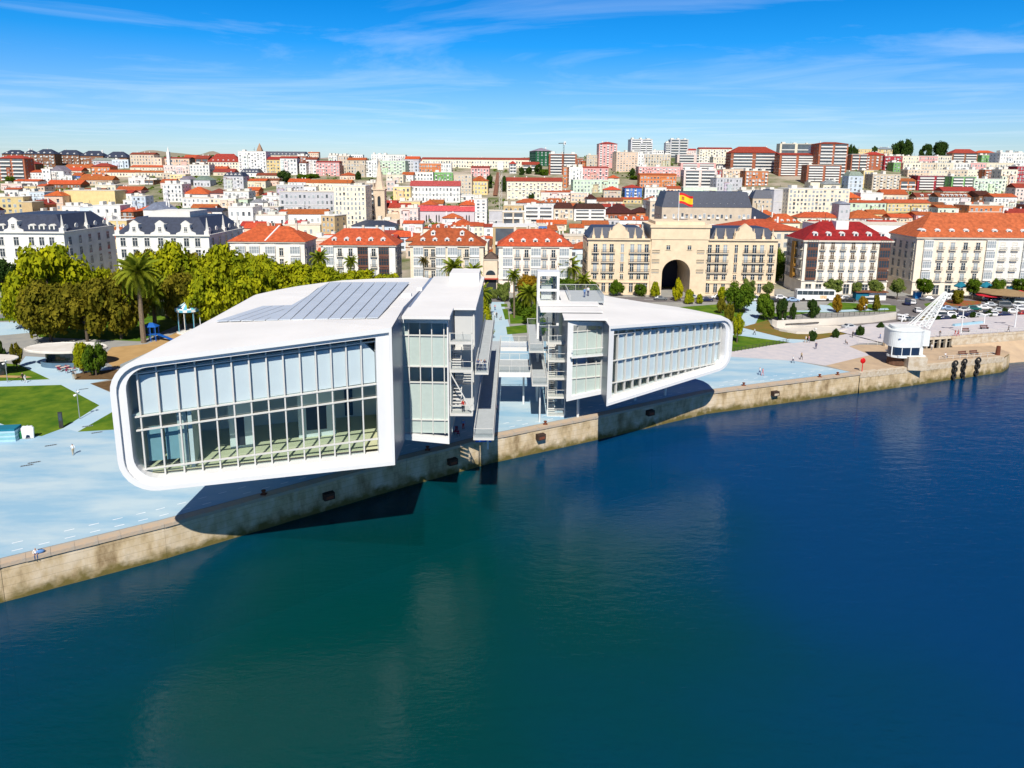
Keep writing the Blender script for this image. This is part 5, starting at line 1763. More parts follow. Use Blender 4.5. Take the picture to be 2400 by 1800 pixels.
# church like block and its spire, peach rows
H(304, 360, 362, 394, 'beige', 'gb', 'w', rt=357, desc='plain beige church block on the ridge'); H(360, 378, 370, 394, 'peach', 'f', 'w'); H(378, 444, 371, 392, 'peach', 'gr', 'w', rt=368)
H(382, 443, 388, 408, 'pale pink', 'f', 'w'); H(430, 460, 370, 384, 'brown', 'go', 'w'); H(457, 488, 372, 392, 'brick', 'gr', 'b', rt=364)
H(487, 559, 379, 402, 'cream', 'hr', 'w', rt=360, dorm=5, desc='cream block with steep red roof and white dormers')
H(558, 622, 355, 407, 'white', 'f', 'v', d=16, desc='big white slab block below the brown spire'); H(443, 490, 386, 412, 'white', 'f', 'w')
H(304, 382, 396, 400, 'cream', 'go', 'w', rt=391); H(316, 384, 404, 414, 'cream', 'go', 'w', rt=400); H(380, 400, 406, 424, 'beige', 'f', 'w'); H(398, 434, 409, 426, 'yellow', 'f', 'w')
H(488, 530, 398, 406, 'peach', 'go', 'w'); H(500, 548, 405, 412, 'beige', 'gr', 'w')
H(338, 360, 422, 434, 'brown', 'f', 'b'); H(300, 340, 417, 432, 'white', 'f', 'w'); H(376, 408, 428, 442, 'pale pink', 'go', 'w')
H(380, 426, 432, 474, 'white', 'f', 'w', d=14, desc='plain white cube block'); H(421, 446, 420, 437, 'grey', 'yg', 'w', rt=412, floors=1); H(453, 492, 422, 438, 'grey', 'yg', 'w', rt=412, floors=1)
H(428, 486, 455, 472, 'white', 'ho', 'w', rt=438, d=16, desc='white house under a bright orange roof'); H(487, 527, 453, 470, 'pale pink', 'hb', 'w', rt=442)
H(523, 570, 413, 443, 'grey', 'ms', 'v', rt=404, dorm=4, desc='tall grey striped house row with dark dormers'); H(563, 608, 407, 414, 'white', 'ms', 'w', rt=397, dorm=5)
H(570, 622, 424, 440, 'cream', 'go', 'w', rt=419); H(523, 583, 449, 471, 'white', 'f', 'w'); H(578, 606, 446, 458, 'orange', 'go', 'w'); H(427, 490, 464, 486, 'white', 'f', 'w'); H(490, 553, 466, 486, 'cream', 'f', 'w')
H(335, 394, 492, 520, 'white', 'yg', 'w', rt=474, floors=1, cols=3, desc='white gabled hall with three windows'); H(416, 462, 496, 520, 'cream', 'gg', 'w', rt=489); H(462, 519, 496, 520, 'white', 'gs', 'w', rt=488)
H(534, 592, 486, 530, 'white', 'f', 'w', floors=2, cols=4, d=15, desc='white cube house with small square windows'); H(594, 668, 505, 528, 'white', 'f', 'w', floors=1, cols=6, desc='white house with rose red window panels')
H(586, 616, 474, 492, 'white', 'yg', 'w'); H(553, 580, 468, 484, 'pale green', 'f', 'w')
H(620, 656, 460, 486, 'white', 'f', 'w'); H(612, 652, 486, 500, 'grey', 'f', 'w')
# skyline and slope left of the church
H(623, 656, 374, 407, 'yellow', 'gr', 'w', rt=367, desc='yellow block beside white ones on the skyline'); H(623, 718, 364, 374, 'beige', 'ms', 'w', rt=355, dorm=9, desc='long block with dark mansard and round white dormers')
H(656, 695, 371, 409, 'white', 'gr', 'w', rt=366); H(695, 718, 366, 400, 'brick', 'f', 'v'); H(701, 717, 382, 409, 'white', 'gb', 'w', rt=378); H(717, 742, 374, 407, 'white', 'gb', 'w', rt=368); H(722, 746, 358, 368, 'peach', 'go', 'w', rt=356)
H(740, 795, 380, 412, 'pink', 'gr', 'v', rt=377, desc='long pink block with white balcony rows'); H(769, 790, 364, 380, 'white', 'f', 'w'); H(791, 818, 366, 408, 'beige', 'f', 'w'); H(814, 856, 375, 414, 'beige', 'go', 'w', rt=369); H(816, 850, 363, 372, 'white', 'f', 'w')
H(856, 884, 377, 414, 'white', 'f', 'v'); H(870, 905, 362, 376, 'white', 'f', 'w'); H(868, 950, 377, 408, 'pale green', 'f', 'v', d=15, desc='tall pale green slab block behind the church spire'); H(905, 950, 363, 378, 'white', 'f', 'w')
H(796, 832, 411, 422, 'peach', 'ho', 'w', rt=404); H(600, 655, 414, 420, 'cream', 'gb', 'w', rt=408); H(600, 652, 423, 434, 'peach', 'gb', 'w', rt=418)
H(675, 722, 429, 436, 'white', 'go', 'w', rt=421); H(716, 822, 429, 448, 'cream', 'go', 'w', rt=421, desc='long low cream block under an orange roof'); H(648, 712, 434, 452, 'grey', 'f', 'w'); H(704, 740, 438, 452, 'white', 'f', 'w')
H(655, 782, 450, 496, 'grey', 'f', 'w', d=18, floors=3, cols=12, desc='long pale grey block with rounded end'); H(768, 848, 430, 446, 'cream', 'f', 'w')
H(782, 856, 436, 540, 'cream', 'f', 'w', d=20, floors=9, cols=8, desc='tall cream office block with nine rows of windows'); H(856, 876, 430, 520, 'beige', 'f', 'b', yaw=-.1)
H(654, 672, 497, 520, 'white', 'go', 'w'); H(670, 766, 502, 524, 'white', 'go', 'w', rt=491, floors=1, cols=7, desc='white block below the grey one, under an orange roof'); H(667, 750, 528, 552, 'cream', 'f', 'w', floors=1, cols=6); H(667, 712, 524, 540, 'white', 'gk', 'w', rt=518)
H(823, 925, 529, 548, 'pale blue', 'hs', 'w', rt=518, floors=1, cols=6, desc='bluish white villa with broad dark slate roof'); H(750, 786, 506, 560, 'tan', 'f', 'w', yaw=-.3)
# behind and right of the church
H(949, 982, 373, 404, 'grey', 'go', 'w', rt=366); H(985, 1032, 377, 384, 'cream', 'gr', 'w', rt=371, dorm=4); H(981, 1033, 383, 404, 'orange', 'f', 'w', desc='orange peach block below the red roofed row'); H(1032, 1058, 383, 404, 'white', 'f', 'w')
H(1018, 1061, 404, 424, 'green', 'f', 'v', desc='green block with white window boxes'); H(969, 1015, 404, 424, 'white', 'f', 'w'); H(942, 968, 410, 426, 'white', 'go', 'w', rt=403); H(905, 945, 410, 430, 'cream', 'f', 'w')
H(988, 1240, 374, 390, 'cream', 'gr', 'w', rt=369, d=10, Y=745, what='apartment block', desc='very long pale block with a rose red roof along the skyline')
H(962, 1078, 436, 474, 'white', 'gk', 'w', rt=424, d=16, floors=3, cols=14, desc='wide white block with long rose red roof'); H(1063, 1106, 409, 459, 'beige', 'f', 'w', floors=6); H(1104, 1147, 393, 414, 'pink', 'gr', 'v', rt=389); H(1103, 1143, 424, 456, 'yellow', 'yo', 'w', rt=412, desc='yellow house with orange gable below the pink block')
H(921, 962, 438, 475, 'yellow', 'f', 'w'); H(905, 925, 424, 448, 'pale pink', 'f', 'w'); H(1075, 1112, 458, 472, 'white', 'f', 'w'); H(1195, 1210, 384, 408, 'white', 'hr', 'b', rt=377); H(1030, 1058, 376, 384, 'white', 'gr', 'w')
H(1113, 1141, 466, 530, 'white', 'f', 'w', d=9, floors=8, cols=2, desc='slim white tower at the end of the church nave'); H(1146, 1180, 495, 528, 'grey', 'f', 'w', floors=1, cols=1); H(1178, 1228, 497, 530, 'beige', 'f', 'b', floors=2); H(1180, 1226, 482, 498, 'tan', 'f', 'w')
H(1155, 1262, 532, 575, 'tan', 'f', 'b', Y=262, d=14, floors=3, desc='modern block with long white roof band and dark window bands'); H(1262, 1282, 530, 560, 'blue', 'f', 'b', Y=262, floors=3, desc='small bright blue block end'); H(1283, 1306, 540, 560, 'white', 'go', 'w', rt=530, Y=262)
H(945, 990, 524, 545, 'white', 'go', 'w', rt=518); H(992, 1060, 535, 556, 'cream', 'ho', 'w', rt=526, dorm=3); H(1056, 1110, 530, 556, 'white', 'yo', 'w', rt=515, dorm=0, desc='white house with steep orange gable behind the brown roof'); H(1108, 1134, 530, 556, 'cream', 'go', 'w')
H(1134, 1156, 532, 560, 'white', 'gr', 'w')
# middle ridge with the towers
H(1255, 1295, 354, 390, 'dark green', 'hg', 'w', rt=346, floors=6, cols=4, d=24, yaw=.25, desc='dark green tower with lime panels on the skyline'); H(1287, 1352, 361, 410, 'brick', 'f', 'b', floors=7, d=14, desc='bare brick block under construction below the tower crane')
H(1224, 1264, 386, 402, 'beige', 'gr', 'b', rt=379); H(1352, 1366, 371, 388, 'brick', 'f', 'w'); H(1364, 1376, 380, 390, 'orange', 'go', 'w'); H(1375, 1432, 364, 392, 'beige', 'f', 'w')
H(1404, 1447, 337, 394, 'pink', 'hr', 'v', rt=332, d=14, floors=10, cols=5, desc='pink tower with white window boxes'); H(1444, 1497, 357, 403, 'peach', 'f', 'w', yaw=.2, floors=8, cols=7, desc='peach tower with vertical ribs'); H(1479, 1530, 327, 384, 'grey', 'f', 'b', d=15, floors=11, desc='pale stepped tower, taller of the pale pair'); H(1500, 1530, 336, 384, 'grey', 'f', 'b', floors=9)
H(1561, 1572, 335, 366, 'grey', 'f', 'b', floors=8); H(1572, 1614, 327, 366, 'grey', 'f', 'b', d=14, floors=8, desc='pale stepped tower right of its taller twin'); H(1515, 1556, 353, 366, 'white', 'f', 'w')
H(1329, 1366, 392, 432, 'white', 'f', 'v', d=13); H(1362, 1426, 393, 424, 'pink', 'gr', 'v', rt=390, desc='pink and white striped block below the beige slab'); H(1320, 1330, 392, 440, 'orange', 'f', 'w', yaw=-.2)
H(1343, 1450, 422, 452, 'pale green', 'f', 'w', d=13, desc='long pale mint block'); H(1358, 1403, 432, 452, 'beige', 'gr', 'w', rt=428); H(1415, 1456, 445, 466, 'beige', 'ho', 'w', rt=437, desc='square beige villa with low orange roof'); H(1426, 1452, 417, 430, 'cream', 'ho', 'w', rt=410)
H(1465, 1505, 440, 465, 'blue', 'hr', 'v', rt=433, floors=3, cols=4, desc='bright blue house on the slope'); H(1188, 1318, 425, 468, 'cream', 'gr', 'v', rt=416, d=14, desc='wide cream and white block with red roof above the tile roofs'); H(1268, 1340, 450, 470, 'pale pink', 'go', 'w', rt=446); H(1338, 1380, 453, 474, 'peach', 'f', 'w')
H(1209, 1270, 479, 486, 'white', 'ho', 'w', rt=470); H(1268, 1332, 478, 486, 'white', 'ho', 'w', rt=468, dorm=4); H(1229, 1297, 484, 526, 'white', 'f', 'b', floors=4, desc='white block with dark balcony bands'); H(1298, 1346, 489, 514, 'beige', 'md', 'v', rt=476)
H(1346, 1420, 490, 518, 'white', 'md', 'b', rt=478, desc='white block with orange stripes and long balconies', floors=3); H(1376, 1398, 466, 484, 'white', 'hd', 'w', rt=455, desc='white lookout turret with pointed brown roof'); H(1417, 1490, 500, 516, 'brick', 'hd', 'w', rt=478, d=18); H(1480, 1530, 498, 516, 'orange', 'hd', 'w', rt=486)
H(1460, 1504, 467, 478, 'yellow', 'go', 'w', rt=463); H(1395, 1460, 476, 482, 'beige', 'gb', 'w', rt=468); H(1336, 1368, 534, 556, 'white', 'go', 'w', rt=526); H(1366, 1426, 528, 550, 'white', 'go', 'w', rt=518); H(1452, 1520, 516, 536, 'white', 'go', 'w', rt=508, dorm=3); H(1420, 1452, 516, 540, 'grey', 'f', 'w')
H(1512, 1572, 362, 390, 'beige', 'f', 'w'); H(1495, 1516, 361, 390, 'white', 'f', 'w'); H(1497, 1595, 391, 416, 'pink', 'f', 'v', d=14); H(1500, 1586, 410, 440, 'orange', 'go', 'w', rt=406, desc='salmon block under a thin orange roof'); H(1512, 1562, 440, 466, 'white', 'f', 'w'); H(1562, 1596, 442, 462, 'peach', 'go', 'w', rt=436)
H(1640, 1716, 349, 384, 'cream', 'gr', 'v', rt=345, desc='long cream block with red eaves right of the pale towers'); H(1590, 1632, 352, 366, 'pale pink', 'gr', 'w', rt=348); H(1588, 1672, 363, 384, 'pale pink', 'f', 'b', floors=3); H(1596, 1678, 382, 400, 'pink', 'f', 'b', floors=3); H(1604, 1680, 399, 440, 'pale pink', 'f', 'b', floors=5, d=15, desc='pink block with two columns of balconies'); H(1676, 1694, 399, 420, 'crimson', 'f', 'w')
H(1672, 1716, 368, 390, 'cream', 'f', 'w'); H(1694, 1746, 397, 420, 'peach', 'f', 'v'); H(1678, 1742, 417, 448, 'grey', 'f', 'w', yaw=.15); H(1747, 1802, 401, 436, 'orange', 'f', 'v', floors=4, cols=7); H(1602, 1680, 440, 456, 'pale green', 'f', 'w')
H(1714, 1822, 358, 404, 'brick', 'hr', 'b', rt=343, d=18, floors=6, desc='wide brick and white block with red peaked roof'); H(1680, 1730, 388, 396, 'white', 'ms', 'w', rt=385)
# big slate roofed hotel and neighbours
H(1552, 1762, 486, 524, 'beige', 'ms', 'v', rt=450, d=20, dorm=11, floors=3, cols=20, Y=372, desc='huge beige block with dark slate mansard and a row of dormers behind the flag'); H(1524, 1552, 472, 524, 'beige', 'f', 'w'); H(1765, 1824, 465, 500, 'beige', 'ms', 'w', rt=446, desc='beige block with slate mansard and grey attic band')
H(1722, 1812, 512, 530, 'cream', 'hs', 'w', rt=487, d=20, desc='cream house under a broad dark slate hip roof'); H(1712, 1890, 540, 562, 'cream', 'ho', 'w', rt=518, d=24, Y=275, desc='broad orange roof with a skylight behind the bank'); H(1640, 1712, 528, 545, 'white', 'go', 'w', rt=519); H(1806, 1876, 522, 540, 'cream', 'ho', 'w', rt=502, dorm=4); H(1740, 1800, 446, 460, 'white', 'f', 'w')
H(1829, 1905, 337, 366, 'cream', 'f', 'b', d=14, floors=3); H(1907, 1925, 340, 402, 'white', 'f', 'b', floors=9); H(1920, 1990, 337, 416, 'brick', 'hr', 'b', rt=332, d=16, floors=10, desc='tallest brick and white tower'); H(1829, 1910, 363, 412, 'brick', 'gr', 'b', rt=358, d=16, floors=8, desc='wide brick and white balcony block'); H(1893, 1972, 387, 432, 'brick', 'f', 'b', floors=7, d=14, desc='brick and white balcony block in front of the tallest tower')
H(1990, 2024, 412, 450, 'pale blue', 'mg', 'w', rt=402, floors=4, cols=3, desc='pale blue house with planted balconies'); H(1996, 2035, 362, 400, 'brick', 'f', 'b', floors=5); H(2030, 2074, 363, 398, 'brick', 'hr', 'v', rt=356, floors=5, cols=4); H(2012, 2060, 350, 360, 'yellow', 'f', 'w'); H(2060, 2092, 350, 366, 'yellow', 'hg', 'w')
H(2074, 2116, 366, 400, 'crimson', 'f', 'v'); H(2025, 2048, 400, 440, 'yellow', 'f', 'w'); H(2046, 2112, 409, 446, 'beige', 'f', 'v', floors=5, cols=8); H(2095, 2112, 381, 404, 'green', 'f', 'w')
H(1848, 1994, 443, 504, 'cream', 'f', 'w', d=18, floors=6, cols=16, desc='huge cream block with blank stair bays'); H(1900, 1922, 428, 444, 'cream', 'f', 'w'); H(1930, 1970, 432, 446, 'cream', 'hg', 'w', rt=421)
H(1972, 2018, 466, 474, 'orange', 'ho', 'w', rt=452); H(2018, 2070, 453, 472, 'white', 'f', 'w', floors=1, cols=2); H(2070, 2128, 456, 470, 'beige', 'go', 'w', rt=444); H(1976, 2078, 475, 500, 'pale green', 'go', 'w', rt=470); H(2078, 2184, 476, 498, 'yellow', 'go', 'w', rt=468, desc='pale yellow terrace below the gabled house')
H(1992, 2070, 512, 524, 'white', 'ho', 'w', rt=494, d=18); H(1968, 1993, 478, 524, 'grey', 'hg', 'w', rt=472, floors=2, cols=2, desc='grey domed corner tower'); H(1913, 2146, 527, 548, 'white', 'f', 'w', d=14, Y=290, floors=1, cols=22, desc='very long flat white block behind the dark red roof'); H(1870, 1968, 512, 522, 'cream', 'ho', 'w', rt=500)
H(1812, 1850, 445, 500, 'grey', 'f', 'w', yaw=.3, floors=1, cols=1)  # stands in for the dark left side of the huge cream block
# right: terraces
for a, b, c_ in ((2116, 2155, 'cream'), (2155, 2198, 'pink'), (2198, 2238, 'cream')): H(a, b, 366, 384, c_, 'f', 'w', floors=2)
H(2233, 2292, 359, 384, 'brown', 'hr', 'b', rt=349, floors=4, desc='brown block with shallow red roof on the ridge'); H(2301, 2336, 364, 380, 'green', 'f', 'w'); H(2290, 2332, 358, 366, 'brown', 'ho', 'w'); H(2345, 2410, 358, 400, 'white', 'f', 'w', d=16)
for a, b, c_ in ((2118, 2160, 'cream'), (2160, 2196, 'beige'), (2196, 2236, 'cream'), (2236, 2274, 'white'), (2272, 2311, 'pink'), (2311, 2378, 'cream')): H(a, b, 382, 402, c_, 'f', 'w', floors=2)
for a, b, c_ in ((2128, 2180, 'peach'), (2180, 2222, 'cream'), (2222, 2268, 'beige'), (2268, 2311, 'cream')): H(a, b, 398, 416, c_, 'f', 'w', floors=2)
H(2310, 2348, 398, 420, 'brick', 'f', 'v', floors=3); H(2348, 2386, 398, 448, 'cream', 'f', 'v'); H(2384, 2420, 390, 428, 'crimson', 'f', 'w')
H(2152, 2233, 412, 446, 'crimson', 'f', 'b', floors=5, d=13, desc='crimson block beside the green one'); H(2233, 2288, 414, 452, 'green', 'f', 'b', floors=5, d=13, desc='green block with pale balconies beside the crimson one'); H(2285, 2350, 420, 454, 'pale green', 'f', 'v'); H(2110, 2148, 424, 446, 'orange', 'go', 'b', rt=418)
H(2271, 2354, 482, 526, 'orange', 'f', 'w', floors=3, cols=7, d=15, desc='modern orange block with square white windows and balcony slots'); H(2200, 2240, 487, 522, 'pale green', 'go', 'w', rt=481); H(2232, 2268, 490, 520, 'white', 'f', 'w', floors=2); H(2089, 2150, 510, 522, 'peach', 'go', 'w', rt=502); H(2148, 2192, 504, 524, 'pink', 'go', 'v', rt=497, floors=3)
H(2150, 2210, 462, 474, 'peach', 'gb', 'w', rt=452, dorm=3); H(2200, 2276, 462, 482, 'white', 'gb', 'w', rt=452, dorm=6); H(2210, 2290, 450, 458, 'beige', 'gr', 'w'); H(2329, 2386, 462, 488, 'white', 'go', 'w', rt=454); H(2290, 2332, 458, 482, 'brown', 'gd', 'w', yaw=.3)
H(2363, 2420, 500, 528, 'white', 'gr', 'w', rt=490); H(2352, 2364, 486, 526, 'white', 'f', 'w', d=6); H(2382, 2430, 440, 470, 'pale pink', 'gr', 'w'); H(2360, 2430, 530, 550, 'cream', 'gr', 'w', rt=520)
H(2146, 2200, 526, 548, 'cream', 'ho', 'w', rt=518); H(2192, 2270, 530, 548, 'white', 'ho', 'w', rt=516)
HAND = list(HOUSES)
# houses filling the streets between, only where the slope shows
cand = []
for Y in (296, 313, 331, 350, 370, 391, 413, 436, 460, 485, 511, 538, 566, 596, 628, 662, 698, 736, 775, 815, 850, 885):
    x = -0.80 * Y
    while x < 0.80 * Y:
        cand.append((x + rnd.uniform(-3, 3), Y + rnd.uniform(-6, 6)))
        x += rnd.uniform(11, 17)
for x, Y in cand:
    w = rnd.uniform(9, 17); z0 = terrain(x, Y)
    p0, p1 = PX((x - w / 2, Y, z0)), PX((x + w / 2, Y, z0))
    blk = [q for q in HAND if q['px'][0] - 2 < p1[0] and q['px'][1] + 2 > p0[0]]
    if any(abs(q['Y'] - Y) < 11 and abs(q['x'] - x) < (q['w'] + w) / 2 for q in HOUSES): continue
    hmax = 15.0
    for q in blk:
        if q['Y'] > Y:
            hmax = min(hmax, UY((p0[0] + p1[0]) / 2, q['yb'] - 2.5, Y).z - z0 if q['yb'] < p0[1] else 15)
    if hmax < 3.8: continue
    h = min(hmax, rnd.uniform(6, 14))
    if len(HOUSES) > 500: break
    rh = rnd.uniform(1.5, 2.6)
    isf = rnd.random() < 0.3
    hh = h if isf else max(3.4, h - rh)
    wall = rnd.choices(['white', 'cream', 'beige', 'pale pink', 'peach', 'yellow', 'grey', 'pale blue', 'pink', 'orange'], [10, 8, 4, 4, 4, 3, 3, 2, 1, 1])[0]
    house(p0[0], p1[0], PX((x, Y, z0 + hh))[1], p0[1], wall, 'f' if isf else rnd.choice(['go', 'ho', 'go', 'hr', 'gr', 'gb', 'ho']), rnd.choice('wwwv'), d=rnd.uniform(8, 12), Y=Y)

# church with spire and nave
cy = solve_Y(890, 524)
c0 = UY(890, 524, cy); zc0 = terrain(c0.x, cy)
CH = thing('church', 'pale stone church with a tall slender spire and long rose red nave roof', 'church', (c0.x, cy, zc0))
STN = M('pale_church_stone', L(236, 214, 186, .78), rough=.85, var=.12, scale=.4)
w = (UY(904, 480, cy).x - UY(878, 480, cy).x) / 2; zt = UY(890, 446, cy).z - zc0; zs2 = UY(882, 374, cy).z - zc0
mb = MB(); mb.box(-w, w, 0, 2 * w, -4, zt); mb.box(-w - .4, w + .4, -.4, 2 * w + .4, zt, zt + .8); mb.build('tower', STN, CH)
mb = MB(); mb.lathe([(w * .92, zt + .8), (w * .62, zt + (zs2 - zt) * .3), (w * .3, zt + (zs2 - zt) * .7), (.08, zs2)], 8, (0, w)); mb.build('spire', STN, CH)
for sx in (-1, 1):
    for sy in (0, 2): pinnacle(CH, sx * w, sy * w, zt + .8, 4.5, .45, STN)
mb = MB(); hw = w * .28; zz0, zz1 = zt * .52, zt * .76
pts = [(-hw, -.05, zz0), (hw, -.05, zz0), (hw, -.05, zz1)] + [(hw * math.cos(math.pi * i / 6), -.05, zz1 + hw * 1.5 * math.sin(math.pi * i / 6)) for i in range(1, 6)] + [(-hw, -.05, zz1)]
mb.face(pts); mb.build('belfry_opening', DARK, CH)
nx0, nx1 = UY(940, 510, cy + 6).x - c0.x, UY(1112, 510, cy + 6).x - c0.x
ze, zr = UY(1030, 495, cy + 6).z - zc0, UY(1030, 483, cy + 6).z - zc0
mb = MB(); mb.box(nx0, nx1, 6, 20, -6, ze); mb.build('nave_wall', M('lilac_grey_render', L(226, 216, 222, .8), rough=.85, var=.08), CH)
mb = MB(); mb.gable(nx0, nx1, 6, 20, ze, zr - ze); mb.build('nave_roof', TILE, CH, color=L(*RP['k'][1], .78))
for i in range(7):
    x = nx0 + 4 + (nx1 - nx0 - 8) * i / 6
    for dx_ in (-.8, .8):
        m2 = MB(); hw = .35; m2.face([(x + dx_ - hw, 5.95, 1), (x + dx_ + hw, 5.95, 1), (x + dx_ + hw, 5.95, 4.4), (x + dx_, 5.95, 5.4), (x + dx_ - hw, 5.95, 4.4)]); m2.build('lancet_window', DARK, CH)
mb = MB(); mb.box(-w - .2, nx0, 4, 14, -5, ze * .75); mb.build('transept', STN, CH)
# small landmarks
def mast(name, label, cat, px, y0, y1, mat, r=.35, cap=None, Y=None):
    Y = Y or solve_Y(px, y0); b = UY(px, y0, Y); t = UY(px, y1, Y); z0 = terrain(b.x, Y)
    o = thing(name, label, cat, (b.x, Y, z0))
    hgt = t.z - z0
    mb = MB()
    n = max(4, int(hgt / 2.4))
    for sx in (-r, r):
        for sy in (-r, r): mb.bar((sx, sy, 0), (sx, sy, hgt), .14, .14)
    for i in range(n): mb.bar((-r, -r, hgt * i / n), (r, -r, hgt * (i + 1) / n), .09, .09); mb.bar((r, r, hgt * i / n), (-r, r, hgt * (i + 1) / n), .09, .09)
    mb.build('mast', mat, o)
    if cap: cap(o, hgt)
    return o


def crane_cap(o, h):
    mb = MB(); mb.bar((-4.5, 6, h + .6), (1.5, -2, h + .6), .5, .6); mb.build('jib', IRON, o)
    mb = MB(); mb.box(-.1, 2.0, -1.2, .8, h - .8, h + 2.0); mb.build('counterweight', WHITE, o)


mast('tower_crane', 'dark building crane with a white box standing over the bare brick block', 'crane', 1320, 408, 337, IRON, .5, crane_cap, Y=solve_Y(1320, 410) - 2)
fy = solve_Y(1170, 500)


def lift_cap(o, h):
    mb = MB(); mb.box(-1.8, 1.6, -1.6, 1.6, h - 2, h + 2.4); mb.box(-1.9, 1.7, -1.7, 1.7, h + 2.4, h + 2.8); mb.build('cabin', SASH, o)


mast('hillside_lift', 'tall grey lift mast with a glass cabin beside the brown funicular track', 'lift', 1173, 500, 390, STEEL, .8, lift_cap, Y=430)
ft_ = thing('funicular_track', 'narrow brown funicular ramp climbing a green slope', 'track', (0, 0, 0))
a, b = UY(1161, 462, 560), UY(1168, 400, 690)
za, zb2 = terrain(a.x, 560) + 1.0, terrain(b.x, 690) + 2.0
mb = MB(); mb.bar((a.x, 555, za), (b.x, 690, zb2), 3.4, .8); mb.build('ramp', M('rust_brown_track', (.25, .11, .06, 1)), ft_)
mb = MB()
for s_ in (-.9, .9): mb.bar((a.x + s_, 555, za + .5), (b.x + s_, 690, zb2 + .5), .15, .15)
mb.build('rail', IRON, ft_)
sp = UY(331, 357, 640)
o = thing('spire', 'small white spire on top of the beige church block on the ridge', 'spire', (sp.x, 690, terrain(sp.x, 690)))
zt = UY(331, 343, 690).z - terrain(sp.x, 690); zq = UY(331, 357, 690).z - terrain(sp.x, 690)
mb = MB(); mb.box(-1.3, 1.3, -1.3, 1.3, 0, zq + .8); mb.lathe([(1.0, zq + .8), (.05, zt)], 6); mb.build('turret', SASH, o)
yq = 760
sp = UY(607, 352, yq); g = terrain(sp.x, yq)
o = thing('church_tower', 'brown stone tower with pointed roof showing above the big white slab block', 'tower', (sp.x, yq, g))
mb = MB(); mb.box(-2.6, 2.6, 0, 5, 0, sp.z - g); mb.hip(-2.6, 2.6, 0, 5, sp.z - g, UY(607, 335, yq).z - sp.z, over=0); mb.build('tower', M('brown_stone', L(190, 150, 120, .7)), o)

# labels: colour, kind, roof and what stands around
COLW = {'o': 'orange', 'r': 'red', 'k': 'rose', 'b': 'brown', 's': 'slate', 'g': 'grey', 'd': 'dark brown'}
LMK = [(891, 470, 'the church spire'), (1020, 508, 'the rose red nave roof'), (1600, 465, 'the big flag'), (1173, 440, 'the lift mast'), (1275, 370, 'the dark green tower'), (1955, 370, 'the tallest brick tower'),
       (1485, 452, 'the bright blue house'), (818, 490, 'the tall cream office block'), (718, 472, 'the long grey block'), (2192, 428, 'the crimson block'), (2312, 504, 'the modern orange block'),
       (590, 380, 'the big white slab'), (208, 468, 'the blank yellow block'), (124, 475, 'the peach square tower'), (28, 395, 'the far left brick block'), (767, 394, 'the long pink block'),
       (1920, 472, 'the huge cream block'), (1030, 448, 'the wide white block'), (1660, 480, 'the slate mansard row'), (1425, 365, 'the pink tower'), (403, 452, 'the white cube'), (564, 508, 'the white cube house'),
       (457, 446, 'the bright orange roof'), (1250, 445, 'the wide red roofed block'), (2007, 428, 'the pale blue house'), (1320, 385, 'the bare brick block'), (1768, 380, 'the peaked brick block'), (1642, 420, 'the pink balcony block'),
       (80, 560, 'the left palace'), (380, 560, 'the curly gabled palace'), (625, 555, 'the gutter lined roof'), (840, 560, 'the timber gallery house'), (1047, 560, 'the brown roofed house'), (1255, 565, 'the pink garden house'),
       (1600, 540, 'the bank arch'), (1985, 540, 'the dark red roof'), (2290, 540, 'the long orange roof'), (267, 372, 'the dark roofed ridge block'), (2262, 366, 'the brown ridge block'), (520, 385, 'the steep dormered roof')]
used_l = set()
for q in HOUSES:
    r, px, py = q['root'], sum(q['px']) / 2, (q['yt'] + q['yb']) / 2
    rf = 'flat roof' if q['roof'][0] == 'f' else (COLW[q['roof'][1:] or 'o'] + (' gable' if q['roof'][0] == 'y' else ' mansard' if q['roof'][0] == 'm' else ' hip roof' if q['roof'][0] == 'h' else ' roof'))
    size = 'narrow ' if q['w'] < 9 else 'wide ' if q['w'] > 24 else ''
    st = {'b': 'balconied ', 'v': 'bay windowed ', 'w': ''}[q['style']]
    base = q['desc'] or f"{size}{q['wall']} {st}{q['what']}, {rf}"
    near_ = sorted(LMK, key=lambda m: math.hypot(m[0] - px, (m[1] - py) * 1.6))
    cands = [base] if q['desc'] else []
    for m in near_[:6]:
        ddx, ddy = px - m[0], py - m[1]
        if math.hypot(ddx, ddy) < 6: continue
        horiz = '' if abs(ddx) < 14 else ('just ' if abs(ddx) < 70 else 'well ' if abs(ddx) > 160 else '') + ('left' if ddx < 0 else 'right')
        vert = '' if abs(ddy) < 9 else ('above' if ddy < 0 else 'below')
        rel = (vert + ' and ' + horiz + ' of' if horiz else vert) if vert else horiz + ' of'
        if rel.strip() in ('of', ''): continue
        cands.append(f'{base}, {rel} {m[2]}')
    lab = next((c for c in cands if c not in used_l and len(c.replace('-', ' ').split()) <= 16), None)
    if lab is None:
        for extra in ('lower', 'taller', 'smaller', 'plainer', 'paler', 'darker'):
            c = f'{extra} {min(cands, key=len)}'
            if c not in used_l: lab = c; break
    used_l.add(lab); r['label'] = lab; r['group'] = 'houses on the hillside'

# ------------------------------------------------------------------ trees, palms, shrubs


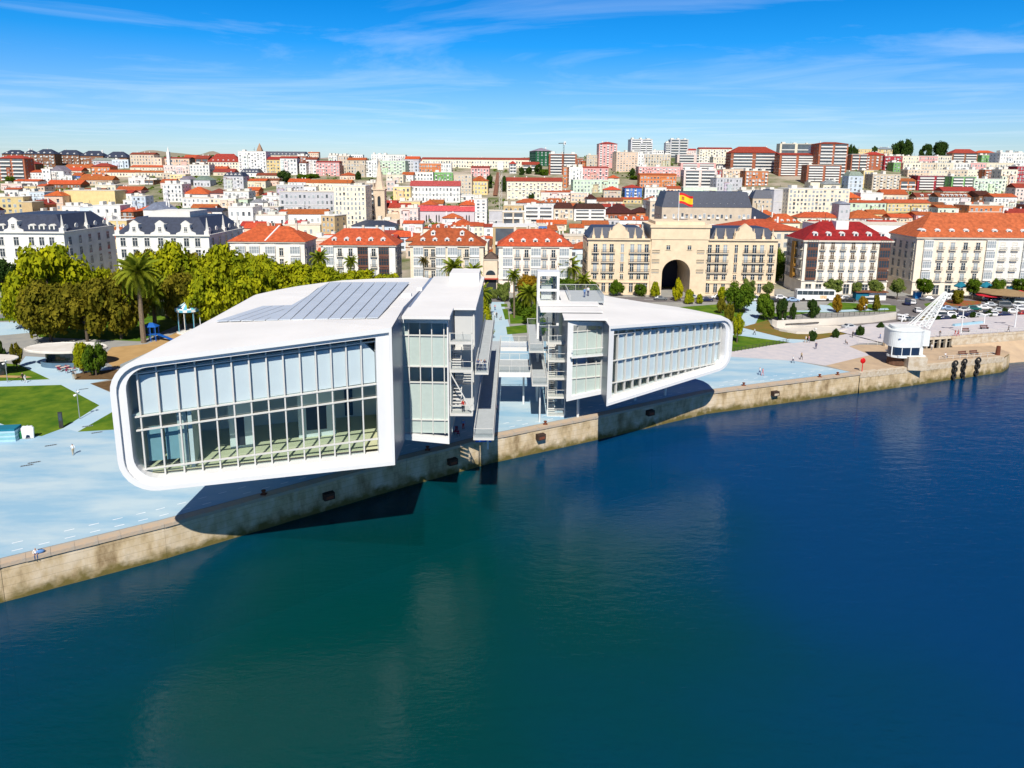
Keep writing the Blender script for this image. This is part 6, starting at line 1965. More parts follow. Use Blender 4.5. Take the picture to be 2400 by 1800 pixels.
def leaf_mat(name, c1, c2, trans=0.25):
    m = bpy.data.materials.new(name); m.use_nodes = True
    t = m.node_tree; N = t.nodes.new
    t.nodes.clear()
    tcn = N('ShaderNodeTexCoord'); oi = N('ShaderNodeObjectInfo')
    nz = N('ShaderNodeTexNoise'); nz.inputs['Scale'].default_value = 2.6; nz.inputs['Detail'].default_value = 6; nz.inputs['Roughness'].default_value = 0.7
    va = N('ShaderNodeVectorMath'); va.operation = 'ADD'
    t.links.new(tcn.outputs['Object'], va.inputs[0]); t.links.new(oi.outputs['Location'], va.inputs[1])
    t.links.new(va.outputs[0], nz.inputs[0])
    r = N('ShaderNodeValToRGB'); r.color_ramp.elements[0].position, r.color_ramp.elements[1].position = 0.36, 0.64
    r.color_ramp.elements[0].color, r.color_ramp.elements[1].color = c1, c2
    t.links.new(nz.outputs[0], r.inputs[0])
    d = N('ShaderNodeBsdfDiffuse'); tl = N('ShaderNodeBsdfTranslucent'); mx = N('ShaderNodeMixShader'); mx.inputs[0].default_value = trans
    t.links.new(r.outputs[0], d.inputs[0]); t.links.new(r.outputs[0], tl.inputs[0])
    t.links.new(d.outputs[0], mx.inputs[1]); t.links.new(tl.outputs[0], mx.inputs[2])
    o = N('ShaderNodeOutputMaterial'); t.links.new(mx.outputs[0], o.inputs[0])
    return m


LEAF = {'gold': leaf_mat('golden_green_leaves', (0.13, 0.18, 0.010, 1), (0.43, 0.42, 0.012, 1)),
        'olive': leaf_mat('olive_leaves', (0.065, 0.072, 0.008, 1), (0.25, 0.21, 0.02, 1)),
        'green': leaf_mat('green_leaves', (0.04, 0.09, 0.010, 1), (0.14, 0.21, 0.015, 1)),
        'dark': leaf_mat('dark_green_leaves', (0.018, 0.045, 0.012, 1), (0.06, 0.10, 0.02, 1)),
        'lime': leaf_mat('yellow_lime_leaves', (0.25, 0.28, 0.01, 1), (0.55, 0.48, 0.01, 1)),
        'rust': leaf_mat('rusty_orange_leaves', (0.20, 0.13, 0.014, 1), (0.36, 0.20, 0.014, 1)),
        'grey': leaf_mat('grey_green_leaves', (0.10, 0.15, 0.03, 1), (0.22, 0.26, 0.06, 1))}
BARK = M('grey_brown_bark', (0.11, 0.085, 0.06, 1), rough=.95, var=.3, scale=3)
PBARK = M('palm_bark', (0.20, 0.15, 0.10, 1), rough=.95, var=.35, scale=2.5, bump=.6)


def crown_mesh(name, seed, n, mat, prof, leaf=0.055):
    """many leaf-sized faces spread over the skins of a few dozen clumps; unit radius, z 0..1"""
    r = random.Random(seed); mb = MB()
    blobs = []
    while len(blobs) < 36:
        z = r.uniform(0.06, 0.95); a = r.uniform(0, 6.283); R = prof(z)
        rr = R * math.sqrt(r.uniform(0.15, 1.0)) * 0.84
        blobs.append((rr * math.cos(a), rr * math.sin(a), z, r.uniform(0.13, 0.30) * (0.55 + 0.6 * R)))
    wts = [b[3] ** 2 for b in blobs]
    for _ in range(n):
        b = r.choices(blobs, wts)[0]
        d = Vector((r.gauss(0, 1), r.gauss(0, 1), r.gauss(0.25, 1))).normalized()
        rad_ = b[3] * r.choice((r.uniform(.5, 1.05), r.uniform(.85, 1.12), r.uniform(.9, 1.45)))
        c = Vector((b[0], b[1], b[2])) + Vector((d.x * rad_, d.y * rad_, d.z * rad_ * 0.72))
        nr = (d + Vector((r.gauss(0, .55), r.gauss(0, .55), r.gauss(.25, .55)))).normalized()
        u = nr.orthogonal().normalized(); v = nr.cross(u)
        q = r.uniform(0, 3.14); u, v = u * math.cos(q) + v * math.sin(q), v * math.cos(q) - u * math.sin(q)
        s = leaf * r.uniform(0.6, 1.35)
        mb.face([c + u * s, c + v * s * .7, c - u * s, c - v * s * .7])
    return mb.mesh(name, mat)


ROUND = lambda z: math.sqrt(max(0.02, 1 - (2 * z - 1) ** 2)) ** 0.8
EGG = lambda z: max(0.12, math.sin(math.pi * min(1, z ** 0.75 * 0.96 + 0.04)) ** 0.7)
CONE = lambda z: max(0.10, 1.0 - 0.85 * z)
CROWN = {}


def crown(kind, mat, v=0):
    k = (kind, mat, v)
    if k not in CROWN:
        n = {'round': 6500, 'egg': 4200, 'cone': 3600, 'bush': 2600}[kind]
        CROWN[k] = crown_mesh('crown', hash(k[0]) % 97 + v * 13 + sum(map(ord, mat)) if False else len(CROWN) * 31 + 5, n, LEAF[mat], {'round': ROUND, 'egg': EGG, 'cone': CONE, 'bush': ROUND}[kind],
                              {'round': .062, 'egg': .085, 'cone': .085, 'bush': .11}[kind])
    return CROWN[k]


TRUNK = {}


def trunk_mesh(v, mat=BARK):
    if v not in TRUNK:
        r = random.Random(v + 3); m = MB()
        m.tube((0, 0, -.03), (.01, 0, .45), .028, .02, 8); m.tube((.01, 0, .45), (0, .02, .8), .02, .008, 6)
        for i in range(7):
            a = r.uniform(0, 6.28); z = r.uniform(.3, .62); l = r.uniform(.2, .36)
            m.tube((0.005, 0, z), (l * math.cos(a), l * math.sin(a), z + r.uniform(.14, .3)), .011, .004, 5)
        TRUNK[v] = m.mesh('trunk', mat)
    return TRUNK[v]


TN = [0]


def tree(px, py, top, wpx, mat='green', kind='round', label='', name='tree', clear=0.28, base=0.0, group=None, Y=None, cat='tree'):
    g = U(px, py, base) if Y is None else None
    if Y is not None:
        q = UY(px, py, Y); g = Vector((q.x, Y, base))
    h = max(UY(px, top, g.y).z - base, 0.8)
    r = wpx / 2 * g.y / F
    o = thing(name, label, cat, g, rnd.uniform(0, 6.28), group)
    TN[0] += 1
    c = link('crown', crown(kind, mat, TN[0] % (3 if kind == 'round' else 2)), o, (0, 0, h * clear))
    c.scale = (r, r, h * (1 - clear)); c.rotation_euler = (0, 0, rnd.uniform(0, 6.28))
    if clear > 0.02:
        t = link('trunk', trunk_mesh(TN[0] % 3), o)
        t.scale = (h * .95, h * .95, h * .95)
    return o


PLN = 'plane trees in the garden'
for a in ((125, 772, 588, 165, 'gold', 'golden green plane tree at the left, nearest the palace'), (62, 770, 640, 90, 'gold', 'small golden tree at the left edge of the grove'), (205, 800, 668, 140, 'olive', 'dark olive tree just behind the oval kiosk roof'),
          (120, 800, 668, 140, 'olive', 'dark olive tree left of the kiosk roof'), (285, 795, 655, 130, 'olive', 'dark olive tree left of the tall palm trunk'), (236, 735, 640, 90, 'gold', 'golden tree between the left palace and the tall palm'), (185, 726, 628, 80, 'olive', 'olive tree in front of the left palace end'),
          (392, 745, 577, 150, 'gold', 'tall green gold tree right of the tall palm'), (345, 735, 596, 90, 'olive', 'olive tree behind the tall palm crown'), (470, 735, 605, 130, 'olive', 'olive green tree left of the golden clump'), (545, 735, 580, 150, 'gold', 'big golden plane tree in front of the red roofs'),
          (500, 775, 640, 120, 'gold', 'golden tree close behind the rising roof edge'), (590, 755, 625, 130, 'gold', 'golden tree leaning over the pavilion roof edge'), (625, 725, 602, 110, 'gold', 'golden tree below the gutter lined red roof'), (680, 730, 625, 120, 'gold', 'golden tree behind the middle of the roof edge'),
          (735, 718, 622, 100, 'gold', 'golden tree below the small palm'), (790, 720, 630, 110, 'gold', 'green gold tree below the timber gallery house'), (850, 712, 640, 95, 'gold', 'low golden tree near the roof top'), (905, 708, 645, 80, 'gold', 'low golden tree at the right end of the grove'),
          (430, 770, 650, 95, 'olive', 'dark tree beside the striped carousel'), (296, 725, 640, 80, 'gold', 'pale green tree between both palaces')):
    tree(a[0], a[1], a[2], a[3], a[4], 'round', a[5], 'plane_tree', group=PLN, clear=.22)
tree(12, 716, 612, 80, 'dark', 'round', 'round dark green tree at the left edge', clear=.35)
tree(40, 862, 805, 26, 'olive', 'egg', 'slim young tree on the lawn beside the kiosk tables', 'young_tree', clear=.25)
tree(226, 880, 812, 52, 'green', 'round', 'leafy young tree at the corner of the pavilion', 'young_tree', clear=.2)
tree(196, 876, 806, 40, 'gold', 'round', 'yellowish young tree beside the oval kiosk', 'young_tree', clear=.25)
tree(2, 832, 798, 20, 'dark', 'cone', 'clipped dark conifer at the left edge', 'conifer', clear=.02)
# garden between the pavilions
for a in ((1116, 762, 690, 60, 'gold', 'golden hedge tree along the garden path, nearest the big roof'), (1132, 795, 738, 50, 'gold', 'golden hedge tree beside the path'), (1113, 735, 664, 46, 'gold', 'golden hedge tree below the garden palm'), (1140, 712, 683, 30, 'dark', 'dark bush beside the parked turquoise van'),
          (1180, 706, 662, 34, 'grey', 'grey green tree with white lamps by the path'), (1240, 700, 648, 60, 'rust', 'rusty orange tree behind the palms'), (1222, 738, 704, 44, 'green', 'green bushes at the foot of the slim palm'), (1250, 760, 722, 58, 'green', 'green bushes below the wide garden palm'),
          (1258, 785, 748, 46, 'green', 'low green bushes near the raised walkway'), (1205, 722, 700, 30, 'dark', 'dark bush left of the slim palm'), (1310, 690, 654, 90, 'green', 'broad green shrubbery behind the roof terrace'), (1375, 692, 664, 70, 'green', 'green shrubbery left of the bank'),
          (1262, 712, 680, 30, 'rust', 'rusty bush beside the lift tower'), (1158, 700, 678, 22, 'grey', 'small tree at the end of the path')):
    tree(a[0], a[1], a[2], a[3], a[4], 'round', a[5], 'garden_tree', clear=.08, group='garden trees between the pavilions')
# park on the right
for a in ((1445, 694, 660, 34, 'green', 'round'), (1500, 695, 668, 30, 'green', 'round'), (1535, 697, 662, 24, 'gold', 'egg'), (1588, 706, 656, 26, 'lime', 'egg'), (1614, 712, 680, 26, 'gold', 'egg'), (1692, 704, 674, 24, 'gold', 'egg'), (1640, 712, 690, 18, 'gold', 'egg')):
    tree(a[0], a[1], a[2], a[3], a[4], a[5], {1445: 'small round green tree at the left end of the bank', 1500: 'small green tree before the bank wing', 1535: 'slim golden tree before the bank arch', 1588: 'bright yellow lime tree right of the bank arch', 1614: 'golden egg shaped tree below the lime one',
         1692: 'thin golden tree before the right bank wing', 1640: 'tiny golden tree above the white roof'}[a[0]], 'park_tree', clear=.15, group='park trees')
for a in ((1730, 732, 668, 66, 'green', 'round', 'broad dark green tree beside the pale path', .28), (1792, 750, 690, 44, 'green', 'egg', 'tall green tree right of the pale path', .12), (1832, 752, 702, 28, 'dark', 'egg', 'dark pointed tree above the tunnel wall', .08), (1857, 748, 712, 15, 'dark', 'egg', 'slimmest dark tree above the tunnel wall', .06),
          (1903, 744, 704, 30, 'dark', 'egg', 'dark broad egg shaped tree below the coach', .08), (1960, 732, 692, 22, 'rust', 'egg', 'rusty slim tree right of the coach', .12), (2020, 728, 697, 26, 'rust', 'egg', 'rusty tree over the oval path', .12), (2052, 728, 690, 20, 'olive', 'egg', 'olive slim tree over the oval path', .12),
          (1727, 803, 738, 26, 'gold', 'egg', 'thin sapling at the rounded end of the pavilion', .35), (1708, 770, 712, 24, 'olive', 'egg', 'thin sapling behind the rounded roof corner', .3), (1690, 735, 700, 22, 'olive', 'egg', 'young tree left of the broad dark one', .2), (2243, 712, 682, 30, 'olive', 'round', 'round olive tree at the flower roundabout', .1)):
    tree(a[0], a[1], a[2], a[3], a[4], a[5], a[6], 'park_tree', clear=a[7], group='park trees')
for px, w, nm in ((1752, 32, 'before the right bank wing'), (1798, 28, 'at the right end of the bank'), (1950, 44, 'before the red roofed house, widest'), (2006, 24, 'before the red roofed house, smallest'), (2050, 36, 'at the right end of the red roofed house'), (2102, 38, 'at the mouth of the shaded street'),
                  (2162, 42, 'at the corner of the long cream house'), (2278, 34, 'between two blue parasols'), (2334, 34, 'right of the second blue parasol'), (2388, 40, 'beside the red parasol')):
    tree(px, 702, 656 if w > 30 else 662, w, 'grey' if px < 2110 else 'green', 'round', 'clipped street tree ' + nm, 'street_tree', clear=.4, group='clipped street trees')
for px, py, w, nm in ((1903, 799, 20, 'leftmost on the dry strip'), (1958, 791, 17, 'second on the dry strip'), (2015, 788, 20, 'below the tunnel car'), (2063, 778, 19, 'just left of the crane'), (2197, 758, 15, 'just right of the crane jib'), (2235, 754, 14, 'before the white van'), (2280, 748, 14, 'before the dark blue car'),
                      (2317, 743, 14, 'before the dark car'), (2353, 738, 14, 'right end of the strip')):
    tree(px, py, py - w * 1.15, w, 'dark', 'egg', 'dark green shrub, ' + nm, 'shrub', clear=.02, group='shrubs on the dry strip', cat='shrub')
# trees up the hill
HT = ((668, 428, 402, 34, 'dark', 'big dark tree below the white skyline block'), (712, 420, 409, 40, 'green', 'low green bank below the skyline'), (735, 418, 408, 30, 'green', 'green bushes on the bank'), (1262, 410, 386, 20, 'dark', 'dark tree left of the brick block'), (1240, 408, 392, 16, 'dark', 'dark tree beside the red gable'), (1222, 410, 393, 16, 'dark', 'dark tree above the wide red roof'), (1275, 412, 398, 24, 'green', 'green bushes below the brick block'),
      (1148, 440, 412, 18, 'dark', 'dark trees left of the funicular'), (1182, 450, 415, 16, 'dark', 'dark tree right of the lift mast'), (1245, 468, 452, 14, 'dark', 'dark conifer before the wide block'), (1482, 414, 395, 14, 'dark', 'dark conifer below the peach tower'), (1495, 420, 412, 40, 'green', 'green bank above the blue house'),
      (2113, 366, 332, 42, 'dark', 'large dark tree on the skyline'), (2170, 366, 342, 28, 'dark', 'dark skyline tree, smaller of the pair'), (2203, 366, 335, 34, 'dark', 'dark skyline tree, taller of the pair'), (1995, 392, 344, 22, 'dark', 'dark tree right of the tallest tower'), (1985, 388, 348, 14, 'dark', 'thin dark tree against the tower'),
      (1914, 502, 472, 26, 'dark', 'monkey puzzle tree before the huge cream block'), (1708, 390, 380, 18, 'green', 'green tree between brick blocks'), (2050, 355, 345, 18, 'dark', 'dark bush on the skyline'), (840, 422, 402, 14, 'dark', 'tall palm like tree on the slope'), (600, 408, 400, 14, 'green', 'bush below the slab'), (22, 426, 414, 22, 'green', 'green bush below the brick tower'), (1100, 384, 376, 50, 'green', 'green trees below the long skyline block'),
      (1190, 440, 425, 14, 'green', 'green slope bush beside the lift'), (872, 428, 418, 14, 'dark', 'dark bush left of the spire'), (1820, 620, 590, 30, 'green', 'green trees behind the bank corner'), (1838, 650, 600, 26, 'dark', 'dark tree in the side street'))
for a in HT:
    Y = solve_Y(a[0], a[1]) if a[1] < 560 else 262
    p = UY(a[0], a[1], Y)
    tree(a[0], a[1], a[2], a[3], a[4], 'egg' if a[3] < 22 else 'round', a[5], 'hillside_tree', clear=.06, base=terrain(p.x, Y), Y=Y, group='trees on the hill')


# low scrub on the open patches of the slope: one mass
sm = MB(); rs = random.Random(21)
for _ in range(4200):
    Y = rs.uniform(290, 930); x = rs.uniform(-.8, .8) * Y
    if noise.noise(Vector((x * .02, Y * .02, 3))) < .02: continue
    if any(abs(q['x'] - x) < q['w'] / 2 + 2.5 and -3 < Y - q['Y'] < q['d'] + 2 for q in HOUSES): continue
    z = terrain(x, Y); R = rs.uniform(.9, 2.3)
    for _k in range(9):
        d = Vector((rs.gauss(0, 1), rs.gauss(0, 1), abs(rs.gauss(0, 1)))).normalized(); c = Vector((x, Y, z)) + d * R
        u = d.orthogonal().normalized() * rs.uniform(.5, 1.1); v = d.cross(u)
        sm.face([c + u, c + v, c - u, c - v])
tag(sm.build('hillside_scrub', LEAF['green']), 'green scrub covering the open patches of the hillside', 'scrub', None, 'stuff')


# palms: trunk, skirt and single fronds
def frond_mesh(seed, droop, mat):
    r = random.Random(seed); mb = MB(); n = 9
    pts = []
    for i in range(n + 1):
        t = i / n
        pts.append(Vector((t * (1 - .28 * droop * t), 0, .42 * t - (.55 + .75 * droop) * t * t)))
    for a, b in zip(pts, pts[1:]):
        mb.face([(a.x, -.008, a.z), (b.x, -.008, b.z), (b.x, .008, b.z), (a.x, .008, a.z)])
    for i in range(26):
        t = .1 + .9 * i / 26; k = min(n - 1, int(t * n)); p = pts[k].lerp(pts[k + 1], t * n - k)
        ln = .25 * math.sin(math.pi * min(1, .12 + t * .86)) + .05
        for s in (-1, 1):
            q = p + Vector((ln * .55, s * ln * .8, -.45 * ln - r.uniform(0, .05)))
            mb.face([(p.x, p.y, p.z), (p.x + .07, p.y, p.z), (q.x, q.y, q.z)])
    return mb.mesh('frond', mat)


PF = {}
PG = leaf_mat('palm_leaves', (0.10, 0.16, 0.012, 1), (0.30, 0.33, 0.03, 1))
PY = leaf_mat('dry_palm_leaves', (0.16, 0.12, 0.03, 1), (0.22, 0.18, 0.05, 1))
for k, mt in (('g', PG), ('y', PY)):
    PF[k] = [frond_mesh(1, .0, mt), frond_mesh(2, .45, mt), frond_mesh(3, .9, mt)]


def palm(px, py, cx, cyy, rpx, label, n=40, col='g', group='palms', dates=False, Y=None):
    g = U(px, py) if Y is None else UY(px, py, Y)
    g.z = 0
    c = UY(cx, cyy, g.y); R = rpx * g.y / F * 1.18
    o = thing('palm_tree', label, 'palm', g, 0, group)
    top = Vector((c.x - g.x, 0, c.z))
    mb = MB(); k = 6
    for i in range(k):
        a, b = i / k, (i + 1) / k
        mb.tube((top.x * a * a, 0, top.z * a), (top.x * b * b, 0, top.z * b), R * (.12 - .045 * a), R * (.12 - .045 * b), 8, cap=False)
    mb.tube((top.x, 0, top.z - R * .28), (top.x, 0, top.z + R * .05), R * .1, R * .2, 8)
    mb.build('trunk', PBARK, o)
    for i in range(n):
        u = (i + .5) / n; el = math.acos(1 - 1.25 * u) - .15
        fr = link('frond', PF[col][0 if u < .3 else 1 if u < .68 else 2], o, (top.x, 0, top.z + R * .04))
        fr.rotation_euler = (rnd.uniform(-.15, .15), -rad(66) + el * 1.0, i * 2.39996 + rnd.uniform(-.15, .15))
        s = R * rnd.uniform(.92, 1.15); fr.scale = (s, s, s)
    if dates:
        mb = MB()
        for i in range(16):
            a = rnd.uniform(0, 6.28); mb.ball((top.x + R * .22 * math.cos(a), R * .22 * math.sin(a), top.z - R * rnd.uniform(0, .14)), R * .06, n=6)
        mb.build('date_cluster', M('orange_dates', (.45, .16, .01, 1)), o)
    return o


palm(337, 803, 322, 640, 44, 'tallest palm with orange date clusters, left of the carousel', 54, dates=True)
palm(364, 768, 361, 684, 38, 'lower palm just right of the tallest one', 46)
palm(1058, 695, 1062, 628, 24, 'palm above the big roof behind its plant box', 40)
palm(1110, 700, 1110, 636, 20, 'palm right of the roof plant box', 36)
palm(1205, 745, 1204, 646, 17, 'slim tall palm between the lift tower and path', 34)
palm(1332, 684, 1334, 628, 27, 'fine palm rising left of the bank', 44)
palm(1246, 742, 1241, 690, 28, 'wide low palm in the garden by the lift tower', 44)
palm(1370, 696, 1368, 656, 18, 'small palm behind the roof terrace', 34)
palm(747, 705, 748, 606, 21, 'palm above the golden trees at the timber gallery house', 36)
palm(822, 702, 822, 614, 16, 'smaller palm before the timber gallery house', 32)
palm(994, 702, 993, 612, 12, 'dry yellow palm before the brown roofed house', 30, 'y')
palm(1122, 745, 1126, 690, 26, 'bushy palm beside the parked turquoise van', 38)
# ------------------------------------------------------------------ vehicles


def car_proto(name, kind):
    root = thing(name, '', 'car', (0, -500, 0))
    Lh = {'car': 2.1, 'hatch': 1.9, 'van': 2.3}[kind]
    if kind == 'van':
        st = [(-Lh, .80, .45, .95, 0), (-Lh + .1, .86, .32, 1.85, .80), (1.0, .86, .3, 1.9, .80), (1.55, .86, .3, 1.15, .0), (Lh - .1, .82, .32, .98, 0), (Lh, .7, .45, .8, 0)]
    elif kind == 'hatch':
        st = [(-Lh, .74, .45, .85, 0), (-Lh + .12, .84, .3, 1.0, .0), (-Lh + .45, .86, .28, 1.46, .64), (.3, .86, .28, 1.48, .64), (1.0, .86, .28, .95, 0), (Lh - .12, .82, .3, .78, 0), (Lh, .7, .42, .62, 0)]
    else:
        st = [(-Lh, .74, .45, .85, 0), (-Lh + .12, .84, .3, .95, 0), (-Lh + .55, .86, .28, 1.0, 0), (-.95, .86, .28, 1.42, .62), (.25, .86, .28, 1.44, .62), (1.0, .86, .28, .95, 0), (Lh - .12, .82, .3, .78, 0), (Lh, .7, .42, .62, 0)]
    mb = MB(); sec = []
    for x, w, zl, zt, wr in st:
        if wr: p = [(w - .05, zl), (w, .62), (w - .02, .92), (wr, zt - .06), (wr - .12, zt)]
        else: p = [(w - .05, zl), (w, .55), (w - .02, min(.88, zt - .08)), (w - .08, zt - .02), (w - .2, zt)]
        sec.append([Vector((x, a, b)) for a, b in p] + [Vector((x, -a, b)) for a, b in reversed(p)])
    for A, B in zip(sec, sec[1:]): loop_faces(mb, A, B)
    mb.face(sec[0]); mb.face(list(reversed(sec[-1])))
    b = mb.build('body', M('car_paint', objcol=True, rough=.25, var=.02, spec=.6), root); b['tint'] = 1
    for p in b.data.polygons: p.use_smooth = False
    # glazing just proud of the cabin
    cab = [i for i, s in enumerate(st) if s[4]]
    i0, i1 = cab[0], cab[-1]
    mb = MB()
    x0, x1, zt = st[i0][0], st[i1][0], st[i0][3]
    for s in (-1, 1):
        q = [(x0 + .05, s * .845, .95), (x1 + .25, s * .845, .95), (x1 - .02, s * (st[i1][4] + .035), zt - .1), (x0 + .1, s * (st[i0][4] + .035), zt - .1)]
        mb.face(q if s < 0 else list(reversed(q)))
    xa, xb = st[i0 - 1][0], st[i1 + 1][0]; za, zb2 = st[i0 - 1][3], st[i1 + 1][3]
    f = lambda t: (lerp(xb, x1, t) + .02, lerp(zb2, st[i1][3], t) + .02); g = lambda t: (lerp(xa, x0, t) - .02, lerp(za, zt, t) + .02)
    for fn, sg in ((f, 1), (g, -1)):
        (p, z0), (q, z1) = fn(.15), fn(.9)
        pts = [(p, -.66, z0), (p, .66, z0), (q, .56, z1), (q, -.56, z1)]
        mb.face(pts if sg > 0 else list(reversed(pts)))
    mb.build('window', PANE, root)
    wm = MB(); wm.tube((0, -.1, 0), (0, .1, 0), .32, n=12); wm.tube((0, -.11, 0), (0, .11, 0), .17, n=8, mi=1)
    me = wm.mesh('wheel', [M('tyre_rubber', (.02, .02, .02, 1), rough=.8), M('wheel_rim', (.4, .4, .42, 1), rough=.3, metal=.8)])
    for x in (-Lh * .62, Lh * .64):
        for y in (-.8, .8): link('wheel', me, root, (x, y, .32))
    mb = MB(); mb.box(Lh - .06, Lh - .01, .42, .66, .58, .70)
    mm = mb.mesh('headlight', M('headlight_glass', (.7, .72, .72, 1), rough=.2))
    link('headlight', mm, root); link('headlight', mm, root, (0, -1.08, 0))
    mb = MB(); mb.box(-Lh + .0, -Lh + .05, .46, .66, .62, .76)
    mm = mb.mesh('tail_light', M('tail_light_red', (.4, .01, .01, 1), rough=.3))
    link('tail_light', mm, root); link('tail_light', mm, root, (0, -1.12, 0))
    return root


PROTO = {}
CC = {'white': (.72, .72, .72, 1), 'silver': (.42, .44, .46, 1), 'black': (.02, .02, .022, 1), 'navy': (.012, .02, .07, 1), 'light blue': (.25, .36, .52, 1), 'teal': (.01, .12, .11, 1), 'grey': (.16, .17, .18, 1), 'red': (.35, .02, .02, 1), 'turquoise': (.25, .55, .52, 1)}


def car(px, py, col, kind, rz, label, z=0.006, cat='car'):
    p = U(px, py, z)
    nm = {'car': 'saloon_car', 'hatch': 'hatchback_car', 'van': 'van'}[kind]
    if kind not in PROTO:
        o = PROTO[kind] = car_proto(nm, kind)
        o.location = p; o.rotation_euler = (0, 0, rad(rz)); o['label'] = label; o['group'] = 'cars and vans on the road'
        for c in o.children:
            if c.get('tint'): c.color = CC[col]
    else:
        o = dup(PROTO[kind], p, rad(rz), label, 'cars and vans on the road', color=CC[col])
    o['category'] = 'van' if kind == 'van' else 'car'
    return o


for a in ((1766, 705, 'white', 'van', 2, 'white van before the right corner of the bank'), (1812, 708, 'black', 'car', 0, 'black car just left of the white coach'), (1829, 701, 'white', 'hatch', 4, 'white hatchback above the black car left of the coach'), (1857, 707, 'light blue', 'car', 0, 'light blue saloon directly left of the white coach'),
          (1655, 706, 'navy', 'car', 0, 'navy saloon in front of the right bank wing'), (1680, 700, 'white', 'hatch', 175, 'white hatchback close to the right bank wing'), (1548, 703, 'grey', 'car', 0, 'grey car above the white roof ridge'), (1622, 700, 'silver', 'car', 180, 'silver car beside the bank arch'),
          (1988, 707, 'black', 'car', 176, 'black car with its tail to the coach'), (1976, 703, 'white', 'hatch', 178, 'white hatchback right behind the coach'), (2037, 709, 'white', 'van', 0, 'white van in the middle of the road below the shaded street'), (2127, 714, 'navy', 'van', 60, 'dark blue van turning at the mouth of the shaded street'),
          (2140, 713, 'white', 'hatch', 55, 'white hatchback touching the dark blue van'), (2150, 732, 'white', 'hatch', 75, 'white hatchback seen from behind on the slip road'), (2173, 704, 'grey', 'car', 160, 'grey car above the flower roundabout'), (2222, 727, 'light blue', 'car', -10, 'light blue saloon behind the crane jib'),
          (2206, 744, 'white', 'van', -8, 'white van parked right of the crane jib'), (2232, 741, 'white', 'hatch', -8, 'white hatchback beside the parked white van'), (2218, 751, 'navy', 'car', -10, 'navy car below the parked white van'), (2256, 742, 'navy', 'hatch', -10, 'navy hatchback in the lower parking row'),
          (2279, 739, 'navy', 'car', -8, 'dark blue saloon beside the lamp post'), (2282, 727, 'teal', 'hatch', -12, 'teal hatchback in the middle parking row'), (2306, 725, 'white', 'car', -12, 'white saloon right of the teal hatchback'), (2308, 737, 'black', 'car', -12, 'black saloon in the lower parking row'), (2340, 731, 'silver', 'car', -8, 'silver saloon in the lower right parking row'),
          (2356, 720, 'grey', 'van', -8, 'grey van in the right parking row'), (2372, 734, 'white', 'car', -8, 'white saloon at the lower right of the car park'), (2394, 727, 'white', 'hatch', -8, 'white hatchback at the right picture edge'), (2318, 705, 'white', 'hatch', -20, 'white hatchback below the red parasol tent'),
          (2342, 707, 'white', 'car', -15, 'white saloon right of the red parasol tent'), (2370, 708, 'silver', 'car', -15, 'silver saloon in the top row at the right'), (2334, 709, 'black', 'hatch', -15, 'black hatchback among white cars in the top row'), (2394, 712, 'white', 'van', -15, 'white van in the top row at the right edge'),
          (2122, 752, 'white', 'car', 15, 'white saloon on the slip road behind the crane'), (2139, 753, 'grey', 'car', 15, 'grey saloon behind the crane stays'), (1992, 771, 'silver', 'car', 12, 'silver car driving up the tunnel ramp'), (2235, 704, 'white', 'van', 170, 'white van above the flower roundabout'),
          (2262, 730, 'grey', 'hatch', -10, 'grey hatchback between the blue saloon and teal hatchback'), (2330, 741, 'white', 'hatch', -8, 'white hatchback at the front of the lower parking row'), (2354, 742, 'navy', 'car', -8, 'navy saloon at the front right of the car park'), (2298, 745, 'silver', 'hatch', -8, 'silver hatchback nearest the dark shrubs'),
          (2386, 720, 'black', 'car', -10, 'black saloon near the right picture edge'), (2322, 718, 'silver', 'car', -12, 'silver saloon in the middle parking row'), (2198, 732, 'grey', 'car', -10, 'grey saloon half hidden by the crane jib'), (2404, 740, 'red', 'hatch', -8, 'red hatchback cut by the right picture edge'), (2255, 752, 'white', 'car', -8, 'white saloon beside the shrub row'),
          (1157, 694, 'turquoise', 'van', 85, 'turquoise van at the end of the garden path')):
    car(*a)
# white coach
bp = U(1908, 704)
bus = thing('coach', 'long white touring coach with a black window band', 'coach', bp, rad(-2), 'cars and vans on the road')
mb = MB(); mb.box(-6, 6, -1.25, 1.25, .35, 3.45); mb.box(-5.8, 5.6, -1.1, 1.1, 3.45, 3.65); mb.box(5.6, 6.05, -1.2, 1.2, .4, 1.4); mb.build('body', M('coach_white', (.75, .75, .74, 1), rough=.3, var=.02), bus)
for s in (-1, 1):
    for i in range(7):
        mb = MB(); y0, y1 = (1.25, 1.27) if s > 0 else (-1.27, -1.25); mb.box(-5.9 + i * 1.65, -4.33 + i * 1.65, y0, y1, 2.0, 3.25); mb.build('window', PANE, bus)
mb = MB(); mb.box(6.0, 6.06, -1.1, 1.1, 1.5, 3.2); mb.build('windscreen', PANE, bus)
mb = MB(); mb.box(1.2, 3.4, -1.275, -1.25, .8, 1.8); mb.build('livery_panel', M('coach_livery', (.6, .3, .12, 1), col2=(.75, .6, .4, 1), scale=1.2), bus)
wm = MB(); wm.tube((0, -.15, 0), (0, .15, 0), .48, n=14)
wme = wm.mesh('wheel', MATS['tyre_rubber'])
for x in (-3.8, 3.7):
    for y in (-1.13, 1.13): link('wheel', wme, bus, (x, y, .48))

